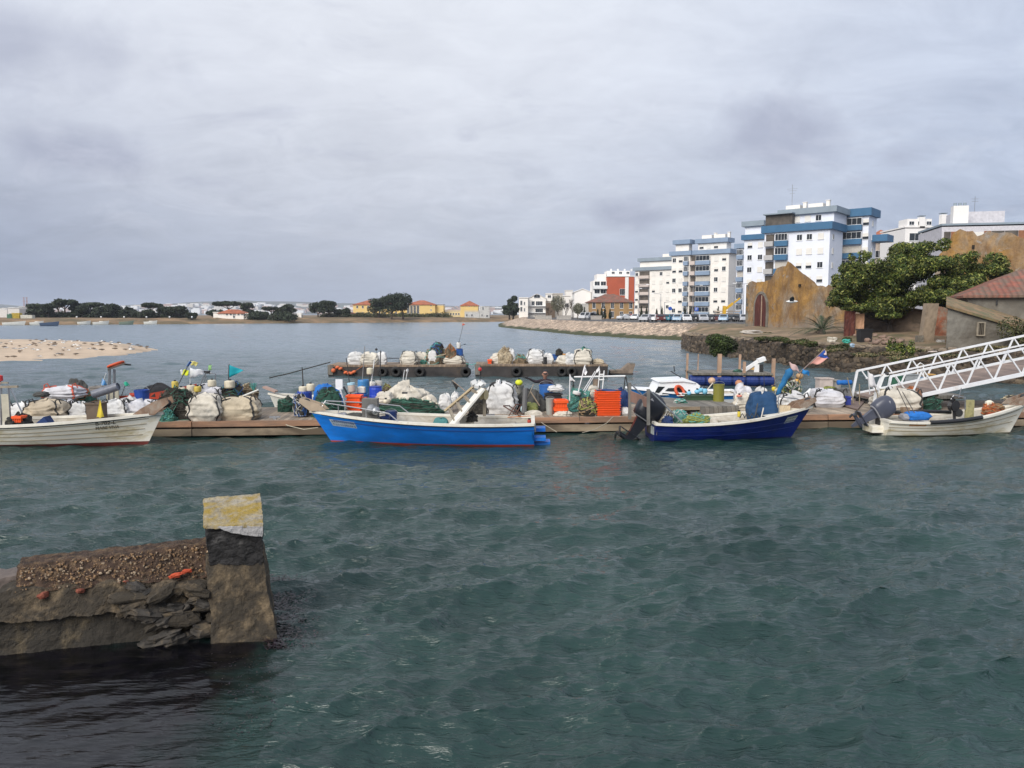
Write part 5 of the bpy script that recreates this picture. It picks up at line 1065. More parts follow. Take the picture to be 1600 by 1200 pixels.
def outboard(name, label, loc, rz, s, tilt, body, accent, group=None):
    t = thing(name, label, 'outboard motor', loc, rz)      # local +x astern, z up, pivot at transom top
    X = Matrix.Rotation(-tilt, 4, 'Y') @ Matrix.Scale(s, 4)
    def cow(u, v):
        a = 2*PI*u; k = v*6; prof = [(-.02, .14), (.04, .22), (.28, .245), (.46, .235), (.58, .19), (.65, .10), (.67, .005)]; i = min(5, int(k)); f = k-i; z = prof[i][0]+(prof[i+1][0]-prof[i][0])*f; r = prof[i][1]+(prof[i+1][1]-prof[i][1])*f
        c, d = math.cos(a), math.sin(a); return (.12+math.copysign(abs(c)**.7, c)*r*1.35+.05*v, math.copysign(abs(d)**.7, d)*r*.9, z)
    b = MB(); b.add(*(lambda g: (g.v, g.f))(MB().grid(cow, 20, 12)), X=X); b.build('cowling', body, t, True)
    b = MB(); g = MB().grid(lambda u, v: tuple(Vector(cow(u, .05+.06*v))*1.0+Vector((math.cos(2*PI*u)*.012, math.sin(2*PI*u)*.012, 0))), 20, 2); b.add(g.v, g.f, X=X)
    for sd in (-1, 1): b.add(*(lambda g: (g.v, g.f))(MB().box((.16, sd*.198, .42), (.3, .012, .05), (0, -.5, 0))), X=X)
    b.build('trim_band', accent, t)
    b = MB(); b.add(*(lambda g: (g.v, g.f))(MB().prism([(-.02, .04), (.30, .04), (.24, -.35), (.25, -.55), (.07, -.55), (.04, -.35)], -.07, .07)), X=X); b.add(*(lambda g: (g.v, g.f))(MB().box((.2, 0, -.42), (.52, .26, .025))), X=X)
    b.add(*(lambda g: (g.v, g.f))(MB().prism([(.08, -.55), (.24, -.55), (.2, -.82), (.12, -.82)], -.015, .015)), X=X); b.build('leg', body, t)
    b = MB(); b.add(*(lambda g: (g.v, g.f))(MB().lathe([(.001, -.08), (.05, 0), (.06, .15), (.055, .4), (.03, .48)], 10, (0, 0, -.57), (0, PI/2, 0))), X=X); b.build('gearcase', body, t, True)
    b = MB()
    for k in range(3):
        a = k*2*PI/3; b.add(*(lambda g: (g.v, g.f))(MB().box((.44, math.cos(a)*.1, -.57+math.sin(a)*.1), (.03, .13, .09), (a, .5, 0))), X=X)
    b.build('propeller', dkmetal, t)
    b = MB().box((-.06, 0, -.12), (.1, .24, .34)); b.build('clamp', dkmetal, t); return t
# --- white boat, far left
tW, SW, shW, hbW = hull('fishing_boat', 'cream white clinker boat lettered with its name at the bow, leftmost at the dock', (-16.1, 20.9, 0), R(0.5), 6.5, 1.75, .62, .64, .88, .5, dict(hull=hullw, wl=antif, inner=inn_w, rail=railw, strake=M('strake_shadow_brown', (.25, .19, .1), .8)), wl=.1, strakes=(.2, .42, .6, .8))  # brown strake lines paint in the shadow under each lapped plank
MB().path([SW(i/20, shW(i/20)-.045, -1, .006) for i in range(20)], .018, 5).build('rubbing_strip', black, tW)
hulltext(tW, SW, shW, 'B-782-L', .785, .80, .095, ink, -1, 'registration', Ln=6.5, wx=1.1); hulltext(tW, SW, shW, 'MARE VIVA', .785, .64, .085, ink, -1, 'boat_name', Ln=6.5, wx=.95)
for u in (.3, .55, .8): bench(tW, SW, u, .42)
bowroller(tW, 6.25, .86, tilt=.42, ln=.9)
# --- blue boat
hb_ = M('hull_blue', (.007, .17, .62), .38, var=.22, scale=2.2, dirt=.24, dcol=(.01, .14, .50), dscale=1.6, bump=.12, bscale=6, stretch=(.5, 1, 1.6))
hb2 = M('hull_blue_light', (.012, .26, .82), .38, var=.06, scale=1.2)
BX = (.62, 21.35); tB, SB, shB, hbB = hull('fishing_boat', 'bright blue open boat with white rim and inclined net chute at the dock', (BX[0], BX[1], 0), PI-R(1.5), 6.3, 1.95, .62, .63, .86, .62, dict(hull=hb_, wl=M('antifoul_bright', (.36, .045, .03), .7), inner=inn_w, rail=railw, stripe=hb2), wl=.03, stripe=11)
hullmarks(tB, SB, shB, .935, .70, .72, M('blue_lettering', (.02, .05, .14), .6), 1, M('plate_grey', (.34, .40, .45), .6, var=.2), 6.35, True)
for u in (.12, .38): bench(tB, SB, u, .45)
MB().box((.3, 0, .42), (.7, 1.35, .06)).build('stern_deck', inn_g, tB)
MB().path([SB(i/24, shB(i/24)-.05, 1, .008) for i in range(24)], .02, 5).build('rubbing_strip', black, tB)
MB().path([SB(i/24, shB(i/24)-.17, 1, .006) for i in range(23)], .011, 4).build('plank_line', M('blue_shadow_line', (.003, .03, .16), .6), tB)
# fore deck
b = MB().grid(lambda u, v: (lambda q: (q.x, q.y*(2*v-1)*.9, shB(.8+.17*u)-.04))(SB(.8+.17*u, shB(.8+.17*u), 1, -.06)), 8, 3); b.build('fore_deck', railw, tB)
for yy, z in ((-.35, .08), (.3, -.08)): MB().box((-.16, yy, .25+z), (.32, .45, .1)).build('stern_step', hb_, tB)
MB().box((-.22, .1, .02), (.45, .5, .1)).build('stern_step', hb_, tB)
rl_ = MB(); pts = [SB(.97, shB(.97)+.02, 1)+Vector((0, -.02, .0)), SB(.95, shB(.95)+.3, 1)*1.0, SB(.78, shB(.78)+.28, 1), SB(.66, shB(.66)+.22, 1), SB(.62, shB(.62)+.02, 1)]
for sd in (1, -1):
    pp = [Vector((p.x, p.y*sd, p.z)) for p in pts]; rl_.path(pp, .018, 6)
    for u in (.88, .76): rl_.tube(Vector((SB(u, shB(u), 1).x, SB(u, shB(u), 1).y*sd-.04*sd, shB(u))), Vector((SB(u, shB(u), 1).x, SB(u, shB(u), 1).y*sd-.04*sd, shB(u)+.28)), .014)
rl_.build('bow_rail', M('chrome', (.45, .45, .46), .4, .8), tB)
bowroller(tB, 6.2, .9, tilt=.3, ln=.7, mat=M('tan_bracket', (.36, .28, .2), .8, var=.2))
def px(root, x, y, Y): return Wt(root, x, y, Y)
ch = thing('net_chute', 'inclined white and tan net chute boards standing in the bright blue boat', 'net chute', at(715, 655, 21.2), 0)
b = MB(); b.bar(px(ch, 706, 664, 20.75), px(ch, 754, 607, 21.1), .36, .05); b.build('side_board', M('board_white', (.72, .69, .62), .6, var=.1, dirt=.1, dcol=(.5, .42, .3)), ch)
b = MB(); b.bar(px(ch, 697, 641, 21.9), px(ch, 743, 602, 21.6), .26, .05); b.build('side_board', M('board_tan', (.50, .40, .25), .7, var=.1), ch)
b = MB()
for f in (.1, .35, .6, .85): b.bar(Vector(px(ch, 706, 664, 20.75)).lerp(px(ch, 754, 607, 21.1), f), Vector(px(ch, 697, 641, 21.9)).lerp(px(ch, 743, 602, 21.6), f), .07)
b.build('cross_bar', M('old_wood'), ch)
MB().bar(px(ch, 757, 606, 21.3), px(ch, 757, 650, 21.3), .09).build('support_post', M('old_wood'), ch)
b = MB().lathe([(0, -.08), (.14, -.08), (.09, 0), (.14, .08), (0, .08)], 14, px(ch, 756, 617, 21.2), (PI/2, 0, 1.1)); b.build('disc_roller', M('roller_cream', (.55, .46, .25), .6), ch)
b = MB()
for k in range(7): a = k*.9; q = Vector(px(ch, 747, 600, 21.3)); b.box(q+Vector((.13*math.cos(a), .1*math.sin(a), .05*math.sin(a*2.3))), (.16, .08, .12), (a, .4, a))
b.build('winch', M('winch_white', (.6, .6, .58), .5, var=.1), ch); MB().tube(px(ch, 750, 597, 21.3), px(ch, 750, 574, 21.3), .012).build('aerial', dkmetal, ch); MB().ball(px(ch, 750, 577, 21.3), .055, 8).build('light', M('lamp_red', (.5, .03, .03), .5), ch)
def winch():
    t = thing('net_hauler', 'grey boxed net hauler with a capstan cone in the bow of the blue boat', 'winch', at(580, 655, 21.25)); t.location.z = .3
    b = MB().box(Vector(px(t, 579, 637, 21.3)), (.42, .34, .52)); b.box(px(t, 579, 655, 21.3), (.55, .4, .12)); b.build('housing', M('hauler_grey', (.16, .155, .145), .6, .2, var=.2), t)
    q = Vector(px(t, 581, 640, 21.1)); MB().lathe([(0, 0), (.17, 0), (.15, .05), (.09, .12), (.08, .25), (.12, .36), (.1, .42), (0, .43)], 16, q, (PI/2, 0, .5)).build('capstan', metal, t, True)
    MB().box(px(t, 592, 658, 21.2), (.4, .2, .06)).build('mount', M('old_wood'), t)
winch()
# --- dark blue boat
hdk = M('hull_navy', (.004, .014, .13), .35, var=.25, scale=2.2, dirt=.22, dcol=(.02, .035, .12), dscale=2, bump=.12, bscale=6)
tD_, SD, shD, hbD = hull('fishing_boat', 'dark navy blue boat with white rim and covered engine, right of centre at the dock', (3.98, 22.0, 0), R(3), 4.75, 1.7, .52, .54, .90, .62, dict(hull=hdk, wl=M('navy_boot', (.004, .008, .05), .6), inner=inn_w, rail=railw, strake=hdk), wl=.03, strakes=(.3, .55))
for u in (.3, .55): bench(tD_, SD, u, .4)
bowroller(tD_, 4.45, .88, tilt=.26, ln=.7)
b = MB().grid(lambda u, v: (lambda q: (q.x, q.y*(2*v-1)*.92, shD(.74+.23*u)-.03))(SD(.74+.23*u, shD(.74+.23*u), 1, -.06)), 8, 3); b.build('fore_deck', railw, tD_)
hullmarks(tD_, SD, shD, .865, .70, .34, M('plate_ink', (.06, .08, .06), .6), -1, M('plate_pale', (.42, .45, .43), .6, var=.2), 4.75, False)
b = MB().box((-.012, -.38, .3), (.02, .3, .22)); b.build('number_plate', M('plate_pale'), tD_)
rg = random.Random(1)
b = MB()
for k in range(7): b.tube((.12+.0*k, -.6+k*.2, .58), (.12, -.6+k*.2, .6), .01)
gp = MB(); c = M('grey_post', (.20, .19, .17), .6, .3, var=.2)
fr = thing('stern_gallows', 'grey post frame with brown cross board over the stern of the navy boat', 'stern frame', (4.1, 21.9, .5)); w_ = lambda x, y, Y: Vector(Wt(fr, x, y, Y))
gp.bar(w_(1013, 664, 21.3), w_(1013, 608, 21.3), .085); gp.build('post', c, fr); MB().bar(w_(984, 655, 22.6), w_(984, 598, 22.6), .085).build('post', c, fr)
MB().tube(w_(1014, 609, 21.3), w_(1066, 660, 21.3), .022).tube(w_(986, 600, 22.6), w_(1020, 634, 22.6), .022).build('stay', metal, fr)
b = MB(); q = [w_(985, 611, 22.55), w_(1012, 622, 21.35), w_(1012, 637, 21.35), w_(985, 628, 22.55)]; b.add(q+[p+Vector((.04, 0, 0)) for p in q], [(0, 3, 2, 1), (4, 5, 6, 7), (0, 1, 5, 4), (1, 2, 6, 5), (2, 3, 7, 6), (3, 0, 4, 7)]); b.build('cross_board', M('brown_board', (.22, .13, .1), .85, var=.2), fr)
outboard('outboard_motor', 'large black outboard motor with a pale stripe, tilted at the stern of the navy boat', (3.9, 21.9, .48), PI+R(3), 1.25, R(34), M('outboard_black', (.012, .013, .018), .3, var=.1), M('outboard_stripe', (.35, .35, .37), .4))
# --- right white boat
tR, SR, shR, hbR = hull('fishing_boat', 'small cream boat with grey outboard and blue bag aboard, rightmost at the dock', (11.0, 22.85, 0), R(2), 4.5, 1.5, .46, .47, .90, .5, dict(hull=hullw, wl=antig, inner=inn_w, rail=railw, strake=M('strake_shadow_brown')), wl=.03, strakes=(.35, .6, .8))
for u in (.3, .6): bench(tR, SR, u, .36)
bowroller(tR, 4.25, .88, tilt=.3, ln=.7)
outboard('outboard_motor', 'dark grey outboard motor tilted up at the stern of the rightmost cream boat', (10.95, 22.85, .52), PI+R(2), .98, R(58), M('outboard_grey', (.065, .07, .095), .35, var=.1), M('outboard_stripe'))
MB().path([SR(.28+.36*i/10, shR(.28+.36*i/10)+.02, -1, .03) for i in range(11)], .06, 8).build('fender_pad', black, tR)
MB().box((-.16, 0, .18), (.34, .6, .2)).build('motor_well', hullw, tR)
MB().add([tuple(SR(.14+.12*i/4, z_, -1, .005)) for i in range(5) for z_ in (shR(.2)-.1, shR(.2)-.04)], [(2*i, 2*i+2, 2*i+3, 2*i+1) for i in range(4)]).build('rust_stain', M('rust', (.4, .15, .04), .8), tR)
# --- cabin boat behind the dock
def cabin():
    Y = 29.2; x0 = at(978, 620, Y).x; x1 = at(1152, 620, Y).x; Ln = x1-x0
    cw = M('boat_white', (.78, .79, .80), .4, var=.03); bl_ = M('cabin_blue', (.02, .17, .48), .4)
    t, S, sh, hb = hull('cabin_boat', 'white motor boat with dark cabin windows and a blue stripe, moored behind the dock', (x1, Y, 0), PI, Ln, 1.9, .62, .62, .80, .6, dict(hull=cw, wl=cw, inner=inn_w, rail=cw, stripe=bl_), wl=.12, group=None, stripe=9, cat='motor boat')
    q = lambda a, b_: (lambda v: (v.x, v.z))(Wt(t, a, b_, Y)); pr = [q(1016, 614), q(1023, 600), q(1027, 593.5), q(1070, 592), q(1082, 596), q(1105, 616)]
    cb = MB(); cb.prism([(x, z) for x, z in pr], -.72, .72); cb.build('cabin', cw, t)
    w1 = [q(1028.5, 612.5), q(1038, 603.5), q(1060, 603), q(1070, 612.5)]; w2 = [q(1017.5, 610), q(1023, 601), q(1033, 601.5), q(1024, 611)]
    for wq in (w1, w2):
        for sd in (-1, 1): MB().prism(wq, sd*.725, sd*.735).build('window', glass, t)
    MB().prism([q(1022, 594), q(1026, 592.4), q(1068, 590.5), q(1080, 595), q(1078, 596), q(1060, 593.4), q(1028, 595)], -.78, .78).build('roof', cw, t)
    f = MB().grid(lambda u, v: (lambda p: (p.x, p.y*(2*v-1), sh(.62+.36*u)+.02+.1*(1-u)*(1-(2*v-1)**2)))(S(.62+.36*u, sh(.62+.36*u), 1, -.02)), 10, 6); f.build('fore_deck', cw, t, True)
    MB().path([Wt(t, 1048, 580, Y), Wt(t, 1064, 590, Y)], .02).path([Wt(t, 1053, 572, Y), Wt(t, 1054, 581, Y)], .02).build('rail', dkmetal, t)
    r = MB(); 
    r.path([Vector((0, .2*math.cos(a), .2*math.sin(a))) for a in [2*PI*i/16 for i in range(16)]], .055, 8, closed=True)
    p = at(1062, 611, 28.3); tag(r.build('life_ring', M('life_orange', (.6, .09, .03), .6), loc=p, rot=(0, .5, PI/2+.6), smooth=True), 'orange life ring leaning on the side of the white cabin boat', 'life ring')
cabin()
# --- work rafts beyond
def raft(label, pxa, pxb, Yc, zt, seed, tyres, d=2.6):
    a, b_ = at(pxa, 570, Yc-d/2), at(pxb, 570, Yc-d/2); w = b_.x-a.x; t = thing('work_raft', label, 'raft', ((a.x+b_.x)/2, Yc, 0), 0, 'tarred work rafts anchored beyond the dock')
    tar = M('tarred_side', (.035, .03, .028), .7, var=.4, scale=2, dirt=.14, dcol=(.08, .055, .035), dscale=.8, bump=.5, bscale=4)
    b = MB(); b.box((0, 0, zt/2-.1), (w, d, zt+.06), tap=1.01); b.build('float', tar, t)
    MB().box((0, 0, zt-.02), (w+.08, d+.06, .1)).build('deck', M('raft_deck', (.27, .20, .14), .9, var=.3, scale=1.5, kind='planks'), t)
    b = MB().box((-w/2+.12, -d/2-.02, zt*.62), (.3, .1, zt*.9)); b.build('corner_post', greywood, t)
    for x, s in tyres:
        px_ = at(x, 580, Yc-d/2).x-t.location.x; z = zt*.45
        MB().lathe([(.13, -.08), (.24, -.1), (.3, -.05), (.31, 0), (.3, .05), (.24, .1), (.13, .08), (.13, -.08)], 18, (px_, -d/2-.12, z), (PI/2, 0, 0)).build('tyre', M('tyre_black', (.02, .019, .018), .8, var=.3), t, True)
    return t
raft('tarred work raft loaded with sacks and orange floats, left of two beyond the dock', 513, 727, 45.2, .63, 1, [(598, 1), (619, 1), (656, 1), (728, 1)])
raft('tarred work raft with three tyres on its side, right of two beyond the dock', 743, 949, 45.2, .66, 2, [(807, 1), (878, 1), (893, 1)])
def skiff():
    a = at(948, 585, 45.5); b = MB(); Ln = 1.7; t = thing('skiff', 'old grey wooden skiff with raised bow tied to the right end of the right raft', 'skiff', (a.x+.75, 45.5, 0))
    b.prism([(-.6, .25), (-.55, -.1), (.65, -.1), (.88, .62), (.55, .68), (.1, .3)], -.4, .4); b.build('hull', M('skiff_grey', (.22, .17, .13), .9, var=.3), t)
    MB().prism([(-.6, .1), (-.55, -.12), (.68, -.12), (.78, .1)], -.42, .42).build('bottom', M('tarred_side'), t); MB().box((.72, 0, .66), (.3, .82, .04)).build('gunwale', greywood, t)
skiff()
# --- small dock on blue drums
def drumdock():
    Y = 38; a, b_ = at(1083, 590, Y), at(1206, 590, Y); w = b_.x-a.x; t = thing('drum_pontoon', 'small weathered pontoon floating on blue drums with tall wooden stakes', 'pontoon', ((a.x+b_.x)/2, Y+.9, 0), R(-3))
    MB().box((0, 0, .62), (w, 2.2, .1)).build('deck', greywood, t)
    for i in range(6):
        x = -w/2+w*(i+.5)/6; MB().lathe([(0, -.42), (.25, -.42), (.27, -.38), (.27, -.14), (.285, -.12), (.27, -.1), (.27, .1), (.285, .12), (.27, .14), (.27, .38), (.25, .42), (0, .42)], 14, (x, -.85, .28), (0, PI/2, 0)).build('float_drum', M('drum_navy', (.01, .03, .16), .5, var=.15), t)
    tl = M('stake_wood', (.38, .25, .17), .9, var=.2)
    for x, y0, wd in ((1082.5, 555, .1), (1100, 556, .05), (1124, 553, .18), (1162, 565, .13), (1167, 556, .1), (1207, 560, .15)):
        p = Wt(t, x, y0, Y); MB().bar((p.x, -.95 if wd > .12 else .6, -.3), (p.x+.02, -.95 if wd > .12 else .6, p.z), wd).build('stake', tl, t)
drumdock()
# ================================================================ gear on the dock
def fit(x0, y0, x1, y1, r=None, z=DZ, Y=None):
    """stand something that spans these pixels on the dock (r = 0 front edge .. 1 back edge)"""
    mx = (x0+x1)/2
    if Y is None:
        if r is None: Y = onz(mx, y1, z).y
        else:
            Y = 23.
            for _ in range(4): Y = yf(at(mx, y1, Y).x)+r*3.3
    a, b = at(x0, y0, Y), at(x1, y0, Y); return a.x+(b.x-a.x)/2, Y, z, b.x-a.x, max(.05, a.z-z)
bagm = {}
def bagmat(c):
    cols = {'white': (.62, .61, .59), 'lilac': (.58, .57, .59), 'tan': (.47, .39, .28), 'cream': (.60, .55, .46), 'grey': (.26, .26, .28), 'dark': (.06, .06, .055), 'straw': (.5, .42, .3), 'green': (.16, .24, .18), 'dgreen': (.018, .07, .045), 'blue': (.012, .15, .50), 'navy': (.01, .035, .13), 'engine': (.008, .05, .13), 'roll': (.01, .13, .30), 'olive': (.22, .24, .07), 'teal': (.06, .2, .2), 'black': (.02, .02, .02), 'rust': (.2, .1, .06)}
    return M('cloth_'+c, cols[c], .8, var=.1, scale=2, bump=.9, bscale=6, dirt=.27, dcol=tuple(v*.6 for v in cols[c]), dscale=2.6)
def S_sack(w, d, h, seed, top=.5, lum=1.):
    off = Vector((seed*3.7 % 50, seed*1.3 % 50, 0))
    def f(u, v, k=1.):
        a = 2*PI*u; c, s = math.cos(a), math.sin(a); e = .42
        cx, sy = math.copysign(abs(c)**e, c), math.copysign(abs(s)**e, s)
        if v < .72: q = v/.72; r = .86+.16*math.sin(PI*min(1, q*.9+.06)); z = h*.74*q
        else: q = (v-.72)/.28; r = (.86+.16*math.sin(PI*.96))*math.cos(q*PI/2*.97)**.75; z = h*(.74+.26*math.sin(q*PI/2))
        p = Vector((cx*1.6, sy*1.6, v*2.4))+off; n = noise.noise(p)*.15+.11*lum*(1-3*abs(noise.noise(Vector((p.x*1.3, p.y*1.3, p.z*1.9)))))+.05*(1-2*abs(noise.noise(p*3.1+Vector((0, 0, c*1.5)))))*lum
        r *= 1+n*min(1, v*3+.3); z *= 1+.22*noise.noise(Vector((cx*1.2, sy*1.2, 7))+off)*min(1, v*1.4)*lum
        return Vector((w/2*cx*r*k, d/2*sy*r*k, max(.0, z)+(k-1)*.3*h*v))
    return f
def sack(label, x0, y0, x1, y1, c='white', r=None, z=DZ, strap=None, seed=None, Y=None, name='bulk_bag', cat='bag', dd=.75, grp=None, ears=True, lum=1.):
    seed = seed or int(x0*7+y0); x, Y, z, w, h = fit(x0, y0, x1, y1, r, z, Y); d = min(1.1, max(.35, w*dd)); h = max(.15, h)
    t = thing(name, label, cat, (x, Y+d*.35, z), 0, grp); f = S_sack(w*1.02, d, h*1.02, seed, lum=lum)
    MB().grid(lambda u, v: f(u % 1., v), 54, 30, wrap=True).build('sack_body', bagmat(c), t, True)
    if strap:
        sm = M('strap_'+strap, {'black': (.03, .03, .03), 'red': (.5, .1, .06), 'white': (.7, .7, .68)}[strap], .8)
        for k in (0.62, .87, .12, .38)[:2 if w < .6 else 4]:
            b = MB(); pts = [f(k+.012*math.sin(j*.7), j/12*.93+.02, 1.015) for j in range(13)]
            for a_, b_ in zip(pts, pts[1:]):
                pass
            b.path(pts, .024 if w < 1 else .032, 4); b.build('strap', sm, t)
        if ears:
            for k in (.62, .87):
                a = f(k, .78); b = MB().path([a, a+Vector((.02, -.02, .12)), a+Vector((.1, 0, .16)), a+Vector((.16, .02, .02))], .02, 4); b.build('lifting_loop', sm, t)
    return t
def mound_f(w, d, h, seed, lum=.25):
    off = Vector((seed*2.1 % 40, seed*1.7 % 40, 3))
    def f(u, v, k=1.):
        a = 2*PI*u; e = PI/2*v; r = math.cos(e)**.8; p = Vector((math.cos(a)*1.4, math.sin(a)*1.4, v*2))+off
        n = 1+lum*fbm(p*1.2, 3)+lum*.35*(.3-abs(noise.noise(p*2.6))); return Vector((w/2*math.cos(a)*r*n*k, d/2*math.sin(a)*r*n*k, max(0, h*math.sin(e)**.8*(1+lum*noise.noise(p*.8)))*k))
    return f
def net(label, x0, y0, x1, y1, c='dgreen', r=None, z=DZ, cs=('rope_green', 'rope_dark'), n=60, seed=None, Y=None, dd=.7, name='fishing_net', cat='fishing net', floats=0, th=.009):
    seed = seed or int(x0*3+y0); x, Y, z, w, h = fit(x0, y0, x1, y1, r, z, Y); d = min(1.2, max(.3, w*dd)); h = max(.12, h)
    t = thing(name, label, cat, (x, Y+d*.35, z)); f = mound_f(w, d, h, seed, .4); rg = random.Random(seed)
    MB().grid(lambda u, v: f(u % 1., v), 30, 12, wrap=True).build('net_heap', M('netcloth_'+c, {'dgreen': (.015, .06, .04), 'green': (.05, .15, .11), 'dark': (.04, .036, .028), 'brown': (.16, .12, .075), 'teal': (.10, .24, .21), 'olive': (.22, .25, .07), 'straw': (.38, .31, .21), 'rust': (.32, .09, .04)}[c], .95, var=.45, scale=9, bump=1, bscale=28), t)
    for q, cm in enumerate(cs):
        b = MB()
        for i in range(n//len(cs)):
            u, v = rg.random(), rg.random()*.9; du, dv = rg.uniform(-.05, .05), rg.uniform(-.07, .07); pts = []
            for j in range(9):
                pts.append(f(u % 1, min(.98, max(0, v)), 1.02+.07*rg.random())); u += du; v += dv; du += rg.uniform(-.03, .03); dv += rg.uniform(-.05, .05)
            b.path(pts, th*rg.uniform(.7, 1.3), 3)
        b.build('rope_strands', M(cm), t)
    if floats:
        b = MB()
        for i in range(floats): p = f(rg.random(), rg.uniform(.2, .9), 1.04); b.ball(p, .045, 7, 1.4, rot=(rg.random()*3, rg.random()*3, 0))
        b.build('cork_floats', M('cork_cream', (.55, .5, .38), .8), t)
    return t
for nme, c in (('rope_teal', (.1, .36, .32)), ('rope_blue', (.03, .1, .3)), ('rope_brown', (.26, .18, .1)), ('rope_olive', (.3, .32, .08)), ('rope_orange', (.5, .15, .04)), ('rope_white', (.55, .54, .5)), ('rope_straw', (.5, .42, .28)), ('rope_black', (.02, .02, .02))): M(nme, c, .9, var=.25, scale=15)
def drum(label, x0, y0, x1, y1, c, r=None, z=DZ, Y=None, lid=None, name='plastic_drum', cat='drum', taper=1., openr=True, hoops=True):
    x, Y, z, w, h = fit(x0, y0, x1, y1, r, z, Y); R_ = w/2; t = thing(name, label, cat, (x, Y+R_, z))
    m = M('drumcol_%.2f_%.2f_%.2f' % c, c, .45, var=.12, scale=3, dirt=.15, dcol=tuple(v*.5 for v in c), dscale=3)
    if hoops: pr = [(R_*.9, 0), (R_, .04*h), (R_, .3*h), (R_*1.04, .33*h), (R_, .36*h), (R_, .64*h), (R_*1.04, .67*h), (R_, .7*h), (R_, .93*h), (R_*.93, h), (R_*.86, h), (R_*.86, h*.96), (0, h*.96)]
    else: pr = [(R_*taper, 0), (R_, h*.93), (R_*1.06, h*.94), (R_*1.06, h), (R_*.95, h), (R_*taper*.93, .06*h), (0, .06*h)]
    MB().lathe(pr, 18).build('drum_body' if cat == 'drum' else 'bucket_body', m, t)
    if lid: MB().lathe([(0, h+.001), (R_*.97, h+.001), (R_*.97, h+.035), (0, h+.035)], 18).build('lid', M('lid_%.2f_%.2f_%.2f' % lid, lid, .5), t)
    if not hoops: MB().path([Vector((R_*1.05*math.cos(a), -.02, h+R_*.55*math.sin(a))) for a in [PI*i/8 for i in range(9)]], .008, 4).build('handle', metal, t)
    return t
def jerry(label, x0, y0, x1, y1, c, r=None, z=DZ, Y=None, lid=(.1, .1, .1)):
    x, Y, z, w, h = fit(x0, y0, x1, y1, r, z, Y); t = thing('canister', label, 'canister', (x, Y+w*.35, z)); m = M('cancol_%.2f_%.2f_%.2f' % c, c, .5, var=.08)
    def f(u, v):
        a = 2*PI*u; cx, s = math.cos(a), math.sin(a); r_ = (1 if v < .85 else max(.3, 1-(v-.85)/.15*.7))*(.97 if v < .03 else 1); return (w/2*math.copysign(abs(cx)**.35, cx)*r_, w*.36*math.copysign(abs(s)**.35, s)*r_, h*.92*v)
    b = MB().grid(f, 24, 20, wrap=True); b.build('canister_body', m, t, True); MB().lathe([(w*.14, h*.9), (w*.14, h), (0, h)], 10, (w*.15, 0, 0)).build('cap', M('lid_%.2f_%.2f_%.2f' % lid, lid, .5), t); return t
def crate_stack(kind, label, x0, y0, x1, y1, n, c, r=None, z=DZ, Y=None, rz=0, grp=None, dep=.5, nest=0):
    """n open fish crates, every crate its own thing"""
    x, Y, z, w, h = fit(x0, y0, x1, y1, r, z, Y); hh = h/n; m = M('crate_'+kind, c, .5, var=.08, scale=3, dirt=.1, dcol=tuple(v*.55 for v in c)); root = None
    ords = ['bottom', 'second', 'third', 'fourth', 'fifth', 'sixth', 'seventh', 'eighth', 'ninth', 'tenth', 'eleventh', 'twelfth']
    for i in range(n):
        lab = label if n == 1 else (f'{ords[i]} crate {"from the ground " if n > 2 else ""}in {label}' if i < n-1 else f'topmost crate in {label}'); loc = (x+.012*math.sin(i*2.1), Y+dep/2+.01*math.cos(i*1.7), z+hh*i); 
        if root: dup(root, loc, rz+.02*math.sin(i*3.), lab); continue
        root = t = thing('fish_crate', lab, 'crate', loc, rz, grp)
        b = MB(); W, D = w, dep; H_ = hh*.97; b.box((0, 0, .01), (W-.03, D-.03, .02))
        for s in (-1, 1):
            b.box((0, s*(D/2-.035), H_/2), (W-.05, .024, H_)); b.box((s*(W/2-.035), 0, H_/2), (.024, D-.1, H_))
        b.build('crate_shell', m, t)
        b = MB()
        for s in (-1, 1): b.box((0, s*(D/2-.008), H_*.8), (W+.02, .05, H_*.4-.004)); b.box((s*(W/2-.008), 0, H_*.8), (.05, D-.07, H_*.4-.004))
        for k in range(5): b.box((-W/2+W*(k+.5)/5, -(D/2-.016), H_*.3), (.02, .02, H_*.55))
        b.build('rim_ribs', m, t)
    return root
def flagmesh(b, p0, p1, p2, p3=None, seed=0, depth=.05):
    P = [Vector(p) for p in ((p0, p1, p2, p3) if p3 is not None else (p0, p1, p2, p2))]
    def f(u, v): q = P[0].lerp(P[1], v).lerp(P[3].lerp(P[2], v) if p3 is not None else P[2], u); return q+Vector((0, depth*math.sin(u*5+v*2+seed)*u, .015*math.sin(u*9+seed)))
    if p3 is None: b.grid(lambda u, v: P[0].lerp(P[1], v).lerp(P[2], u)+Vector((0, depth*math.sin(u*5+v*2+seed)*u, 0)), 8, 4)
    else: b.grid(f, 8, 5)
    return b
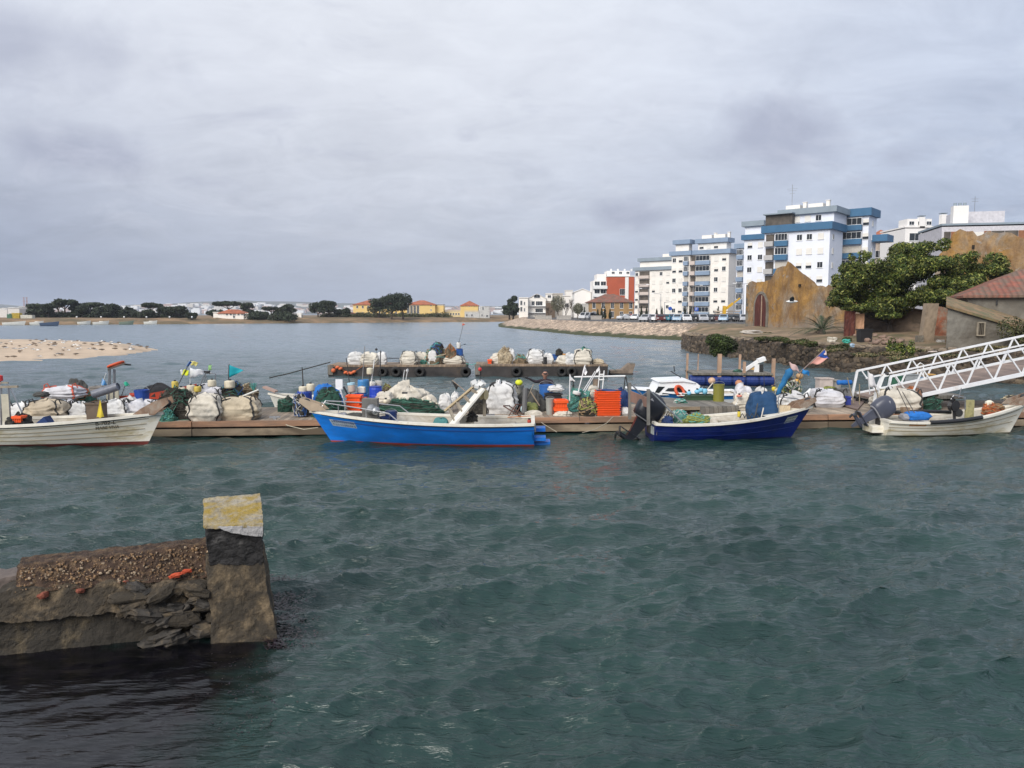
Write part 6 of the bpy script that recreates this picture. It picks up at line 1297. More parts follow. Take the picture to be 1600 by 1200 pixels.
def marker(label, base, top, Y, flags=(), fl=None, pole=(.03, .03, .03), rr=.012, Yt=None, name='marker_pole', cat='marker pole', flc=(.62, .56, .42), cap=None):
    """fishing marker: pole (pixels base->top), flags [(4 or 3 pixel corners, colour)], float (px,py,radius_m,height_m)"""
    p0 = at(base[0], base[1], Y); Yt = Yt or Y; t = thing(name, label, cat, p0); g = lambda q: at(q[0], q[1], Yt)-p0
    MB().tube((0, 0, 0), at(top[0], top[1], Yt)-p0, rr, rr*.8, 6).build('pole', M('pole_%.2f_%.2f_%.2f' % pole, pole, .6, var=.1), t)
    for k, (cs, c) in enumerate(flags):
        o = flagmesh(MB(), *[g(q) for q in cs], seed=base[0]+k).build('flag', M('flag_%.2f_%.2f_%.2f' % c, c, .8, var=.08), t, True)
        o.modifiers.new('cloth', 'SOLIDIFY').thickness = .004
    if fl:
        fx, fy, fr_, fh = fl; c = at(fx, fy, Y)-p0; d = (at(top[0], top[1], Yt)-p0).normalized(); q = Vector((0, 0, 1)).rotation_difference(d).to_euler()
        MB().lathe([(fr_*.5, -fh/2), (fr_*.95, -fh*.42), (fr_, -fh*.3), (fr_, fh*.3), (fr_*.95, fh*.42), (fr_*.5, fh/2)], 14, c, q).build('float', M('float_%.2f_%.2f_%.2f' % flc, flc, .7, var=.1, dirt=.15, dcol=(.35, .28, .18), dscale=6), t, True)
        if cap: MB().lathe([(0, 0), (fr_*1.04, 0), (fr_*1.04, .07), (0, .08)], 14, Vector(c)+d*fh*.45, q).build('cap', M('cap_%.2f_%.2f_%.2f' % cap, cap, .6), t)
    return t
def cyl(label, name, cat, x0, y0, x1, y1, c, r=None, z=DZ, Y=None, ball=False, smooth=True):
    x, Y, z, w, h = fit(x0, y0, x1, y1, r, z, Y); b0 = at((x0+x1)/2, y1, Y).z; z = max(z, b0); h = at(x0, y0, Y).z-z; R_ = w/2; m = M('obj_%.2f_%.2f_%.2f' % c, c, .6, var=.12, scale=4, dirt=.1, dcol=tuple(v*.6 for v in c), dscale=5)
    t = thing(name, label, cat, (x, Y+R_, z))
    if ball: MB().ball((0, 0, h/2), R_, 14, h/w).build('shell', m, t, True)
    else: MB().lathe([(R_*.6, 0), (R_*.95, h*.06), (R_, h*.2), (R_, h*.8), (R_*.95, h*.94), (R_*.6, h)], 14).build('shell', m, t, True)
    MB().lathe([(.02, 0), (.035, .0), (.035, .05), (.02, .05)], 8, (0, 0, h-.01)).build('eye', black, t); return t
def box(label, name, cat, x0, y0, x1, y1, c, d=.4, r=None, z=DZ, Y=None, rot=0, rim=True, inner=None):
    x, Y, z, w, h = fit(x0, y0, x1, y1, r, z, Y); t = thing(name, label, cat, (x, Y+d/2, z), rot); m = M('boxc_%.2f_%.2f_%.2f' % c, c, .65, var=.15, scale=3, dirt=.25, dcol=tuple(v*.5 for v in c), dscale=3)
    b = MB(); b.box((0, 0, .02), (w-.04, d-.04, .04))
    for s in (-1, 1): b.box((0, s*(d/2-.015), h/2), (w, .03, h)); b.box((s*(w/2-.015), 0, h/2), (.03, d-.062, h))
    b.build('side_walls', m, t)
    if rim:
        b = MB()
        for s in (-1, 1): b.box((0, s*(d/2+.012), h-.02), (w+.05, .03, .04)); b.box((s*(w/2+.012), 0, h-.02), (.03, d, .04))
        b.build('rim', m, t)
    if inner: MB().box((0, 0, h*.45), (w-.08, d-.08, h*.8)).build('contents', M('inner_%.2f_%.2f_%.2f' % inner, inner, .9, var=.4, scale=12, bump=1, bscale=20), t)
    return t
def tarp(label, x0, y0, x1, y1, c, r=None, z=DZ, Y=None, dd=.7, name='tarpaulin', cat='tarpaulin', lum=.3, seed=None, over=None):
    seed = seed or int(x0+y0); x, Y, z, w, h = fit(x0, y0, x1, y1, r, z, Y); d = min(1.3, max(.3, w*dd)); f = mound_f(w, d, h, seed, lum)
    t = MB().grid(lambda u, v: f(u % 1., v)*(1+.05*(1-3*abs(noise.noise(Vector((math.cos(2*PI*u)*3, math.sin(2*PI*u)*3, v*4+seed)))))), 70, 26, wrap=True).build(name, bagmat(c), None, True, loc=(x, Y+d*.35, z)); return tag(t, label, cat)
def rp(label, pts, Y, rad=.014, m='rope_pale', name='mooring_rope', z=None, sag=None):
    P = [at(a, b, yy if yy else Y) for a, b, *q in pts for yy in [q[0] if q else None]]; out = []
    for i in range(len(P)-1):
        for k in range(6): out.append(P[i].lerp(P[i+1], k/6))
    out.append(P[-1]); o = out[0].copy(); return tag(MB().path([p-o for p in out], rad, 5).build(name, M(m), loc=o), label, 'rope')
def stick(label, a, b, Y, r, c, name='pole', cat='pole', Yb=None):
    p, q = at(*a, Y), at(*b, Yb or Y); return tag(MB().tube((0, 0, 0), q-p, r, r*.9, 8).build(name, M('pole_%.2f_%.2f_%.2f' % c, c, .6, var=.1), loc=p), label, cat)
W_, CR, OR, YL, LB = (.66, .65, .62), (.60, .54, .41), (.85, .10, .012), (.62, .48, .04), (.35, .58, .68)
# ---------- left group behind the cream boat
sack('white sack at the far left end behind the mast of the cream boat', 10, 632, 44, 655, 'white', .1, strap='black')
sack('large crumpled tan sack left of the white sacks', 40, 627, 93, 655, 'tan', .05, strap='black', lum=1.4)
sack('dark cloth bundle on top of the crumpled tan sack', 53, 620, 70, 629, 'dark', .25, z=1.12, name='bundle', cat='bundle')
sack('white sack right beside the crumpled tan sack', 86, 628, 114, 655, 'lilac', .25, strap='black')
sack('white sack with a black strap between the tan sack and the brown tub', 108, 630, 137, 655, 'white', .12, strap='black')
sack('white sack with orange-red straps lying on the heap above the tan sack', 68, 605, 119, 632, 'lilac', .5, z=.98, strap='red')
tarp('grey and black jacket-like cover hanging behind the red-strapped sack', 97, 598, 134, 632, 'dark', .85)
net('pale green net mound behind the white sacks at the left', 112, 616, 150, 640, 'green', .7, cs=('rope_green', 'rope_orange'))
box('small grey box on the green net mound at the left', 'tackle_box', 'box', 140, 604, 158, 618, (.24, .22, .2), .35, .8, z=1.12)
t = drum('grey plastic drum lying on its side behind the white sacks', 145, 608, 158, 632, (.14, .15, .18), .45, name='plastic_drum'); t.rotation_euler = (0, R(72), 0); t.location.z = 1.1; t.location.x -= .2
box('brown wooden tub beside a yellow cloth in the cream boat', 'wooden_tub', 'tub', 134, 630, 155, 657, (.13, .09, .06), .4, z=.35, Y=20.9)
tag(flagmesh(MB(), *[at(a, b, 20.6)-at(157, 648, 20.6) for a, b in ((156, 624), (151, 652), (162, 652), (159, 634))], depth=.03).build('yellow_cloth', M('yellow_cloth', YL, .8), loc=at(157, 648, 20.6)), 'yellow cloth hanging over the brown tub in the cream boat', 'cloth')
sack('white sack tied with dark ropes right of the brown tub', 157, 626, 198, 655, 'white', .08, strap='black', lum=1.3)
sack('white sack tied with dark ropes left of the bow bracket of the cream boat', 192, 627, 243, 655, 'lilac', .12, strap='black', lum=1.3)
sack('small white sack lying behind the two roped sacks', 180, 622, 215, 640, 'white', .5)
def canopy():
    t = thing('engine_console', 'steel framed console behind the dock with an orange life ring on its roof', 'console', (*at(175, 625, 25.6)[:2], .25)); w = lambda x, y, Y=25.6: Vector(Wt(t, x, y, Y))
    b = MB()
    for x, Y in ((170, 25.4), (172, 26.2), (178, 25.4), (179.5, 26.2)): b.tube(w(x, 640, Y), w(x, 577, Y), .028)
    b.build('frame', metal, t)
    q = [w(168, 579, 25.2), w(196, 569, 25.2), w(196, 568, 26.3), w(168, 577, 26.3)]; MB().add(q+[v+Vector((0, 0, .05)) for v in q], [(3, 2, 1, 0), (4, 5, 6, 7), (0, 1, 5, 4), (1, 2, 6, 5), (2, 3, 7, 6), (3, 0, 4, 7)]).build('roof_board', M('dark_paint', (.06, .05, .04), .6), t)
    c = w(181, 572, 25.7); X = [c+Vector((.24*math.cos(a), .2*math.sin(a), .06+.085*math.cos(a))) for a in [2*PI*i/16 for i in range(16)]]; MB().path(X, .042, 8, closed=True).build('life_ring', M('life_orange'), t, True)
    MB().tube(w(192, 569), w(204, 570), .03).build('lamp_arm', black, t)
    MB().box(w(176, 616, 25.9), (.42, .05, .6)).build('panel', M('panel_cream', (.45, .42, .33), .7, var=.1), t); MB().box((0, .2, .1), (2.2, 1.1, .35)).build('hull', M('grey_green', (.2, .24, .18), .6), t)
canopy()
marker('thin white marker with a small pale blue flag at the left group', (158, 604), (166, 583), 25.2, [(((160, 592), (158, 602), (166, 603), (165, 595)), (.1, .3, .6))], pole=(.6, .6, .6))
marker('thin dark marker with a small green flag at the left group', (190, 618), (197, 598), 25.2, [(((193, 598), (195, 603), (202, 603), (198, 596)), (.03, .4, .25))])
drum('royal blue tub between the console and the small red boat', 205, 610, 227, 640, (.015, .06, .3), .55, taper=.85, hoops=False, name='plastic_tub', cat='tub')
def redboat():
    p = at(245, 640, 26.6); t = thing('red_boat', 'small orange red boat with a black cover, half hidden behind the left net heap', 'boat', (p.x, 26.6, .05)); b = MB(); plain_boat(b, 2.3, 1.1, .75, 0, 1)
    b.build('hull', [M('hull_red', (.5, .06, .03), .5), M('boat_floor', (.3, .28, .24), .8)], t, True); f = mound_f(1.0, .9, .4, 4, .3); MB().grid(lambda u, v: f(u % 1, v)+Vector((.05, 0, .72)), 24, 8, wrap=True).build('cover', bagmat('black'), t, True)
redboat()
stick('dark stick leaning up behind the small red boat', (228, 618), (240, 601), 26, .02, (.05, .05, .05))
# in the cream boat, left edge
def mast():
    t = thing('steering_frame', 'steel frame with cream panel and red lamp in the cream boat at left edge', 'boat frame', (*at(10, 655, 21.0)[:2], .3)); w = lambda x, y, Y=21.: Vector(Wt(t, x, y, Y))
    MB().tube(w(2, 665), w(2, 606), .025).tube(w(17, 665), w(13, 606), .025).tube(w(38, 652), w(13, 600), .02).tube(w(-14, 655), w(1, 603), .02).build('frame', metal, t)
    MB().bar(w(-12, 605), w(28, 604), .06).bar(w(-5, 598), w(13, 598), .04).build('cross_bar', M('old_wood'), t)
    MB().box(w(9.5, 637), (.2, .06, .75)).build('panel', M('panel_cream', (.45, .42, .33), .7), t); MB().lathe([(0, 0), (.06, 0), (.06, .14), (0, .16)], 10, w(1, 595)).tube(w(1, 600), w(1, 594), .015).build('red_lamp', M('lamp_red', (.5, .03, .03), .5), t)
mast()
net('coiled black and grey hoses with an orange band in the cream boat', 4, 650, 44, 668, 'dark', z=.42, Y=20.7, cs=('rope_black', 'rope_black'), n=24, th=.03, name='hose_coil', cat='hose')
crate_stack('orange_small', 'small orange tray lying on the hose coil in the cream boat', 18, 650, 32, 656, 1, OR, z=.66, Y=20.6, dep=.25)
b = MB().add([(-.2, 0, 0), (.16, 0, .02), (.05, 0, .2), (-.2, .3, 0), (.16, .3, .02), (.05, .3, .2)], [(0, 1, 2), (5, 4, 3), (0, 3, 4, 1), (1, 4, 5, 2), (2, 5, 3, 0)]); tag(b.build('cushion', bagmat('navy'), loc=(*at(66, 663, 20.6)[:2], .62)), 'navy blue wedge cushion in the cream boat', 'cushion')
# ---------- flags and nets
net('dark green net heap with teal ropes right of the bow of the cream boat', 238, 612, 296, 657, 'dark', .12, cs=('rope_green', 'rope_dark', 'rope_dark'), n=110, dd=.6, floats=5)
net('low tangle of teal rope on the dock at the bow of the cream boat', 240, 640, 270, 658, 'green', .03, cs=('rope_teal', 'rope_green'), n=50)
sack('large off-white bulk bag with folded top, left of the big tan bag', 294, 618, 343, 658, 'cream', .02, strap='black', seed=77)
sack('white sack heaped behind the large off-white bulk bag', 305, 606, 346, 640, 'lilac', .5, strap='black')
sack('big square tan bulk bag tied with a dark rope on the open dock', 336, 623, 399, 656, 'straw', .06, strap='black', lum=.8, dd=.6)
for i, (x0, y0, x1, y1, c, lab) in enumerate([(273, 606, 287, 622, CR, 'cream cylinder float standing on the dark net heap'), (289, 602, 302, 615, CR, 'cream cylinder float behind the net heap beside the white flag pole'), (293, 612, 306, 624, CR, 'cream float low between the net heap and the off-white bulk bag'), (322, 594, 335, 605, CR, 'cream float on top of the white sack'), (350, 595, 364, 607, CR, 'cream cylinder float on the roped net below the teal flag')]): cyl(lab, 'net_float', 'float', x0, y0, x1, y1, c, .35, z=.5)
for x0, y0, x1, y1, lab in [(266, 596, 276, 607, 'upper yellow float on the leaning pole at the left net heap'), (262, 608, 272, 622, 'lower yellow float on the leaning pole at the left net heap'), (301, 604, 312, 613, 'small mustard float behind the cream cylinder floats')]: cyl(lab, 'net_float', 'float', x0, y0, x1, y1, (.55, .42, .08), .35, z=.5)
marker('leaning dark pole with blue and yellow pennants at the left net heap', (268, 622), (298, 563), 24., [(((296, 564), (291, 572), (296, 572), (300, 566)), (.03, .16, .5)), (((287, 577), (284, 586), (295, 587), (296, 579)), (.55, .6, .02))], rr=.016)
marker('upright white pole with a large white flag and a small yellow flag', (297, 615), (297, 563), 24.2, [(((297, 575.5), (297.5, 591), (317, 585), (318, 578)), (.75, .76, .78)), (((297, 563.5), (298, 570), (306, 572), (309, 566)), (.7, .62, .2)), (((282, 577), (283, 586), (287, 585), (287, 579)), (.7, .7, .7))], pole=(.7, .7, .7))
marker('small pale green pennant on a dark rod right of the large white flag', (328, 585), (328, 569), 24.6, [(((325, 579), (331, 579), (330, 570), (327, 570)), (.3, .55, .2))])
marker('dark pole with a large teal triangular flag and a cream float', (356, 626), (358, 569), 24., [(((358, 570), (356.5, 591), (380.5, 579)), (.0, .28, .34))], fl=(357, 601, .13, .25), rr=.02)
def wframe():
    t = thing('tube_frame', 'bent grey tube frame standing behind the white sacks beside the teal flag', 'tube frame', (*at(320, 630, 25.3)[:2], DZ)); w = lambda x, y, Y=25.3: Vector(Wt(t, x, y, Y))
    MB().path([w(306, 622), w(318, 588), w(322, 583), w(330, 583)], .02).path([w(310, 624), w(322, 586)], .02).path([w(334, 622), w(337, 584), w(330, 583)], .02).path([w(316, 612), w(324, 590)], .015).build('tubes', metal, t); MB().box(w(322, 581), (.2, .12, .06)).build('bracket', black, t)
wframe()
net('blue and green net bundle under the teal flag float', 340, 603, 378, 632, 'dark', .5, z=.8, cs=('rope_blue', 'rope_green', 'rope_dark'), n=80); net('brown tangled net and sticks behind the big tan bag', 368, 606, 400, 630, 'brown', .65, z=.8, cs=('rope_brown', 'rope_straw'), n=50)
stick('pale paddle shaft lying over the big tan bag', (360, 627), (404, 609), 23.7, .03, (.62, .62, .58), 'paddle', 'paddle')
b = MB(); rg = random.Random(3); 
for k in range(40): b.tube((0, 0, 0), (rg.uniform(-.12, .12), rg.uniform(-.06, .06), .16+rg.random()*.1), .006, n=3)
tag(b.build('brush_head', M('rope_teal'), loc=at(396, 611, 23.7)), 'green bristle tuft at the raised end of the paddle shaft', 'brush')
rp('mooring rope lying along the dock from the tan bag and sagging to the blue boat', [(372, 655, 22.9), (420, 654.5, 22.95), (432, 656, 22.9), (450, 665, 22.4), (475, 671, 21.9), (497, 668, 21.5)], 22.9)
rp('dark rope hanging over the dock edge in two loops', [(374, 655.5, 22.75), (370, 663, 22.65), (364, 670, 22.65)], 22.8, .012, 'rope_dark')
rp('thin dark rope tied round the dock beam near the blue bow', [(434, 656, 22.7), (436, 668, 22.6), (437, 676, 22.6)], 22.7, .01, 'rope_dark')
rp('long mooring line from the water up to the left raft', [(421, 590.5, 40), (450, 584, 41), (490, 573, 42.5), (516, 566, 43.9)], 42, .03, 'rope_dark')
stick('thin bent stake standing in the water beside the long mooring line', (474, 606), (472, 574), 37, .03, (.05, .045, .04), 'stake', 'stake')
def dinghy():
    p = at(442, 640, 28.0); t, *_ = hull('dinghy', 'small white dinghy with a pinkish bow board behind the dock', (p.x+1.5, 28.4, 0), PI-.1, 2.2, 1.1, .5, .5, .62, .3, dict(hull=ivory, wl=ivory, inner=inn_w, rail=railw), group=None, cat='dinghy')
    MB().box((2.15, 0, .78), (.5, .3, .06), (0, -.35, 0)).build('bow_bracket', M('pink_board', (.4, .27, .22), .8), t)
dinghy()
# ---------- group at the blue boat's bow
net('dark green bundled net left of the blue tarpaulin', 432, 622, 466, 642, 'dgreen', .6, n=30)
drum('royal blue drum behind the bow of the blue boat', 461, 612, 484, 650, (.015, .05, .3), .3)
net('mauve and white mesh ropes over the blue drum at the bow', 458, 618, 480, 640, 'dark', .2, z=.5, cs=('rope_blue', 'rope_white'), n=40)
for x0, y0, x1, y1, c, lab in [(465, 604, 478, 616, CR, 'white round float on the blue drum at the bow'), (477, 600, 490, 612, CR, 'cream float beside the white one above the bow of the blue boat')]: cyl(lab, 'net_float', 'float', x0, y0, x1, y1, c, .35, z=.95)
tarp('bright blue tarpaulin over the dark green net behind the blue bow', 485, 604, 532, 650, 'blue', .5, dd=.7)
net('dark green net bulging from under the bright blue tarpaulin', 486, 613, 535, 652, 'dgreen', .12, n=40)
def wpost():
    t = thing('boat_seat', 'white high-backed helm seat behind the dark green net', 'helm seat', (*at(532, 640, 25.2)[:2], DZ)); w = lambda x, y: Vector(Wt(t, x, y, 25.2)); MB().box(w(530, 600.5), (.23, .06, .33)).build('backrest', frameW, t); MB().bar(w(530, 607), w(537, 632), .12).build('column', frameW, t); MB().bar(w(537, 604), w(545, 620), .05).build('arm', black, t)
wpost()
marker('marker pole with a pale blue capped jar float', (549, 622), (541, 560), 24.5, fl=(549.5, 607, .12, .26), flc=(.5, .42, .36), cap=LB, rr=.018)
drum('sky blue canister drum behind the white canister', 557, 594, 575, 618, (.05, .22, .48), .75, z=.75)
drum('royal blue drum under the white canister', 550, 616, 573, 650, (.02, .12, .42), .55)
jerry('white canister standing on the royal blue drum', 557, 603, 570, 616, (.66, .64, .58), .6, z=1.05)
crate_stack('orange', 'the small orange stack behind the blue bow', 540, 618, 563, 640, 4, OR, .3, dep=.45, grp='orange crates in the small stack'); crate_stack('orange', 'single orange crate right of the small orange stack', 562, 622, 569, 640, 1, OR, .36, dep=.45)
drum('bright royal blue drum right of the grey net hauler', 575, 606, 595, 650, (.01, .05, .42), .4, lid=(.01, .04, .3))
marker('white pole with a white float left of the capped white float', (577, 622), (585, 562), 24.6, fl=(582, 600, .1, .16), flc=(.68, .66, .6), pole=(.7, .7, .68), rr=.022)
marker('dark pole with a pale cylinder float on the royal blue drum', (594, 622), (594.5, 548), 24.8, fl=(591.5, 599, .125, .2), flc=(.6, .57, .5), rr=.022)
marker('pale grey rod rising from the sky blue canister drum', (565, 610), (570, 541), 25.4, pole=(.22, .21, .2), rr=.016)
marker('dark pole holding a round cream float high above the drums', (577, 640), (577, 578), 24.4, fl=(578, 580, .105, .22), flc=(.62, .57, .42), rr=.015)
net('brown rope bundle behind the bright blue drum', 596, 603, 612, 640, 'brown', .6, z=.9, cs=('rope_brown', 'rope_olive'), n=30)
sack('small pale cloth bundle right of the bright blue drum', 587, 614, 612, 634, 'cream', .35, z=.78, name='bundle', cat='bundle')
net('long low dark green net roll under the off-white tarpaulin', 590, 627, 684, 650, 'dgreen', .3, n=60, dd=.25, floats=8)
tarp('big off-white tarpaulin heap behind the blue boat', 604, 603, 672, 643, 'cream', .42, z=.5, dd=.6, lum=.35); tarp('off-white tarpaulin tail sloping down at the right of the heap', 645, 622, 686, 650, 'cream', .36, dd=.5, lum=.3)
cyl('small round cream float at the foot of the off-white tarpaulin', 'net_float', 'float', 598, 624, 606, 631.5, CR, .2, z=.5, ball=True)
b_ = box('small dark grey box on the off-white tarpaulin heap', 'battery_box', 'box', 628, 615, 636, 622, (.07, .07, .07), .12, z=1.13, Y=23.6, rim=False)
marker('left of two thin white rods above the off-white tarpaulin', (627, 612), (632, 578), 24.6, pole=(.7, .7, .7)); marker('right of two thin white rods, hooked at its top', (631, 612), (637, 577), 24.6, [(((635, 577), (634, 580), (638, 580), (638, 576)), (.7, .7, .7))], pole=(.7, .7, .7))
sack('crumpled white plastic sack left of the net chute', 686, 618, 704, 648, 'white', .4, lum=1.6); sack('small white plastic bag behind the chute boards', 705, 614, 717, 632, 'white', .6, z=.6, lum=1.6)
marker('leaning pole with a small black flag left of the net chute', (727, 611), (706, 594), 23.2, [(((705, 594.5), (713, 609.5), (717, 603)), (.02, .02, .02))], pole=(.35, .25, .18))
net('black net heap behind the net chute', 733, 618, 764, 645, 'dark', .3, cs=('rope_black', 'rope_dark'), n=40)
# inside blue boat
drum('dark blue bucket in the blue boat, left of a second one', 591, 652, 608, 662, (.01, .035, .15), z=.35, Y=21.2, hoops=False, taper=.85, name='bucket', cat='bucket'); drum('dark blue tub with a lid standing in the blue boat', 600, 645, 619, 662, (.01, .035, .15), z=.35, Y=21.5, lid=(.01, .03, .12), name='bucket', cat='bucket', hoops=False, taper=.9)
for i, (x0, x1, c, lab) in enumerate([(524, 542, 'grey', 'grey cushion left of a dark one in the blue boat'), (540, 567, 'dark', 'dark brown cushion beside the net hauler in the blue boat')]): sack(lab, x0, 646, x1, 657, c, z=.5, Y=21.4, name='cushion', cat='cushion', lum=.4, dd=.5)
sack('pale grey net bag in the bottom of the blue boat at the chute foot', 676, 655, 700, 666, 'teal', z=.3, Y=21.2, name='net_bag', cat='bag')
box('cream wooden hatch box right of the chute in the blue boat', 'hatch_box', 'box', 718, 650, 740, 664, (.55, .5, .4), .4, z=.3, Y=21.1, rim=False)
net('tangle of black chain and line on the hatch box', 728, 646, 746, 657, 'dark', z=.62, Y=21.1, cs=('rope_black', 'rope_dark'), n=30, name='chain_heap', cat='chain')
cyl('small red canister on the stern of the blue boat', 'canister', 'canister', 824, 656, 830, 661, (.4, .05, .03), z=.5, Y=21.3)
rp('orange-white line lying on the stern rail of the blue boat', [(793, 652, 21.6), (810, 651, 21.6), (829, 650, 21.6)], 21.6, .012, 'rope_orange')
# ---------- centre group
sack('very large white bulk bag with black straps, tallest in the middle of the dock', 759, 601, 806, 645, 'white', .3, strap='black', lum=.7, seed=91, dd=.8)
marker('dark stick with a white rag at the top left of the largest white bulk bag', (768, 618), (779, 592), 24.2, [(((776, 594), (775, 603), (783, 607), (782, 593)), (.75, .75, .75))])
t = drum('grey steel barrel with a yellow bag on it, behind the largest bulk bag', 802, 602, 819, 645, (.22, .21, .18), .65)
cyl('bright yellow float tied on the grey barrel', 'net_float', 'float', 805, 593.5, 817, 605, (.62, .66, .03), .55, z=1.25, ball=True)
tarp('dark grey tarpaulin heap in the middle of the dock', 803, 611, 854, 648, 'dark', .45, dd=.6, lum=.3)
stick('wide weathered grey post standing before the dark tarpaulin', (819, 645), (821, 606), 23.9, .085, (.13, .13, .13), 'post', 'post')
stick('thin driftwood stick slanting before the dark tarpaulin', (822, 626), (834, 600), 24.1, .015, (.3, .26, .2)); stick('brown broken stick leaning right on the dark tarpaulin', (829, 612), (843, 634), 23.9, .02, (.3, .23, .16))
drum('pale blue plastic drum directly before the crouching person', 843, 602, 865, 645, (.03, .13, .40), .62, taper=.9, hoops=False, name='plastic_tub', cat='tub')
crate_stack('black', 'the pair of black crates beside the pale blue drum', 851, 615, 878, 627, 2, (.025, .022, .022), .5, z=.78, dep=.4); crate_stack('grey', 'grey crate under the black crates', 851, 626, 878, 640, 1, (.2, .2, .19), .5, dep=.4)
sack('translucent white plastic bag on top of the black crates', 858, 603, 879, 616, 'white', .5, z=1.07, lum=1.7, name='plastic_bag')
drum('light grey bucket in front of the black crates', 853, 623, 866, 643, (.33, .33, .3), .18, hoops=False, taper=.82, name='bucket', cat='bucket')
crate_stack('orange', 'the pair of orange trays right of the light grey bucket', 866, 625, 886, 644, 2, OR, .12, dep=.45, rz=.1)
marker('left of two white flags on poles: short pole, drooping pennant', (890, 626), (890.5, 585), 24., [(((890.5, 586), (891.5, 595), (899, 596), (893, 590)), (.78, .78, .78))], pole=(.7, .7, .7), rr=.02)
marker('white flag hanging from a slanting white pole before the right raft', (902, 618), (914.5, 570), 24.6, [(((913, 571), (910, 582), (915, 586), (918, 581)), (.78, .78, .78))], pole=(.7, .7, .7), rr=.022, fl=(901, 614, .13, .12), flc=(.65, .65, .62))
marker('left of two parallel slanting white poles with rag tops', (911, 617), (936, 574), 24.9, [(((937, 571), (931, 579), (933, 584), (937, 578)), (.75, .75, .75))], pole=(.7, .7, .7), rr=.018, fl=(911, 616, .12, .12), flc=(.65, .65, .62)); marker('right of two parallel slanting white poles', (907, 618), (930, 580), 25.3, pole=(.7, .7, .7), rr=.018)
net('teal green net heap left of the orange crate tower', 887, 613, 927, 648, 'teal', .42, cs=('rope_teal', 'rope_green'), n=80, dd=.7)
box('dark crate of red rags between the teal net and the orange tower', 'tackle_box', 'box', 908, 622, 926, 646, (.05, .04, .04), .4, .3, inner=(.35, .06, .05))
net('dark tangle of old rope at the foot of the orange crate tower', 905, 627, 933, 652, 'dark', .06, cs=('rope_dark', 'rope_olive', 'rope_brown'), n=80, th=.02)
def wframe2():
    t = thing('goal_frame', 'wide white tube frame standing behind the orange crate tower', 'tube frame', (*at(938, 640, 26.2)[:2], DZ)); w = lambda x, y, Y=26.2: Vector(Wt(t, x, y, Y)); MB().tube(w(897, 589), w(977, 587.5), .028).build('crossbar', frameW, t)
    [MB().tube(w(*a), w(*c), .018).build('leg', dkmetal, t) for a, c in (((977, 588), (973, 625)), ((978, 588), (984, 625)), ((897, 589), (890, 640)), ((895, 594), (902, 640)))]
    for x in (935, 942): MB().tube(w(x-1, 612), w(x+2, 579), .02).build('upright', frameW, t)
    MB().bar(w(935, 593), w(944, 593), .04).bar(w(936, 585), w(944, 585), .04).build('rung', frameW, t)
wframe2()
stick('square brown mooring post behind the orange crate tower', (931, 640), (932, 592), 26.4, .14, (.2, .15, .11), 'mooring_post', 'post'); sack('pinkish cloth sack behind the left edge of the orange crate tower', 920, 604, 936, 625, 'cream', .75, z=.8, name='bundle', cat='bundle')
crate_stack('orange', 'the tall orange tower in the middle of the dock', 932, 611.5, 969, 650, 11, OR, .06, dep=.55, grp='orange fish crates in the tall tower', rz=.06)
tarp('dark blue cloth hanging behind and right of the orange crate tower', 962, 612, 984, 650, 'navy', .4, dd=.6); tag(MB().grid(lambda u, v: (-.40+u*.80, -.28+v*.56, .02*math.sin(u*9+v*4)), 10, 5).build('cloth', bagmat('navy'), loc=(*at(951, 611, 23.85)[:2], at(951, 611.2, 23.8).z+.03)), 'dark blue cloth spread on top of the orange crate tower', 'cloth')
sack('small white bag at the right foot of the orange crate tower', 972, 638, 983, 648, 'white', .1)
def fold():
    t = thing('folding_stool', 'brown wooden folding stool frame lying on the stern side of the dock', 'folding stool', at(800, 652, 22.3)); w = lambda x, y, Y: Vector(Wt(t, x, y, Y)); m = M('dark_wood', (.14, .07, .05), .7)
    for dx, Y in ((0, 22.1), (9, 22.7)): MB().bar(w(786+dx, 634, Y), w(812+dx, 650, Y), .05, .03).build('leg', m, t); MB().bar(w(795+dx, 650, Y-.04), w(806+dx, 632, Y-.04), .05, .03).build('leg', m, t)
    MB().bar(w(787, 634, 22.1), w(796, 634, 22.7), .035).bar(w(806, 632, 22.1), w(815, 632, 22.7), .035).bar(w(812, 650, 22.1), w(821, 650, 22.7), .035).build('rails', m, t)
fold()
cyl('round pale blue and white float on the dock beside the folding stool', 'net_float', 'float', 813, 634, 822, 645.5, (.45, .58, .62), .25, ball=True); sack('yellow rubber glove-like bundle beside the round float', 822, 631, 840, 641, 'olive', .3, z=.5, name='bundle', cat='bundle')
for i, (x, y) in enumerate([(834, 645), (880, 646)]): tarp(('left' if i == 0 else 'right')+' flattened pale mat of dried mud and line on the open dock', x-14, y-3, x+14, y+4, 'cream', dd=.5, z=DZ+.001, lum=.2, name='mat', cat='mat')
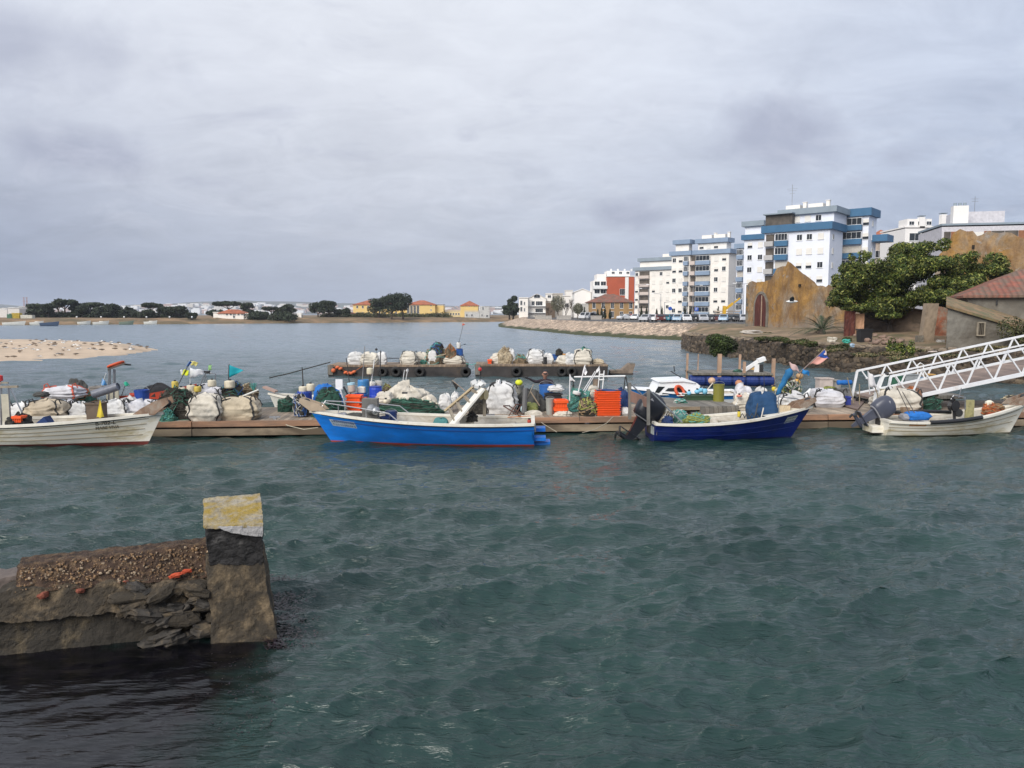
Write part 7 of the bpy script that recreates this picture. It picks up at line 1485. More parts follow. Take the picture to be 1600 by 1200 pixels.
# person crouching behind the drum
def person():
    t = thing('person', 'person in dark cap and dark top crouching behind the pale blue drum, arm stretched left', 'person', (*at(853, 640, 26.1)[:2], DZ))
    J = dict(pelvis=(0, 0, .42), waist=(-.01, -.02, .60), chest=(-.02, -.08, .80), neck=(-.03, -.12, .95), base=(-.04, -.13, 1.0))
    V = [J['pelvis'], J['waist'], J['chest'], J['neck'],
         (-.19, -.08, .87), (-.37, -.16, .84), (-.56, -.24, .95), (-.63, -.27, .98),   # left picture arm reaching
         (.17, -.1, .86), (.26, -.22, .66), (.14, -.42, .60), (.09, -.48, .60),
         (-.12, .0, .38), (-.2, -.34, .44), (-.19, -.12, .1), (-.19, -.28, .04), (.12, 0, .38), (.2, -.32, .46), (.2, -.1, .1), (.2, -.28, .04)]
    E = [(0, 1), (1, 2), (2, 3), (2, 4), (4, 5), (5, 6), (6, 7), (2, 8), (8, 9), (9, 10), (10, 11), (0, 12), (12, 13), (13, 14), (14, 15), (0, 16), (16, 17), (17, 18), (18, 19)]
    Rr = [.15, .14, .15, .06, .07, .05, .035, .03, .07, .05, .035, .03, .1, .075, .05, .045, .1, .075, .05, .045]
    me = bpy.data.meshes.new('body'); me.from_pydata(V, E, []); o = bpy.data.objects.new('body', me); COL.objects.link(o); o.parent = t; m = o.modifiers.new('skin', 'SKIN')
    for i, r in enumerate(Rr): me.skin_vertices[0].data[i].radius = (r, r)
    me.skin_vertices[0].data[0].use_root = True; o.modifiers.new('sub', 'SUBSURF').levels = 2; o.modifiers['sub'].render_levels = 2; me.materials.append(M('dark_sweater', (.03, .022, .03), .9, var=.2))
    skin = M('skin', (.38, .2, .14), .6); hd = MB()
    hd.lathe([(.05, -.1), (.06, -.05), (.075, 0.0), (.09, .05), (.098, .11), (.092, .17), (.06, .215), (.001, .23)], 16, (-.04, -.13, 1.01), (.35, 0, 0), 0, .9, 1.05)
    hd.lathe([(.001, -.02), (.016, 0), (.001, .04)], 6, (-.04, -.245, 1.07), (.35, 0, 0))
    for s in (-1, 1): hd.ball((-.04+s*.088, -.16, 1.1), .022, 6, 1.4)
    h = hd.build('head', skin, t, True)
    for s in (-1, 1): MB().ball((-.04+s*.033, -.232, 1.105), .012, 6).build('eye', M('eye_dark', (.03, .02, .02), .3), h)
    MB().box((-.04, -.222, 1.035), (.045, .012, .01)).build('mouth', M('lip', (.3, .1, .08), .5), h)
    cp = MB().lathe([(.104, 0), (.106, .05), (.085, .11), (.001, .135)], 16, (-.04, -.135, 1.125), (.3, 0, 0), 0, .92, 1.06); cp.box((-.04, -.265, 1.145), (.13, .11, .015), (.35, 0, 0)); cp.build('cap', M('cap_black', (.012, .012, .014), .8), t, True)
    for c, d in (((-.63, -.27, .98), Vector((-.85, -.2, .35)).normalized()), ((.09, -.48, .6), Vector((-.8, -.5, -.1)).normalized())):
        c = Vector(c); b = MB(); sd = d.cross(Vector((0, 0, 1))).normalized(); up = sd.cross(d); b.path([c, c+d*.05, c+d*.09], [.026, .038, .034], 8)
        for k in range(4): a = c+d*.085+sd*(k-1.5)*.02; b.path([a, a+d*.035, a+d*.05-up*.03, a+d*.03-up*.05], [.011, .01, .009, .008], 6)
        b.path([c+d*.03+sd*.03, c+d*.06+sd*.055-up*.02, c+d*.09+sd*.045-up*.035], [.012, .01, .009], 6); b.build('glove', black, t, True)
    MB().lathe([(.15, 0), (.165, .12), (.15, .3), (.12, .36)], 14, (-.01, -.03, .5), (.2, 0, 0)).build('bib', M('bib_dark', (.03, .03, .04), .8), t, True)
person()
# ---------- around the navy boat
for x0, y0, x1, y1, c, lab in [(1020, 629, 1031, 638, LB, 'pale blue float at the stern frame of the navy boat'), (1027, 637, 1034, 655, (.02, .3, .05), 'bright green bottle in the stern of the navy boat'), (1025, 640, 1031, 648, (.6, .5, .05), 'small yellow float beside the green bottle'), (1016, 625, 1022, 632, (.25, .14, .06), 'small brown float hanging at the cross board')]: cyl(lab, 'net_float' if 'float' in lab else 'bottle', 'float' if 'float' in lab else 'bottle', x0, y0, x1, y1, c, z=.35, Y=22.3)
net('coils of grey and cream line in the stern of the navy boat', 1028, 642, 1052, 662, 'straw', z=.4, Y=21.8, cs=('rope_white', 'rope_straw', 'rope_black'), n=60, th=.014); net('pale teal net lying in the navy boat', 1045, 645, 1080, 662, 'teal', z=.35, Y=22.3, n=50, cs=('rope_teal', 'rope_white')); net('yellow-green net heap in the middle of the navy boat', 1068, 648, 1112, 663, 'olive', z=.35, Y=21.9, n=60, cs=('rope_olive', 'rope_teal'))
sack('small navy bag in the stern of the navy boat', 1036, 652, 1052, 661, 'navy', z=.4, Y=21.6)
def platform():
    a = at(1040, 648, 24.0); b_ = at(1150, 648, 24.0); w = b_.x-a.x; t = thing('raised_platform', 'raised weathered grey plank platform behind the navy boat', 'platform', ((a.x+b_.x)/2, 25.1, DZ), DA)
    MB().box((0, 0, .2), (w, 2.4, .1)).build('deck', greywood, t); MB().box((w*.2, -1.22, .1), (w*.55, .06, .2)).build('front_board', greywood, t); MB().box((-w*.28, -1.22, .2), (w*.42, .05, .1)).build('front_board', fenderw, t)
    for x in (-.42, -.2, 0, .2, .42): MB().box((x*w, -.9, .07), (.14, .14, .15)).build('leg', fenderw, t)
platform()
PZ = DZ+.25
box('long dark green trough on the grey platform', 'trough', 'trough', 1074, 618, 1117, 632, (.03, .07, .03), .6, z=PZ, Y=25.6, inner=(.05, .06, .04))
drum('tall olive green steel barrel streaked with rust on the grey platform', 1117, 601, 1134, 634, (.20, .19, .03), z=PZ, Y=25.2, hoops=False, taper=1.)
rs = MB()
for x0, y0, x1, y1, c, lab in [(1058, 618, 1065, 627, W_, 'left of two white floats before the cabin boat'), (1064, 617, 1071, 627, W_, 'right of two white floats before the cabin boat')]: cyl(lab, 'net_float', 'float', x0, y0, x1, y1, c, z=PZ+.2, Y=25.0, ball=True)
net('small teal net tuft under the two white floats', 1054, 625, 1074, 633, 'green', z=PZ, Y=24.8, n=40, cs=('rope_teal', 'rope_white'))
for x0, y0, x1, y1, lab in [(1074, 611, 1081, 618, 'leftmost of four small pale blue floats on the green trough'), (1086, 609, 1095, 616, 'second of four small pale blue floats on the green trough'), (1092, 606, 1100, 614, 'third of four small pale blue floats on the green trough'), (1098, 607, 1107, 617, 'rightmost of four small pale blue floats on the green trough')]: cyl(lab, 'net_float', 'float', x0, y0, x1, y1, (.2, .5, .68), z=PZ, Y=25.8, ball=True)
cyl('round pink-orange buoy left of the blue drums of the pontoon', 'round_buoy', 'buoy', 1108, 590, 1119.5, 601, (.55, .36, .24), z=.5, Y=32, ball=True); cyl('round rust orange buoy before the blue drums of the pontoon', 'round_buoy', 'buoy', 1150.5, 594, 1162, 604.5, (.45, .2, .1), z=.3, Y=34, ball=True)
stick('pale stick from the olive barrel up to the round pink-orange buoy', (1106, 608), (1114, 598), 27, .02, (.6, .55, .45))
for b0, b1, lab in [((1114, 596), 32, 'left'), ((1156, 600), 34, 'right')]: rp(f'line holding the {lab} round buoy down to the water', [(b0[0], b0[1]+5, b1), (b0[0]+1, b0[1]+18, b1-.5)], b1, .012, 'rope_dark')
# machinery on the drum pontoon
def machine():
    t = thing('net_machine', 'old net hauling machine with a raised white beam on the drum pontoon', 'winch', (*at(1175, 590, 38.6)[:2], .67)); w = lambda x, y, Y=38.6: Vector(Wt(t, x, y, Y))
    MB().bar(w(1152, 586), w(1188, 562), .16).build('beam', frameW, t); MB().bar(w(1184, 564), w(1195, 560), .32, .2).build('beam_head', frameW, t); MB().bar(w(1165, 583), w(1178, 575), .1).build('yellow_arm', M('ochre_arm', (.5, .3, .1), .7), t)
    MB().box(w(1182, 580), (.32, .25, .72), (0, .15, 0)).build('white_case', frameW, t); MB().box(w(1188, 580), (.2, .3, .7)).build('dark_case', dkmetal, t); MB().lathe([(0, -.1), (.28, -.1), (.28, .1), (0, .1)], 16, w(1173, 586), (PI/2, 0, 0)).build('drum', M('hauler_grey'), t); MB().bar(w(1187, 593), w(1183, 571), .05).build('rod', M('antifoul_bright'), t)
    MB().box(w(1165, 588), (1.1, .6, .2)).build('base', M('old_wood'), t)
machine()
net('small green net tuft on the drum pontoon deck', 1146, 582, 1160, 592, 'green', z=.67, Y=38.4, n=30)
# bow part of navy boat
sack('blue tarpaulin tied over the engine of the navy boat', 1173, 616, 1216, 652, 'engine', z=.42, Y=22.3, dd=.7, lum=.6, name='engine_cover', cat='cover')
b = MB(); p0 = at(1217, 648, 22.1); b.path([(0, 0, 0), at(1216, 620, 22.1)-p0, at(1244, 623, 22.5)-p0, at(1262, 628, 22.6)-p0, at(1258, 637, 22.5)-p0], .018, 6); tag(b.build('bow_rail', metal, loc=p0), 'thin metal bow rail of the navy boat beside the blue cover', 'rail')
t = box('cream wooden box on the fore deck of the navy boat', 'wooden_box', 'box', 1215, 634, 1235, 648, (.6, .48, .32), .25, z=.62, Y=22.3, rim=False)
cyl('small yellow drop-shaped float hanging in the navy boat', 'net_float', 'float', 1153, 643, 1158, 652, YL, z=.4, Y=22.2)
b = MB()
for x in (1160, 1167, 1175, 1182): p = at(x, 646, 21.8); b.path([at(x-4, 653, 21.6)-p0, p-p0, at(x+4, 653, 21.6)-p0], .016, 5)
tag(b.build('anchor', dkmetal, loc=p0), 'row of dark grapnel prongs on the rim of the navy boat', 'anchor')
for i, (a, c, lab) in enumerate([((1180, 650), (1184, 630), 'left dark stick leaning on the blue engine cover'), ((1189, 655), (1193, 637), 'right pale stick leaning before the blue engine cover')]): stick(lab, a, c, 21.9, .02, (.06, .06, .06) if i == 0 else (.6, .56, .5))
sack('clear plastic sack with pinkish contents right of the olive barrel', 1152, 606, 1178, 640, 'lilac', .55, lum=1.5); sack('white and tan sack left of the blue engine cover', 1150, 618, 1176, 648, 'cream', .35, strap='white', lum=1.4); cyl('round orange red float on the plastic sacks left of the engine cover', 'net_float', 'float', 1152, 617, 1161, 628, (.6, .2, .14), .28, z=.9, ball=True)
tarp('dark box shape under black cover left of the blue engine cover', 1168, 624, 1180, 652, 'dark', .2, dd=.9)
sack('white plastic hump behind the blue engine cover', 1183, 607, 1200, 630, 'white', .7, z=.6); marker('thin dark rod behind the blue engine cover', (1195, 625), (1193.5, 585), 25)
def rolled():
    p = at(1214, 612, 24.4); b = MB(); q = at(1236, 576, 24.4)-p; n = 9
    b.path([Vector((0, 0, -.1)).lerp(q, i/n)+Vector((.02*math.sin(i*2), 0, 0)) for i in range(n+1)], [.04, .07, .07, .08, .09, .09, .1, .12, .13, .04], 10)
    tag(b.build('rolled_flag', bagmat('roll'), loc=p, smooth=True), 'rolled bright blue tarpaulin bundle leaning up beside the pink flag', 'tarpaulin')
rolled()
marker('slanting pole with a pale pink flag beside the rolled blue bundle', (1246, 604), (1233, 566), 24.6, [(((1233.5, 565.5), (1237, 578), (1250, 581), (1247, 573)), (.6, .42, .4))], pole=(.4, .3, .25)); marker('slanting dark pole with a red white and blue flag at the top', (1248, 584), (1288, 546), 24.8, [(((1288, 546), (1276, 558), (1295, 560)), (.02, .08, .35)), (((1276, 557), (1265, 569), (1281, 569), (1293, 559.5)), (.6, .3, .25)), (((1289, 545), (1284, 552), (1292, 556), (1290, 549)), (.7, .55, .5))], pole=(.2, .14, .12), rr=.02)
marker('short pole with a mid blue pennant below the red white and blue flag', (1246, 600), (1254, 578), 24.5, [(((1254, 577), (1253, 583), (1265, 587), (1266, 581)), (.02, .2, .5))])
for x0, y0, x1, y1, c, lab in [(1242, 592, 1253, 605, (.55, .3, .06), 'orange float in the heap under the flags'), (1246, 583, 1257, 593, (.4, .25, .12), 'brown float on the pole under the pink flag'), (1230, 593, 1241, 606, (.02, .02, .02), 'black float in the heap under the flags'), (1207, 604, 1214, 612, YL, 'small yellow float left of the rolled blue bundle')]: cyl(lab, 'net_float', 'float', x0, y0, x1, y1, c, .65, z=.8, ball=True)
net('heap of net with many cream and yellow corks under the flags', 1214, 600, 1258, 640, 'dark', .5, cs=('rope_olive', 'rope_white', 'rope_green'), n=80, floats=30); b = MB(); p = at(1259, 602, 25.6)
tag(MB().lathe([(.14, 0), (.05, .25), (.03, .34), (0, .34)], 12).build('funnel', frameW, loc=(p.x, p.y, .8), rot=(0, .5, 0)), 'white funnel standing behind the corked net heap', 'funnel')
sack('white sack with black straps between the engine cover and the bow bracket', 1218, 616, 1262, 642, 'white', .14, strap='black', lum=1.2)
sack('white bulk bag lying flat on the dock right of the navy bow', 1270, 610, 1321, 634, 'lilac', .55, strap='black', lum=.8)
net('flat olive green net coil on the flat white bulk bag', 1287, 605, 1309, 613, 'olive', .75, z=.95, n=40, cs=('rope_olive', 'rope_dark'))
box('pale polystyrene fish box behind the flat white bulk bag', 'polystyrene_box', 'box', 1281, 591, 1302, 612, (.55, .47, .42), .4, .95, z=.8); box('grey tub behind the polystyrene fish box', 'tub', 'tub', 1300, 594, 1314, 615, (.3, .28, .25), .35, .98, z=.8)
t = tag(MB().lathe([(0, -.26), (.08, -.27), (.085, -.22), (.075, -.15), (.085, -.05), (.08, .1), (.085, .22), (0, .26)], 12).build('roll', bagmat('blue'), loc=(*at(1320, 605, 26.2)[:2], 1.25), rot=(0, PI/2, .1), smooth=True), 'bright blue tarpaulin roll lying on the tub near the gangway foot', 'tarpaulin'); box('dark blue crate right of the flat white bulk bag', 'plastic_crate', 'crate', 1319, 620, 1330, 630, (.03, .05, .3), .3, .6); box('upturned grey bin carrying the blue roll', 'tub', 'tub', 1310, 607, 1330, 630, (.2, .2, .2), .4, .9)
def mat():
    q = [onz(a, b, DZ+.02) for a, b in ((1301, 630), (1330, 623), (1352, 627), (1340, 641))]; o = sum(q, Vector())/4; b = MB(); b.add([v-o for v in q]+[v-o+Vector((0, 0, .03)) for v in q], [(3, 2, 1, 0), (4, 5, 6, 7), (0, 1, 5, 4), (1, 2, 6, 5), (2, 3, 7, 6), (3, 0, 4, 7)]); m = b.build('rubber_mat', M('mat_brown', (.17, .12, .1), .9, var=.2), loc=o); tag(m, 'brown plywood sheet lying on the dock left of the grey outboard', 'board')
mat()
# ---------- right group
sack('large cream bulk bag with rusty side behind the rightmost boat', 1376, 609, 1441, 646, 'cream', .1, lum=.7, dd=.6, strap='black'); tarp('rust coloured edge cloth right of the large cream bulk bag', 1432, 612, 1444, 645, 'rust', .16, dd=.8)
net('dark green net heap right of the large cream bulk bag', 1438, 620, 1476, 648, 'dgreen', .25, n=60); net('pale yellow and white net tangle above the dark green net', 1442, 613, 1467, 630, 'straw', .5, z=.8, n=60, cs=('rope_olive', 'rope_white'), floats=8)
cyl('mustard yellow float on the large cream bulk bag', 'net_float', 'float', 1380, 610, 1390, 618, (.5, .32, .05), .4, z=1.0, ball=True); net('tangle of straw coloured line left of the cream bulk bag', 1374, 612, 1398, 640, 'straw', .4, n=60, cs=('rope_straw', 'rope_olive'))
net('rust orange net tuft on top of the cream bulk bag', 1420, 609, 1434, 618, 'rust', .3, z=1.08, n=30, cs=('rope_orange', 'rope_brown'))
marker('white flag with a small red mark on a grey pole before the gangway', (1359, 616), (1356, 579), 24.2, [(((1356, 580), (1359, 605), (1371, 605), (1366, 588)), (.68, .66, .66))], pole=(.5, .5, .5), rr=.018)
def wchair():
    t = thing('white_stand', 'white plastic stand with open sides on the dock below the gangway', 'stand', (*at(1380, 640, 24.5)[:2], DZ)); w = lambda x, y: Vector(Wt(t, x, y, 24.5)); b = MB().bar(w(1372, 610), w(1380, 588), .07); b.bar(w(1380, 588), w(1388, 586), .06); b.bar(w(1372, 606), w(1392, 606), .14, .05); b.bar(w(1366, 628), w(1369, 612), .07); b.bar(w(1374, 624), w(1373, 606), .05); b.build('frame', frameW, t); MB().ball(w(1386, 584), .06, 8).build('lamp', black, t)
wchair()
for i, (a, c, lab) in enumerate([((1334, 630), (1324, 590), 'left of two pale brown stakes before the gangway foot'), ((1343, 632), (1343, 600), 'right of two stakes before the gangway foot'), ((1378, 640), (1366, 600), 'dark leaning stake left of the white stand')]): stick(lab, a, c, 24.3, .018, (.25, .2, .13))
stick('left of two parallel slanting grey rods above the blue bag', (1424, 652), (1402, 606), 22.6, .014, (.12, .11, .1)); stick('right of two parallel slanting grey rods above the blue bag', (1433, 652), (1410, 612), 22.6, .014, (.12, .11, .1))
box('small brown box at the foot of the slanting grey rods', 'wooden_box', 'box', 1412, 637, 1422, 646, (.3, .2, .12), .2, z=.62, Y=22.9, rim=False)
sack('blue holdall with grey end in the rightmost boat', 1418, 644, 1455, 655, 'blue', z=.45, Y=22.6, name='holdall', lum=.4, dd=.4); sack('small grey dry bag beside the blue holdall', 1411, 647, 1421, 655, 'grey', z=.45, Y=22.6, name='dry_bag', lum=.4)
tag(MB().path([(-.85, 0, 0), (0, .02, .03), (.85, 0, 0)], .055, 8).build('hose', black, loc=(*at(1442, 645, 23.1)[:2], .62), smooth=True), 'black rubber hose lying along the far side of the rightmost boat', 'hose')
def hauler2():
    t = thing('net_hauler', 'black pot hauler with pulleys amidships in the rightmost boat', 'winch', (*at(1493, 655, 22.9)[:2], .4)); w = lambda x, y, Y=22.9: Vector(Wt(t, x, y, Y)); MB().lathe([(0, -.08), (.17, -.08), (.1, 0), (.17, .08), (0, .08)], 14, w(1490, 634), (PI/2, 0, .4)).build('pulley', black, t); MB().lathe([(0, -.06), (.12, -.06), (.12, .06), (0, .06)], 12, w(1497, 645), (PI/2, 0, .2)).build('pulley', dkmetal, t); MB().bar(w(1492, 660), w(1488, 620), .06).build('post', black, t); MB().path([w(1486, 624), w(1490, 618), w(1508, 621), w(1508, 640)], .02).build('frame', metal, t)
    MB().tube(w(1498, 622), w(1502, 606), .012).build('aerial', metal, t)
hauler2()
MBx = box('olive painted backrest board in the rightmost boat', 'seat_board', 'board', 1510, 625, 1523, 646, (.33, .3, .14), .06, z=.4, Y=22.9, rim=False); net('orange net lying in the bow of the rightmost boat', 1539, 633, 1577, 645, 'rust', z=.55, Y=23.1, n=60, cs=('rope_orange', 'rope_brown')); jerry('white canister standing in the bow of the rightmost boat', 1543, 624, 1554, 637, (.68, .64, .52), z=.6, Y=23.3)
net('tangle of rope on the bow bracket of the rightmost boat', 1574, 619, 1596, 632, 'dark', z=.98, Y=23.3, n=30, cs=('rope_straw', 'rope_dark'), th=.015)
box('green crate on the dock seen through the gangway', 'plastic_crate', 'crate', 1395, 588, 1414, 603, (.03, .12, .07), .4, z=.45, Y=30, rim=True); box('grey crate beside the green one behind the gangway', 'plastic_crate', 'crate', 1413, 585, 1436, 602, (.3, .32, .33), .4, z=.45, Y=30)
def fardock():
    p = at(1420, 603, 30.2); t = thing('small_float', 'small grey float carrying crates and chairs behind the gangway', 'float', (p.x, 30.6, 0)); MB().box((0, 0, .36), (3.8, 1.8, .14)).build('deck', greywood, t); MB().box((0, 0, .14), (3.4, 1.4, .3)).build('float', M('dirty_float'), t)
fardock()
def chair():
    t = thing('garden_chair', 'small white tube chair standing behind the gangway truss', 'chair', (*at(1438, 590, 30.4)[:2], .43)); w = lambda x, y, Y=30.4: Vector(Wt(t, x, y, Y)); MB().path([w(1434, 605), w(1434, 570), w(1438, 567), w(1443, 570), w(1443, 605)], .025).build('frame', frameW, t); MB().box(w(1438.5, 590), (.3, .4, .04)).build('seat', M('seat_blue', (.1, .2, .3), .6), t)
chair(); cyl('small red float on the quay edge above the gangway', 'net_float', 'float', 1423, 559, 1428, 563, (.5, .05, .05), z=1.65, Y=44)
crate_stack('yellowbox', 'yellow tray on the gangway deck', 1452, 588, 1462, 598, 1, (.6, .35, .1), z=1.5, Y=26., dep=.3)
# ---------- loads on the rafts
RZ = .66
for x0, y0, x1, y1, c, st, lab in [(544, 551, 566, 567, 'white', None, 'pointed white sack, leftmost on the left raft'), (564, 552, 590, 567, 'cream', None, 'broad cream sack second from the left on the left raft'), (588, 552, 603, 567, 'white', None, 'upright white sack beside the pole on the left raft'), (626, 550, 650, 567, 'cream', 'black', 'square cream bulk bag in the middle of the left raft'), (648, 551, 668, 567, 'cream', None, 'slumped cream sack right of the square bag on the left raft'), (669, 548, 682, 562, 'white', None, 'white sack high in the net heap on the left raft'), (692, 555, 724, 571, 'cream', 'black', 'rounded cream bag with crossed straps at the right end of the left raft'),
 (768, 552, 800, 567, 'cream', None, 'sloping cream sack at the left of the right raft'), (793, 546, 804, 556, 'white', None, 'small pointed white sack above the sloping one on the right raft'), (824, 547, 850, 568, 'white', 'black', 'tall white bulk bag with a black strap on the right raft'), (849, 553, 864, 567, 'white', None, 'white sack right of the tall bulk bag on the right raft'), (871, 557, 897, 568, 'cream', None, 'low cream sack in the middle right of the right raft'), (897, 548, 925, 567, 'cream', 'black', 'square cream bulk bag with green net on top on the right raft'), (927, 561, 943, 568, 'straw', None, 'small straw bag at the right end of the right raft'), (884, 553, 900, 562, 'white', None, 'white sack behind the orange box on the right raft')]:
    sack(lab, x0, y0, x1, y1, c, z=RZ, Y=44.5+.4*math.sin(x0), strap=st)
for x0, y0, x1, y1, c, cs, lab in [(660, 545, 700, 566, 'brown', ('rope_brown', 'rope_teal', 'rope_straw'), 'brown and teal net heap on the left raft'), (655, 560, 670, 569, 'green', ('rope_teal', 'rope_green'), 'small teal net at the front edge of the left raft'), (672, 538, 693, 552, 'dark', ('rope_blue', 'rope_dark', 'rope_teal'), 'tangle of dark and blue rope on top of the heap on the left raft'), (695, 541, 712, 556, 'brown', ('rope_orange', 'rope_brown'), 'reddish net tuft right of the blue tangle on the left raft'), (775, 545, 802, 562, 'straw', ('rope_straw', 'rope_brown'), 'straw coloured rope tangle on the sloping sack of the right raft'), (803, 556, 824, 568, 'brown', ('rope_brown', 'rope_teal'), 'brown net between two sacks on the right raft'), (902, 545, 923, 553, 'green', ('rope_green', 'rope_teal'), 'green net on the square bulk bag of the right raft'), (922, 563, 934, 568, 'dgreen', ('rope_green',), 'small dark green net at the right end of the right raft')]:
    net(lab, x0, y0, x1, y1, c, z=RZ if y1 > 557 else RZ+.35, Y=44.7, cs=cs, n=40, th=.014)
drum('blue drum at the right end of the left raft', 712, 545, 723, 567, (.02, .1, .35), z=RZ, Y=45.3); cyl('white float on the blue drum of the left raft', 'net_float', 'float', 713, 535, 720, 545, W_, z=RZ+.8, Y=45.2)
marker('tall thin pole with a red tip standing on the left raft', (717, 536), (724, 506), 45.2, [(((723, 505), (722, 509), (727, 507)), (.55, .08, .04))]); marker('short rod with a dark pennant on the left raft', (719, 541), (727, 537), 45.2, [(((724, 537.5), (725, 539), (730, 538)), (.05, .08, .12))])
marker('dark maroon rag on a stick in the heap of the left raft', (684, 548), (690, 538), 45, [(((688, 538), (686, 545), (694, 544), (692, 539)), (.08, .015, .02))]); marker('thin black rod with a dark knob on the left raft', (588, 566), (588, 543), 45, fl=(588, 546, .07, .12), flc=(.02, .02, .02))
tag(MB().path([(-.8, 0, .28), (-.8, 0, 0), (-.8, 0, .28), (.1, 0, .28), (.1, 0, 0)], .025).build('tube_frame', dkmetal, loc=(*at(621, 560, 45)[:2], RZ+.05)), 'low black tube frame left of the square bulk bag on the left raft', 'tube frame')
box('blue crate in the middle of the right raft', 'plastic_crate', 'crate', 861, 554, 873, 562, (.03, .12, .4), .4, z=RZ+.2, Y=45.2); box('small orange box between sacks on the right raft', 'plastic_crate', 'crate', 880, 553, 888, 561, (.6, .28, .06), .3, z=RZ+.2, Y=44.6); box('blue tub behind the sacks of the right raft', 'tub', 'tub', 892, 553, 898, 565, (.02, .08, .35), .3, z=RZ, Y=45.8); crate_stack('orange', 'flat orange tray at the left end of the right raft', 762, 561.5, 768, 565, 1, OR, z=RZ, Y=44.5, dep=.3)
drum('small black drum before the tall bulk bag of the right raft', 849, 558, 855, 568, (.015, .015, .015), z=RZ, Y=44.2); net('black wire coil on the right raft', 868, 546, 880, 558, 'dark', z=RZ+.5, Y=45, cs=('rope_black',), n=20)
for i in range(7):
    x, y = [(521, 579), (527, 574), (532, 576), (540, 582), (545, 583), (549, 583), (553, 581)][i]; lab = 'round orange float hanging at the left end of the left raft' if i == 0 else f"{('first', 'second', 'third', 'fourth', 'fifth', 'sixth')[i-1]} small orange float from the left on the line draped along the left raft"
    p = at(x, y, 43.75); tag(MB().ball((0, 0, 0), .13 if i == 0 else .085, 10, 1 if i == 0 else 1.5, rot=(0, 1.2, 0)).build('net_float', M('float_orange', (.6, .13, .04), .6), loc=p, smooth=True), lab, 'float', 'orange floats strung along the left raft')
rp('line of orange floats draped along the side of the left raft', [(521, 570, 43.8), (532, 576, 43.8), (545, 583, 43.8), (553, 581, 43.8), (568, 571, 43.8)], 43.8, .012, 'rope_orange'); rp('green ropes tying the two rafts together', [(728, 568, 44.2), (736, 570, 44.2), (744, 568, 44.2)], 44.2, .02, 'rope_teal')
rp('slack green rope hanging between the two rafts', [(728, 570, 44), (734, 578, 44), (738, 576, 44), (743, 569, 44)], 44.2, .014, 'rope_green'); rp('line from the right raft down to the skiff', [(948, 569, 44.5), (956, 575, 45), (965, 580, 45.4)], 44.5, .014, 'rope_teal')
rp('pale mooring line from the dock to the water near the black outboard', [(958, 651, 23.1), (948, 661, 22.6), (930, 671, 22), (910, 676, 21.7)], 22, .012); rp('pale line drooping from the dock behind the stern of the blue boat', [(846, 660, 22.9), (850, 663, 22.8), (870, 675, 22.2)], 22.4, .01)
rp('dark lines hanging over the dock front near the dark rope tangle', [(903, 630, 23.4), (905, 650, 23.05), (906, 658, 22.95)], 23, .008, 'rope_dark'); rp('dark tie line from the goal frame leg down to the dock front', [(889, 625, 24.2), (885, 650, 23.3)], 23.5, .008, 'rope_dark')
rp('line from the bow bracket of the navy boat to the dock', [(1262, 636, 22.6), (1266, 637, 23.3), (1274, 640, 23.9)], 23, .012)
# ================================================================ foreground ruined wall
conc = M('old_concrete', (.15, .11, .065), .95, var=.6, scale=9, bump=1, bscale=30, dirt=.5, dcol=(.040, .032, .022), dscale=2.6)
concd = M('wet_concrete', (.13, .098, .055), .85, var=.6, scale=7, bump=1, bscale=26, dirt=.54, dcol=(.030, .025, .018), dscale=2.2)
slate = M('dark_slate_stone', (.045, .039, .032), .85, var=.5, scale=6, bump=.8, bscale=18, dirt=.25, dcol=(.12, .09, .055), dscale=3)
rubm = M('ochre_rubble', (.28, .17, .09), .95, var=.3, scale=5, bump=.5, bscale=20, dirt=.2, dcol=(.14, .1, .07), dscale=5)
tarry = M('tarred_block', (.013, .012, .012), .75, var=.4, scale=4, bump=.8, bscale=16, dirt=.15, dcol=(.1, .095, .09), dscale=4)
lich = M('lichen_top', (.34, .30, .23), .95, var=.3, scale=9, bump=1, bscale=26, dirt=.38, dcol=(.29, .20, .035), dscale=3.5)
limew = M('lime_edge', (.36, .35, .345), .9, var=.2, scale=8, bump=.8, bscale=30)
def lumpy(b, corners, nu=26, nv=16, nw=10, amp=.03, fr=3., seed=0, mi=0):
    """box-like block given by 8 corners (bottom 4 ccw, top 4 ccw) with broken, noisy faces"""
    C = [Vector(c) for c in corners]
    def tri(u, v, w):
        p = (C[0]*(1-u)+C[1]*u)*(1-v)+(C[3]*(1-u)+C[2]*u)*v; q = (C[4]*(1-u)+C[5]*u)*(1-v)+(C[7]*(1-u)+C[6]*u)*v; return p*(1-w)+q*w
    cen = sum(C, Vector())/8
    def n(p):
        d = Vector((noise.noise(p*fr+Vector((seed, 0, 0))), noise.noise(p*fr+Vector((0, seed, 9))), noise.noise(p*fr+Vector((5, 0, seed)))))
        e = Vector((noise.noise(p*fr*4+Vector((seed, 3, 0))), noise.noise(p*fr*4+Vector((0, seed, 1))), noise.noise(p*fr*4)))
        g = noise.noise(p*fr*11)*amp*.35; rdg = (.35-abs(noise.noise(p*fr*1.7+Vector((2, seed, 1)))))*amp*1.6; m = (p-cen).normalized()
        return p+d*amp*1.2+e*amp*.7+m*(g+rdg)
    def face(f, a, c, flip):
        g = MB().grid(lambda u, v: n(f(u, v)), a, c); fs = [q[::-1] for q in g.f] if flip else g.f; b.add(g.v, fs, mi)
    face(lambda u, v: tri(u, 0, v), nu, nw, False); face(lambda u, v: tri(u, 1, v), nu, nw, True)
    face(lambda u, v: tri(0, u, v), nv, nw, True); face(lambda u, v: tri(1, u, v), nv, nw, False)
    face(lambda u, v: tri(u, v, 1), nu, nv, False); return b
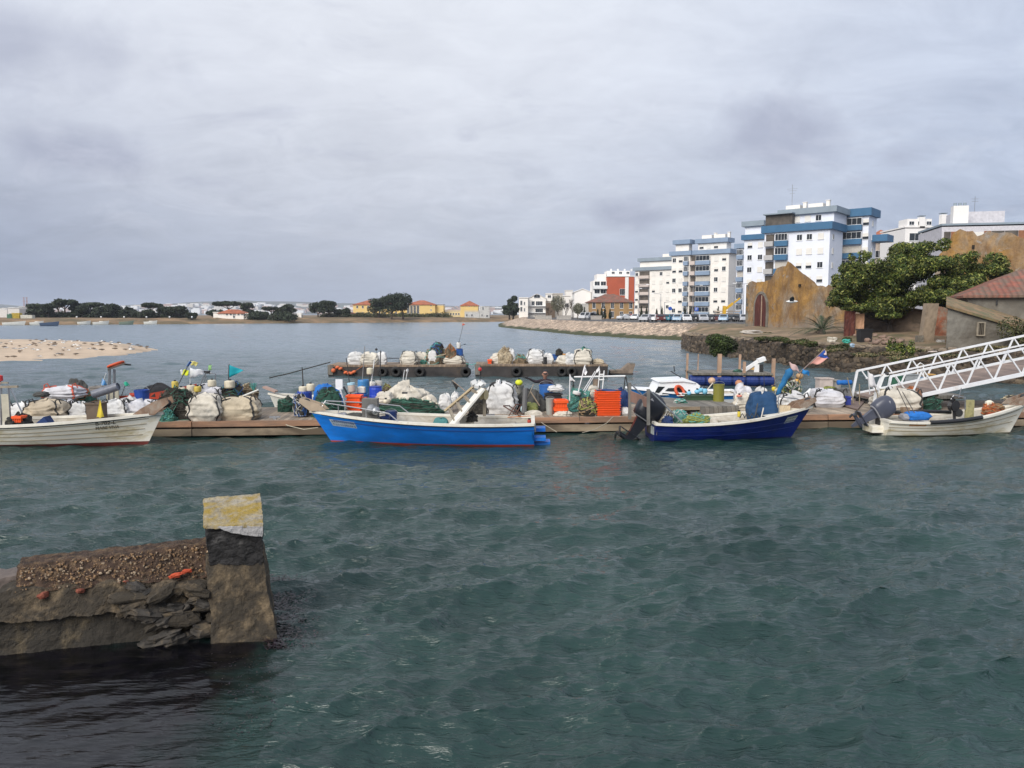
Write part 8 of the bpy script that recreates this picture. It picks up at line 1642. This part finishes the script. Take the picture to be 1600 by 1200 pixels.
def foreground():
    t = thing('ruined_pier_wall', 'crumbling concrete and rubble wall ending in the lichen capped pier, in the foreground water', 'ruined wall', (-3.35, 8.55, 0), R(16)); w = lambda px_, py, Y: Vector(Wt(t, px_, py, Y))
    # local x runs along the wall (negative = left), y = away from the viewer
    b = MB(); 
    lumpy(b, [(-4.2, -.22, -.35), (.25, -.22, -.35), (.25, .75, -.35), (-4.2, .75, -.35), (-4.2, -.1, .38), (.25, -.1, .37), (.25, .75, .37), (-4.2, .75, .38)], 150, 14, 30, .020, 3, 1)
    b.build('lower_wall', concd, t)
    b = MB(); lumpy(b, [(-2.3, -.20, .37), (.2, -.22, .37), (.2, .6, .37), (-2.3, .6, .37), (-2.2, -.05, .67), (.2, -.06, .67), (.2, .6, .68), (-2.2, .6, .68)], 110, 12, 14, .024, 5, 2); b.build('middle_course', conc, t)
    b = MB(); rg = random.Random(2)
    lumpy(b, [(-2.02, -.06, .64), (.2, -.10, .64), (.2, .52, .66), (-2.02, .52, .66), (-2.08, .2, .86), (.2, .2, .95), (.2, .42, .97), (-2.08, .42, .88)], 110, 16, 18, .018, 5, 3)
    sl = b.build('aggregate_slab', M('aggregate', (.065, .038, .024), .95, var=.5, scale=12, bump=1, bscale=60, dirt=.25, dcol=(.17, .11, .06), dscale=14), t)
    b = MB()
    for i in range(900):
        u = rg.random(); v = rg.random()**.85; x = -2.03+2.2*u; top = .86+.09*u; y = -.08+.28*v; z = .65+(top-.65)*v
        q = Vector((x, 0, z)); 
        if noise.noise(q*3) < -.12: continue
        s = rg.choice((.009, .011, .013, .016, .02)) if rg.random() < .93 else .028; b.rock((x, y-.022, z), (s*1.7, s, s*1.15), i, mi=rg.choice((0, 0, 1, 2)), n=3)
    o = b.build('pebbles', [M('pebble_tan', (.26, .155, .075), .8, var=.3), M('pebble_pale', (.36, .27, .18), .8, var=.3), M('pebble_brown', (.15, .09, .055), .8, var=.3)], t); o['kind'] = 'stuff'
    b = MB().rock((-.43, -.11, .70), (.17, .06, .045), 71, n=8, rot=(.4, -.22, 0), amp=.7); b.rock((-.33, -.10, .73), (.13, .05, .04), 72, n=8, rot=(.3, -.12, 0), amp=.7); b.build('orange_brick', M('brick_orange', (.42, .06, .02), .85, var=.2, bump=.4), t)
    for x, z, s in ((-1.75, .60, .16), (-1.4, .61, .12), (-.95, .67, .05)): MB().rock((x, -.09, z), (s*1.3, .1, s*.5), int(-x*10)).build('red_brick', M('brick_dark', (.2, .055, .03), .9, var=.3, bump=.4), t)
    for i in range(34):
        x = rg.uniform(-.95, .12); z = rg.uniform(.0, .62); s = rg.uniform(.13, .3); MB().rock((x, -.27+rg.uniform(-.05, .04)+.13*z, z), (s*1.35, s*.75, s*.5), i+200, n=8, rot=(rg.uniform(-.5, .5), rg.uniform(-.5, .5), rg.uniform(-.4, .4)), amp=.6).build('loose_stone', slate if rg.random() < .75 else conc, t)
    MB().rock((-.85, -.16, .53), (.62, .3, .11), 301, n=9, rot=(.1, -.04, 0)).build('flat_stone', conc, t); MB().rock((-.4, -.22, .25), (.5, .28, .17), 302, n=9, rot=(.1, .05, 0)).build('flat_stone', conc, t)
    # low back wall with rubble infill, far left
    b = MB(); lumpy(b, [(-4.2, .35, .3), (-1.98, .35, .3), (-1.98, .75, .3), (-4.2, .75, .3), (-4.2, .35, .66), (-1.98, .33, .70), (-1.98, .7, .70), (-4.2, .7, .66)], 60, 8, 10, .02, 3, 5); b.build('back_wall', M('back_grey', (.15, .12, .105), .9, var=.25, scale=3, bump=.6, bscale=14), t)
    for i in range(34):
        x = -3.9+rg.random()*2.1; s = rg.uniform(.12, .26); MB().rock((x, rg.uniform(-.0, .25), .42+rg.uniform(0, .1)), (s*1.4, s, s*.55), i+400, n=6).build('rubble_stone', rubm, t)
    m = MB(); 
    for i in range(500):
        x, y = rg.gauss(-3.0, .18), rg.gauss(.0, .07); m.add([(x-.008, y, .42), (x+.008, y, .42), (x+rg.uniform(-.03, .03), y+rg.uniform(-.03, .03), .42+rg.uniform(.03, .07))], [(0, 1, 2)])
    o = m.build('grass_tuft', M('tuft', (.14, .15, .04), .9, var=.3), t); o['kind'] = 'stuff'
    # pier
    inv = (Matrix.Translation(t.location) @ Matrix.Rotation(t.rotation_euler.z, 4, 'Z')).inverted(); A = lambda px_, py, Y: inv @ at(px_, py, Y)
    def D(px_, Y, z): v = at(px_, 850, Y); dp = v.y*math.cos(PITCH)+(H-z)*math.sin(PITCH); return inv @ Vector(((px_-800)/F*dp, Y, z))
    b = MB(); lumpy(b, [D(336, 8.02, -.4), D(443, 8.10, -.4), D(436, 8.95, -.4), D(330, 9.0, -.4), D(322, 8.33, .86), D(411, 8.36, .86), D(412, 9.1, .86), D(322, 9.1, .86)], 50, 50, 60, .019, 3.6, 7); b.build('pier_base', conc, t)
    b = MB(); lumpy(b, [D(327, 8.32, .82), D(409, 8.34, .82), D(408, 9.1, .82), D(327, 9.1, .82), D(323, 8.26, 1.21), D(410, 8.28, 1.21), D(408, 9.1, 1.2), D(322, 9.1, 1.2)], 40, 34, 30, .018, 3.5, 8); b.build('pier_block', tarry, t)
    b = MB(); lumpy(b, [D(362, 8.235, 1.20), D(410, 8.24, 1.16), D(407, 9.1, 1.18), D(330, 9.1, 1.18), D(338, 8.235, 1.275), D(410.5, 8.235, 1.28), D(407, 9.1, 1.38), D(325, 9.1, 1.36)], 34, 34, 12, .010, 6, 9); b.build('lime_layer', limew, t)
    b = MB(); lumpy(b, [D(319, 8.235, 1.25), D(411, 8.24, 1.27), D(407, 9.1, 1.35), D(318.5, 9.1, 1.33), D(319, 8.235, 1.285), D(411, 8.24, 1.30), D(406, 9.1, 1.44), D(318, 9.1, 1.38)], 60, 60, 6, .010, 6, 10); b.build('lichen_cap', lich, t)
foreground()
# seaweed fringe right of the pier and below the wall
def weed():
    b = MB(); rg = random.Random(21)
    for i in range(2350):
        if i < 2000: px_ = 415+abs(rg.gauss(0, 30)); py = rg.uniform(898, 1012)
        else: px_, py = rg.gauss(395, 34), rg.uniform(1020, 1180)
        if px_ > 500: continue
        p = onz(px_, py, .02); a = rg.uniform(0, 6.28); l = rg.uniform(.02, .06)*(1 if i < 2000 else .6); w_ = rg.uniform(.003, .009)*(1 if i < 2000 else .6); d = Vector((math.cos(a), math.sin(a), rg.uniform(-.2, .35))); s = Vector((-math.sin(a), math.cos(a), 0))*w_; z = rg.uniform(-.01, .035); q = Vector((p.x, p.y, z))
        b.add([q-s, q+s, q+d*l*.6+s*1.4, q+d*l, q+d*l*.6-s*1.4], [(0, 1, 2, 3, 4)], mi=i % 2)
    tag(b.build('seaweed', [M('weed_purple', (.022, .014, .022), .4, var=.4), M('weed_brown', (.03, .02, .018), .45, var=.4)]), 'dark purple brown seaweed floating round the foot of the pier', 'seaweed', kind='stuff')
weed()

# ================================================================ sea air
def haze():
    m = bpy.data.materials.new('sea_haze'); m.use_nodes = True; t = m.node_tree; t.nodes.clear(); o = t.nodes.new('ShaderNodeOutputMaterial'); v = t.nodes.new('ShaderNodeVolumePrincipled')
    v.inputs['Color'].default_value = (.82, .88, 1, 1); v.inputs['Density'].default_value = .00014; v.inputs['Anisotropy'].default_value = .0
    t.links.new(v.outputs[0], o.inputs['Volume']); h = 90
    b = MB().box((0, 4500, h/2-1), (19500, 9400, h+2)).build('haze', m); b['kind'] = 'stuff'; b['label'] = 'thin pale sea haze between the harbour and the far hills'
haze()
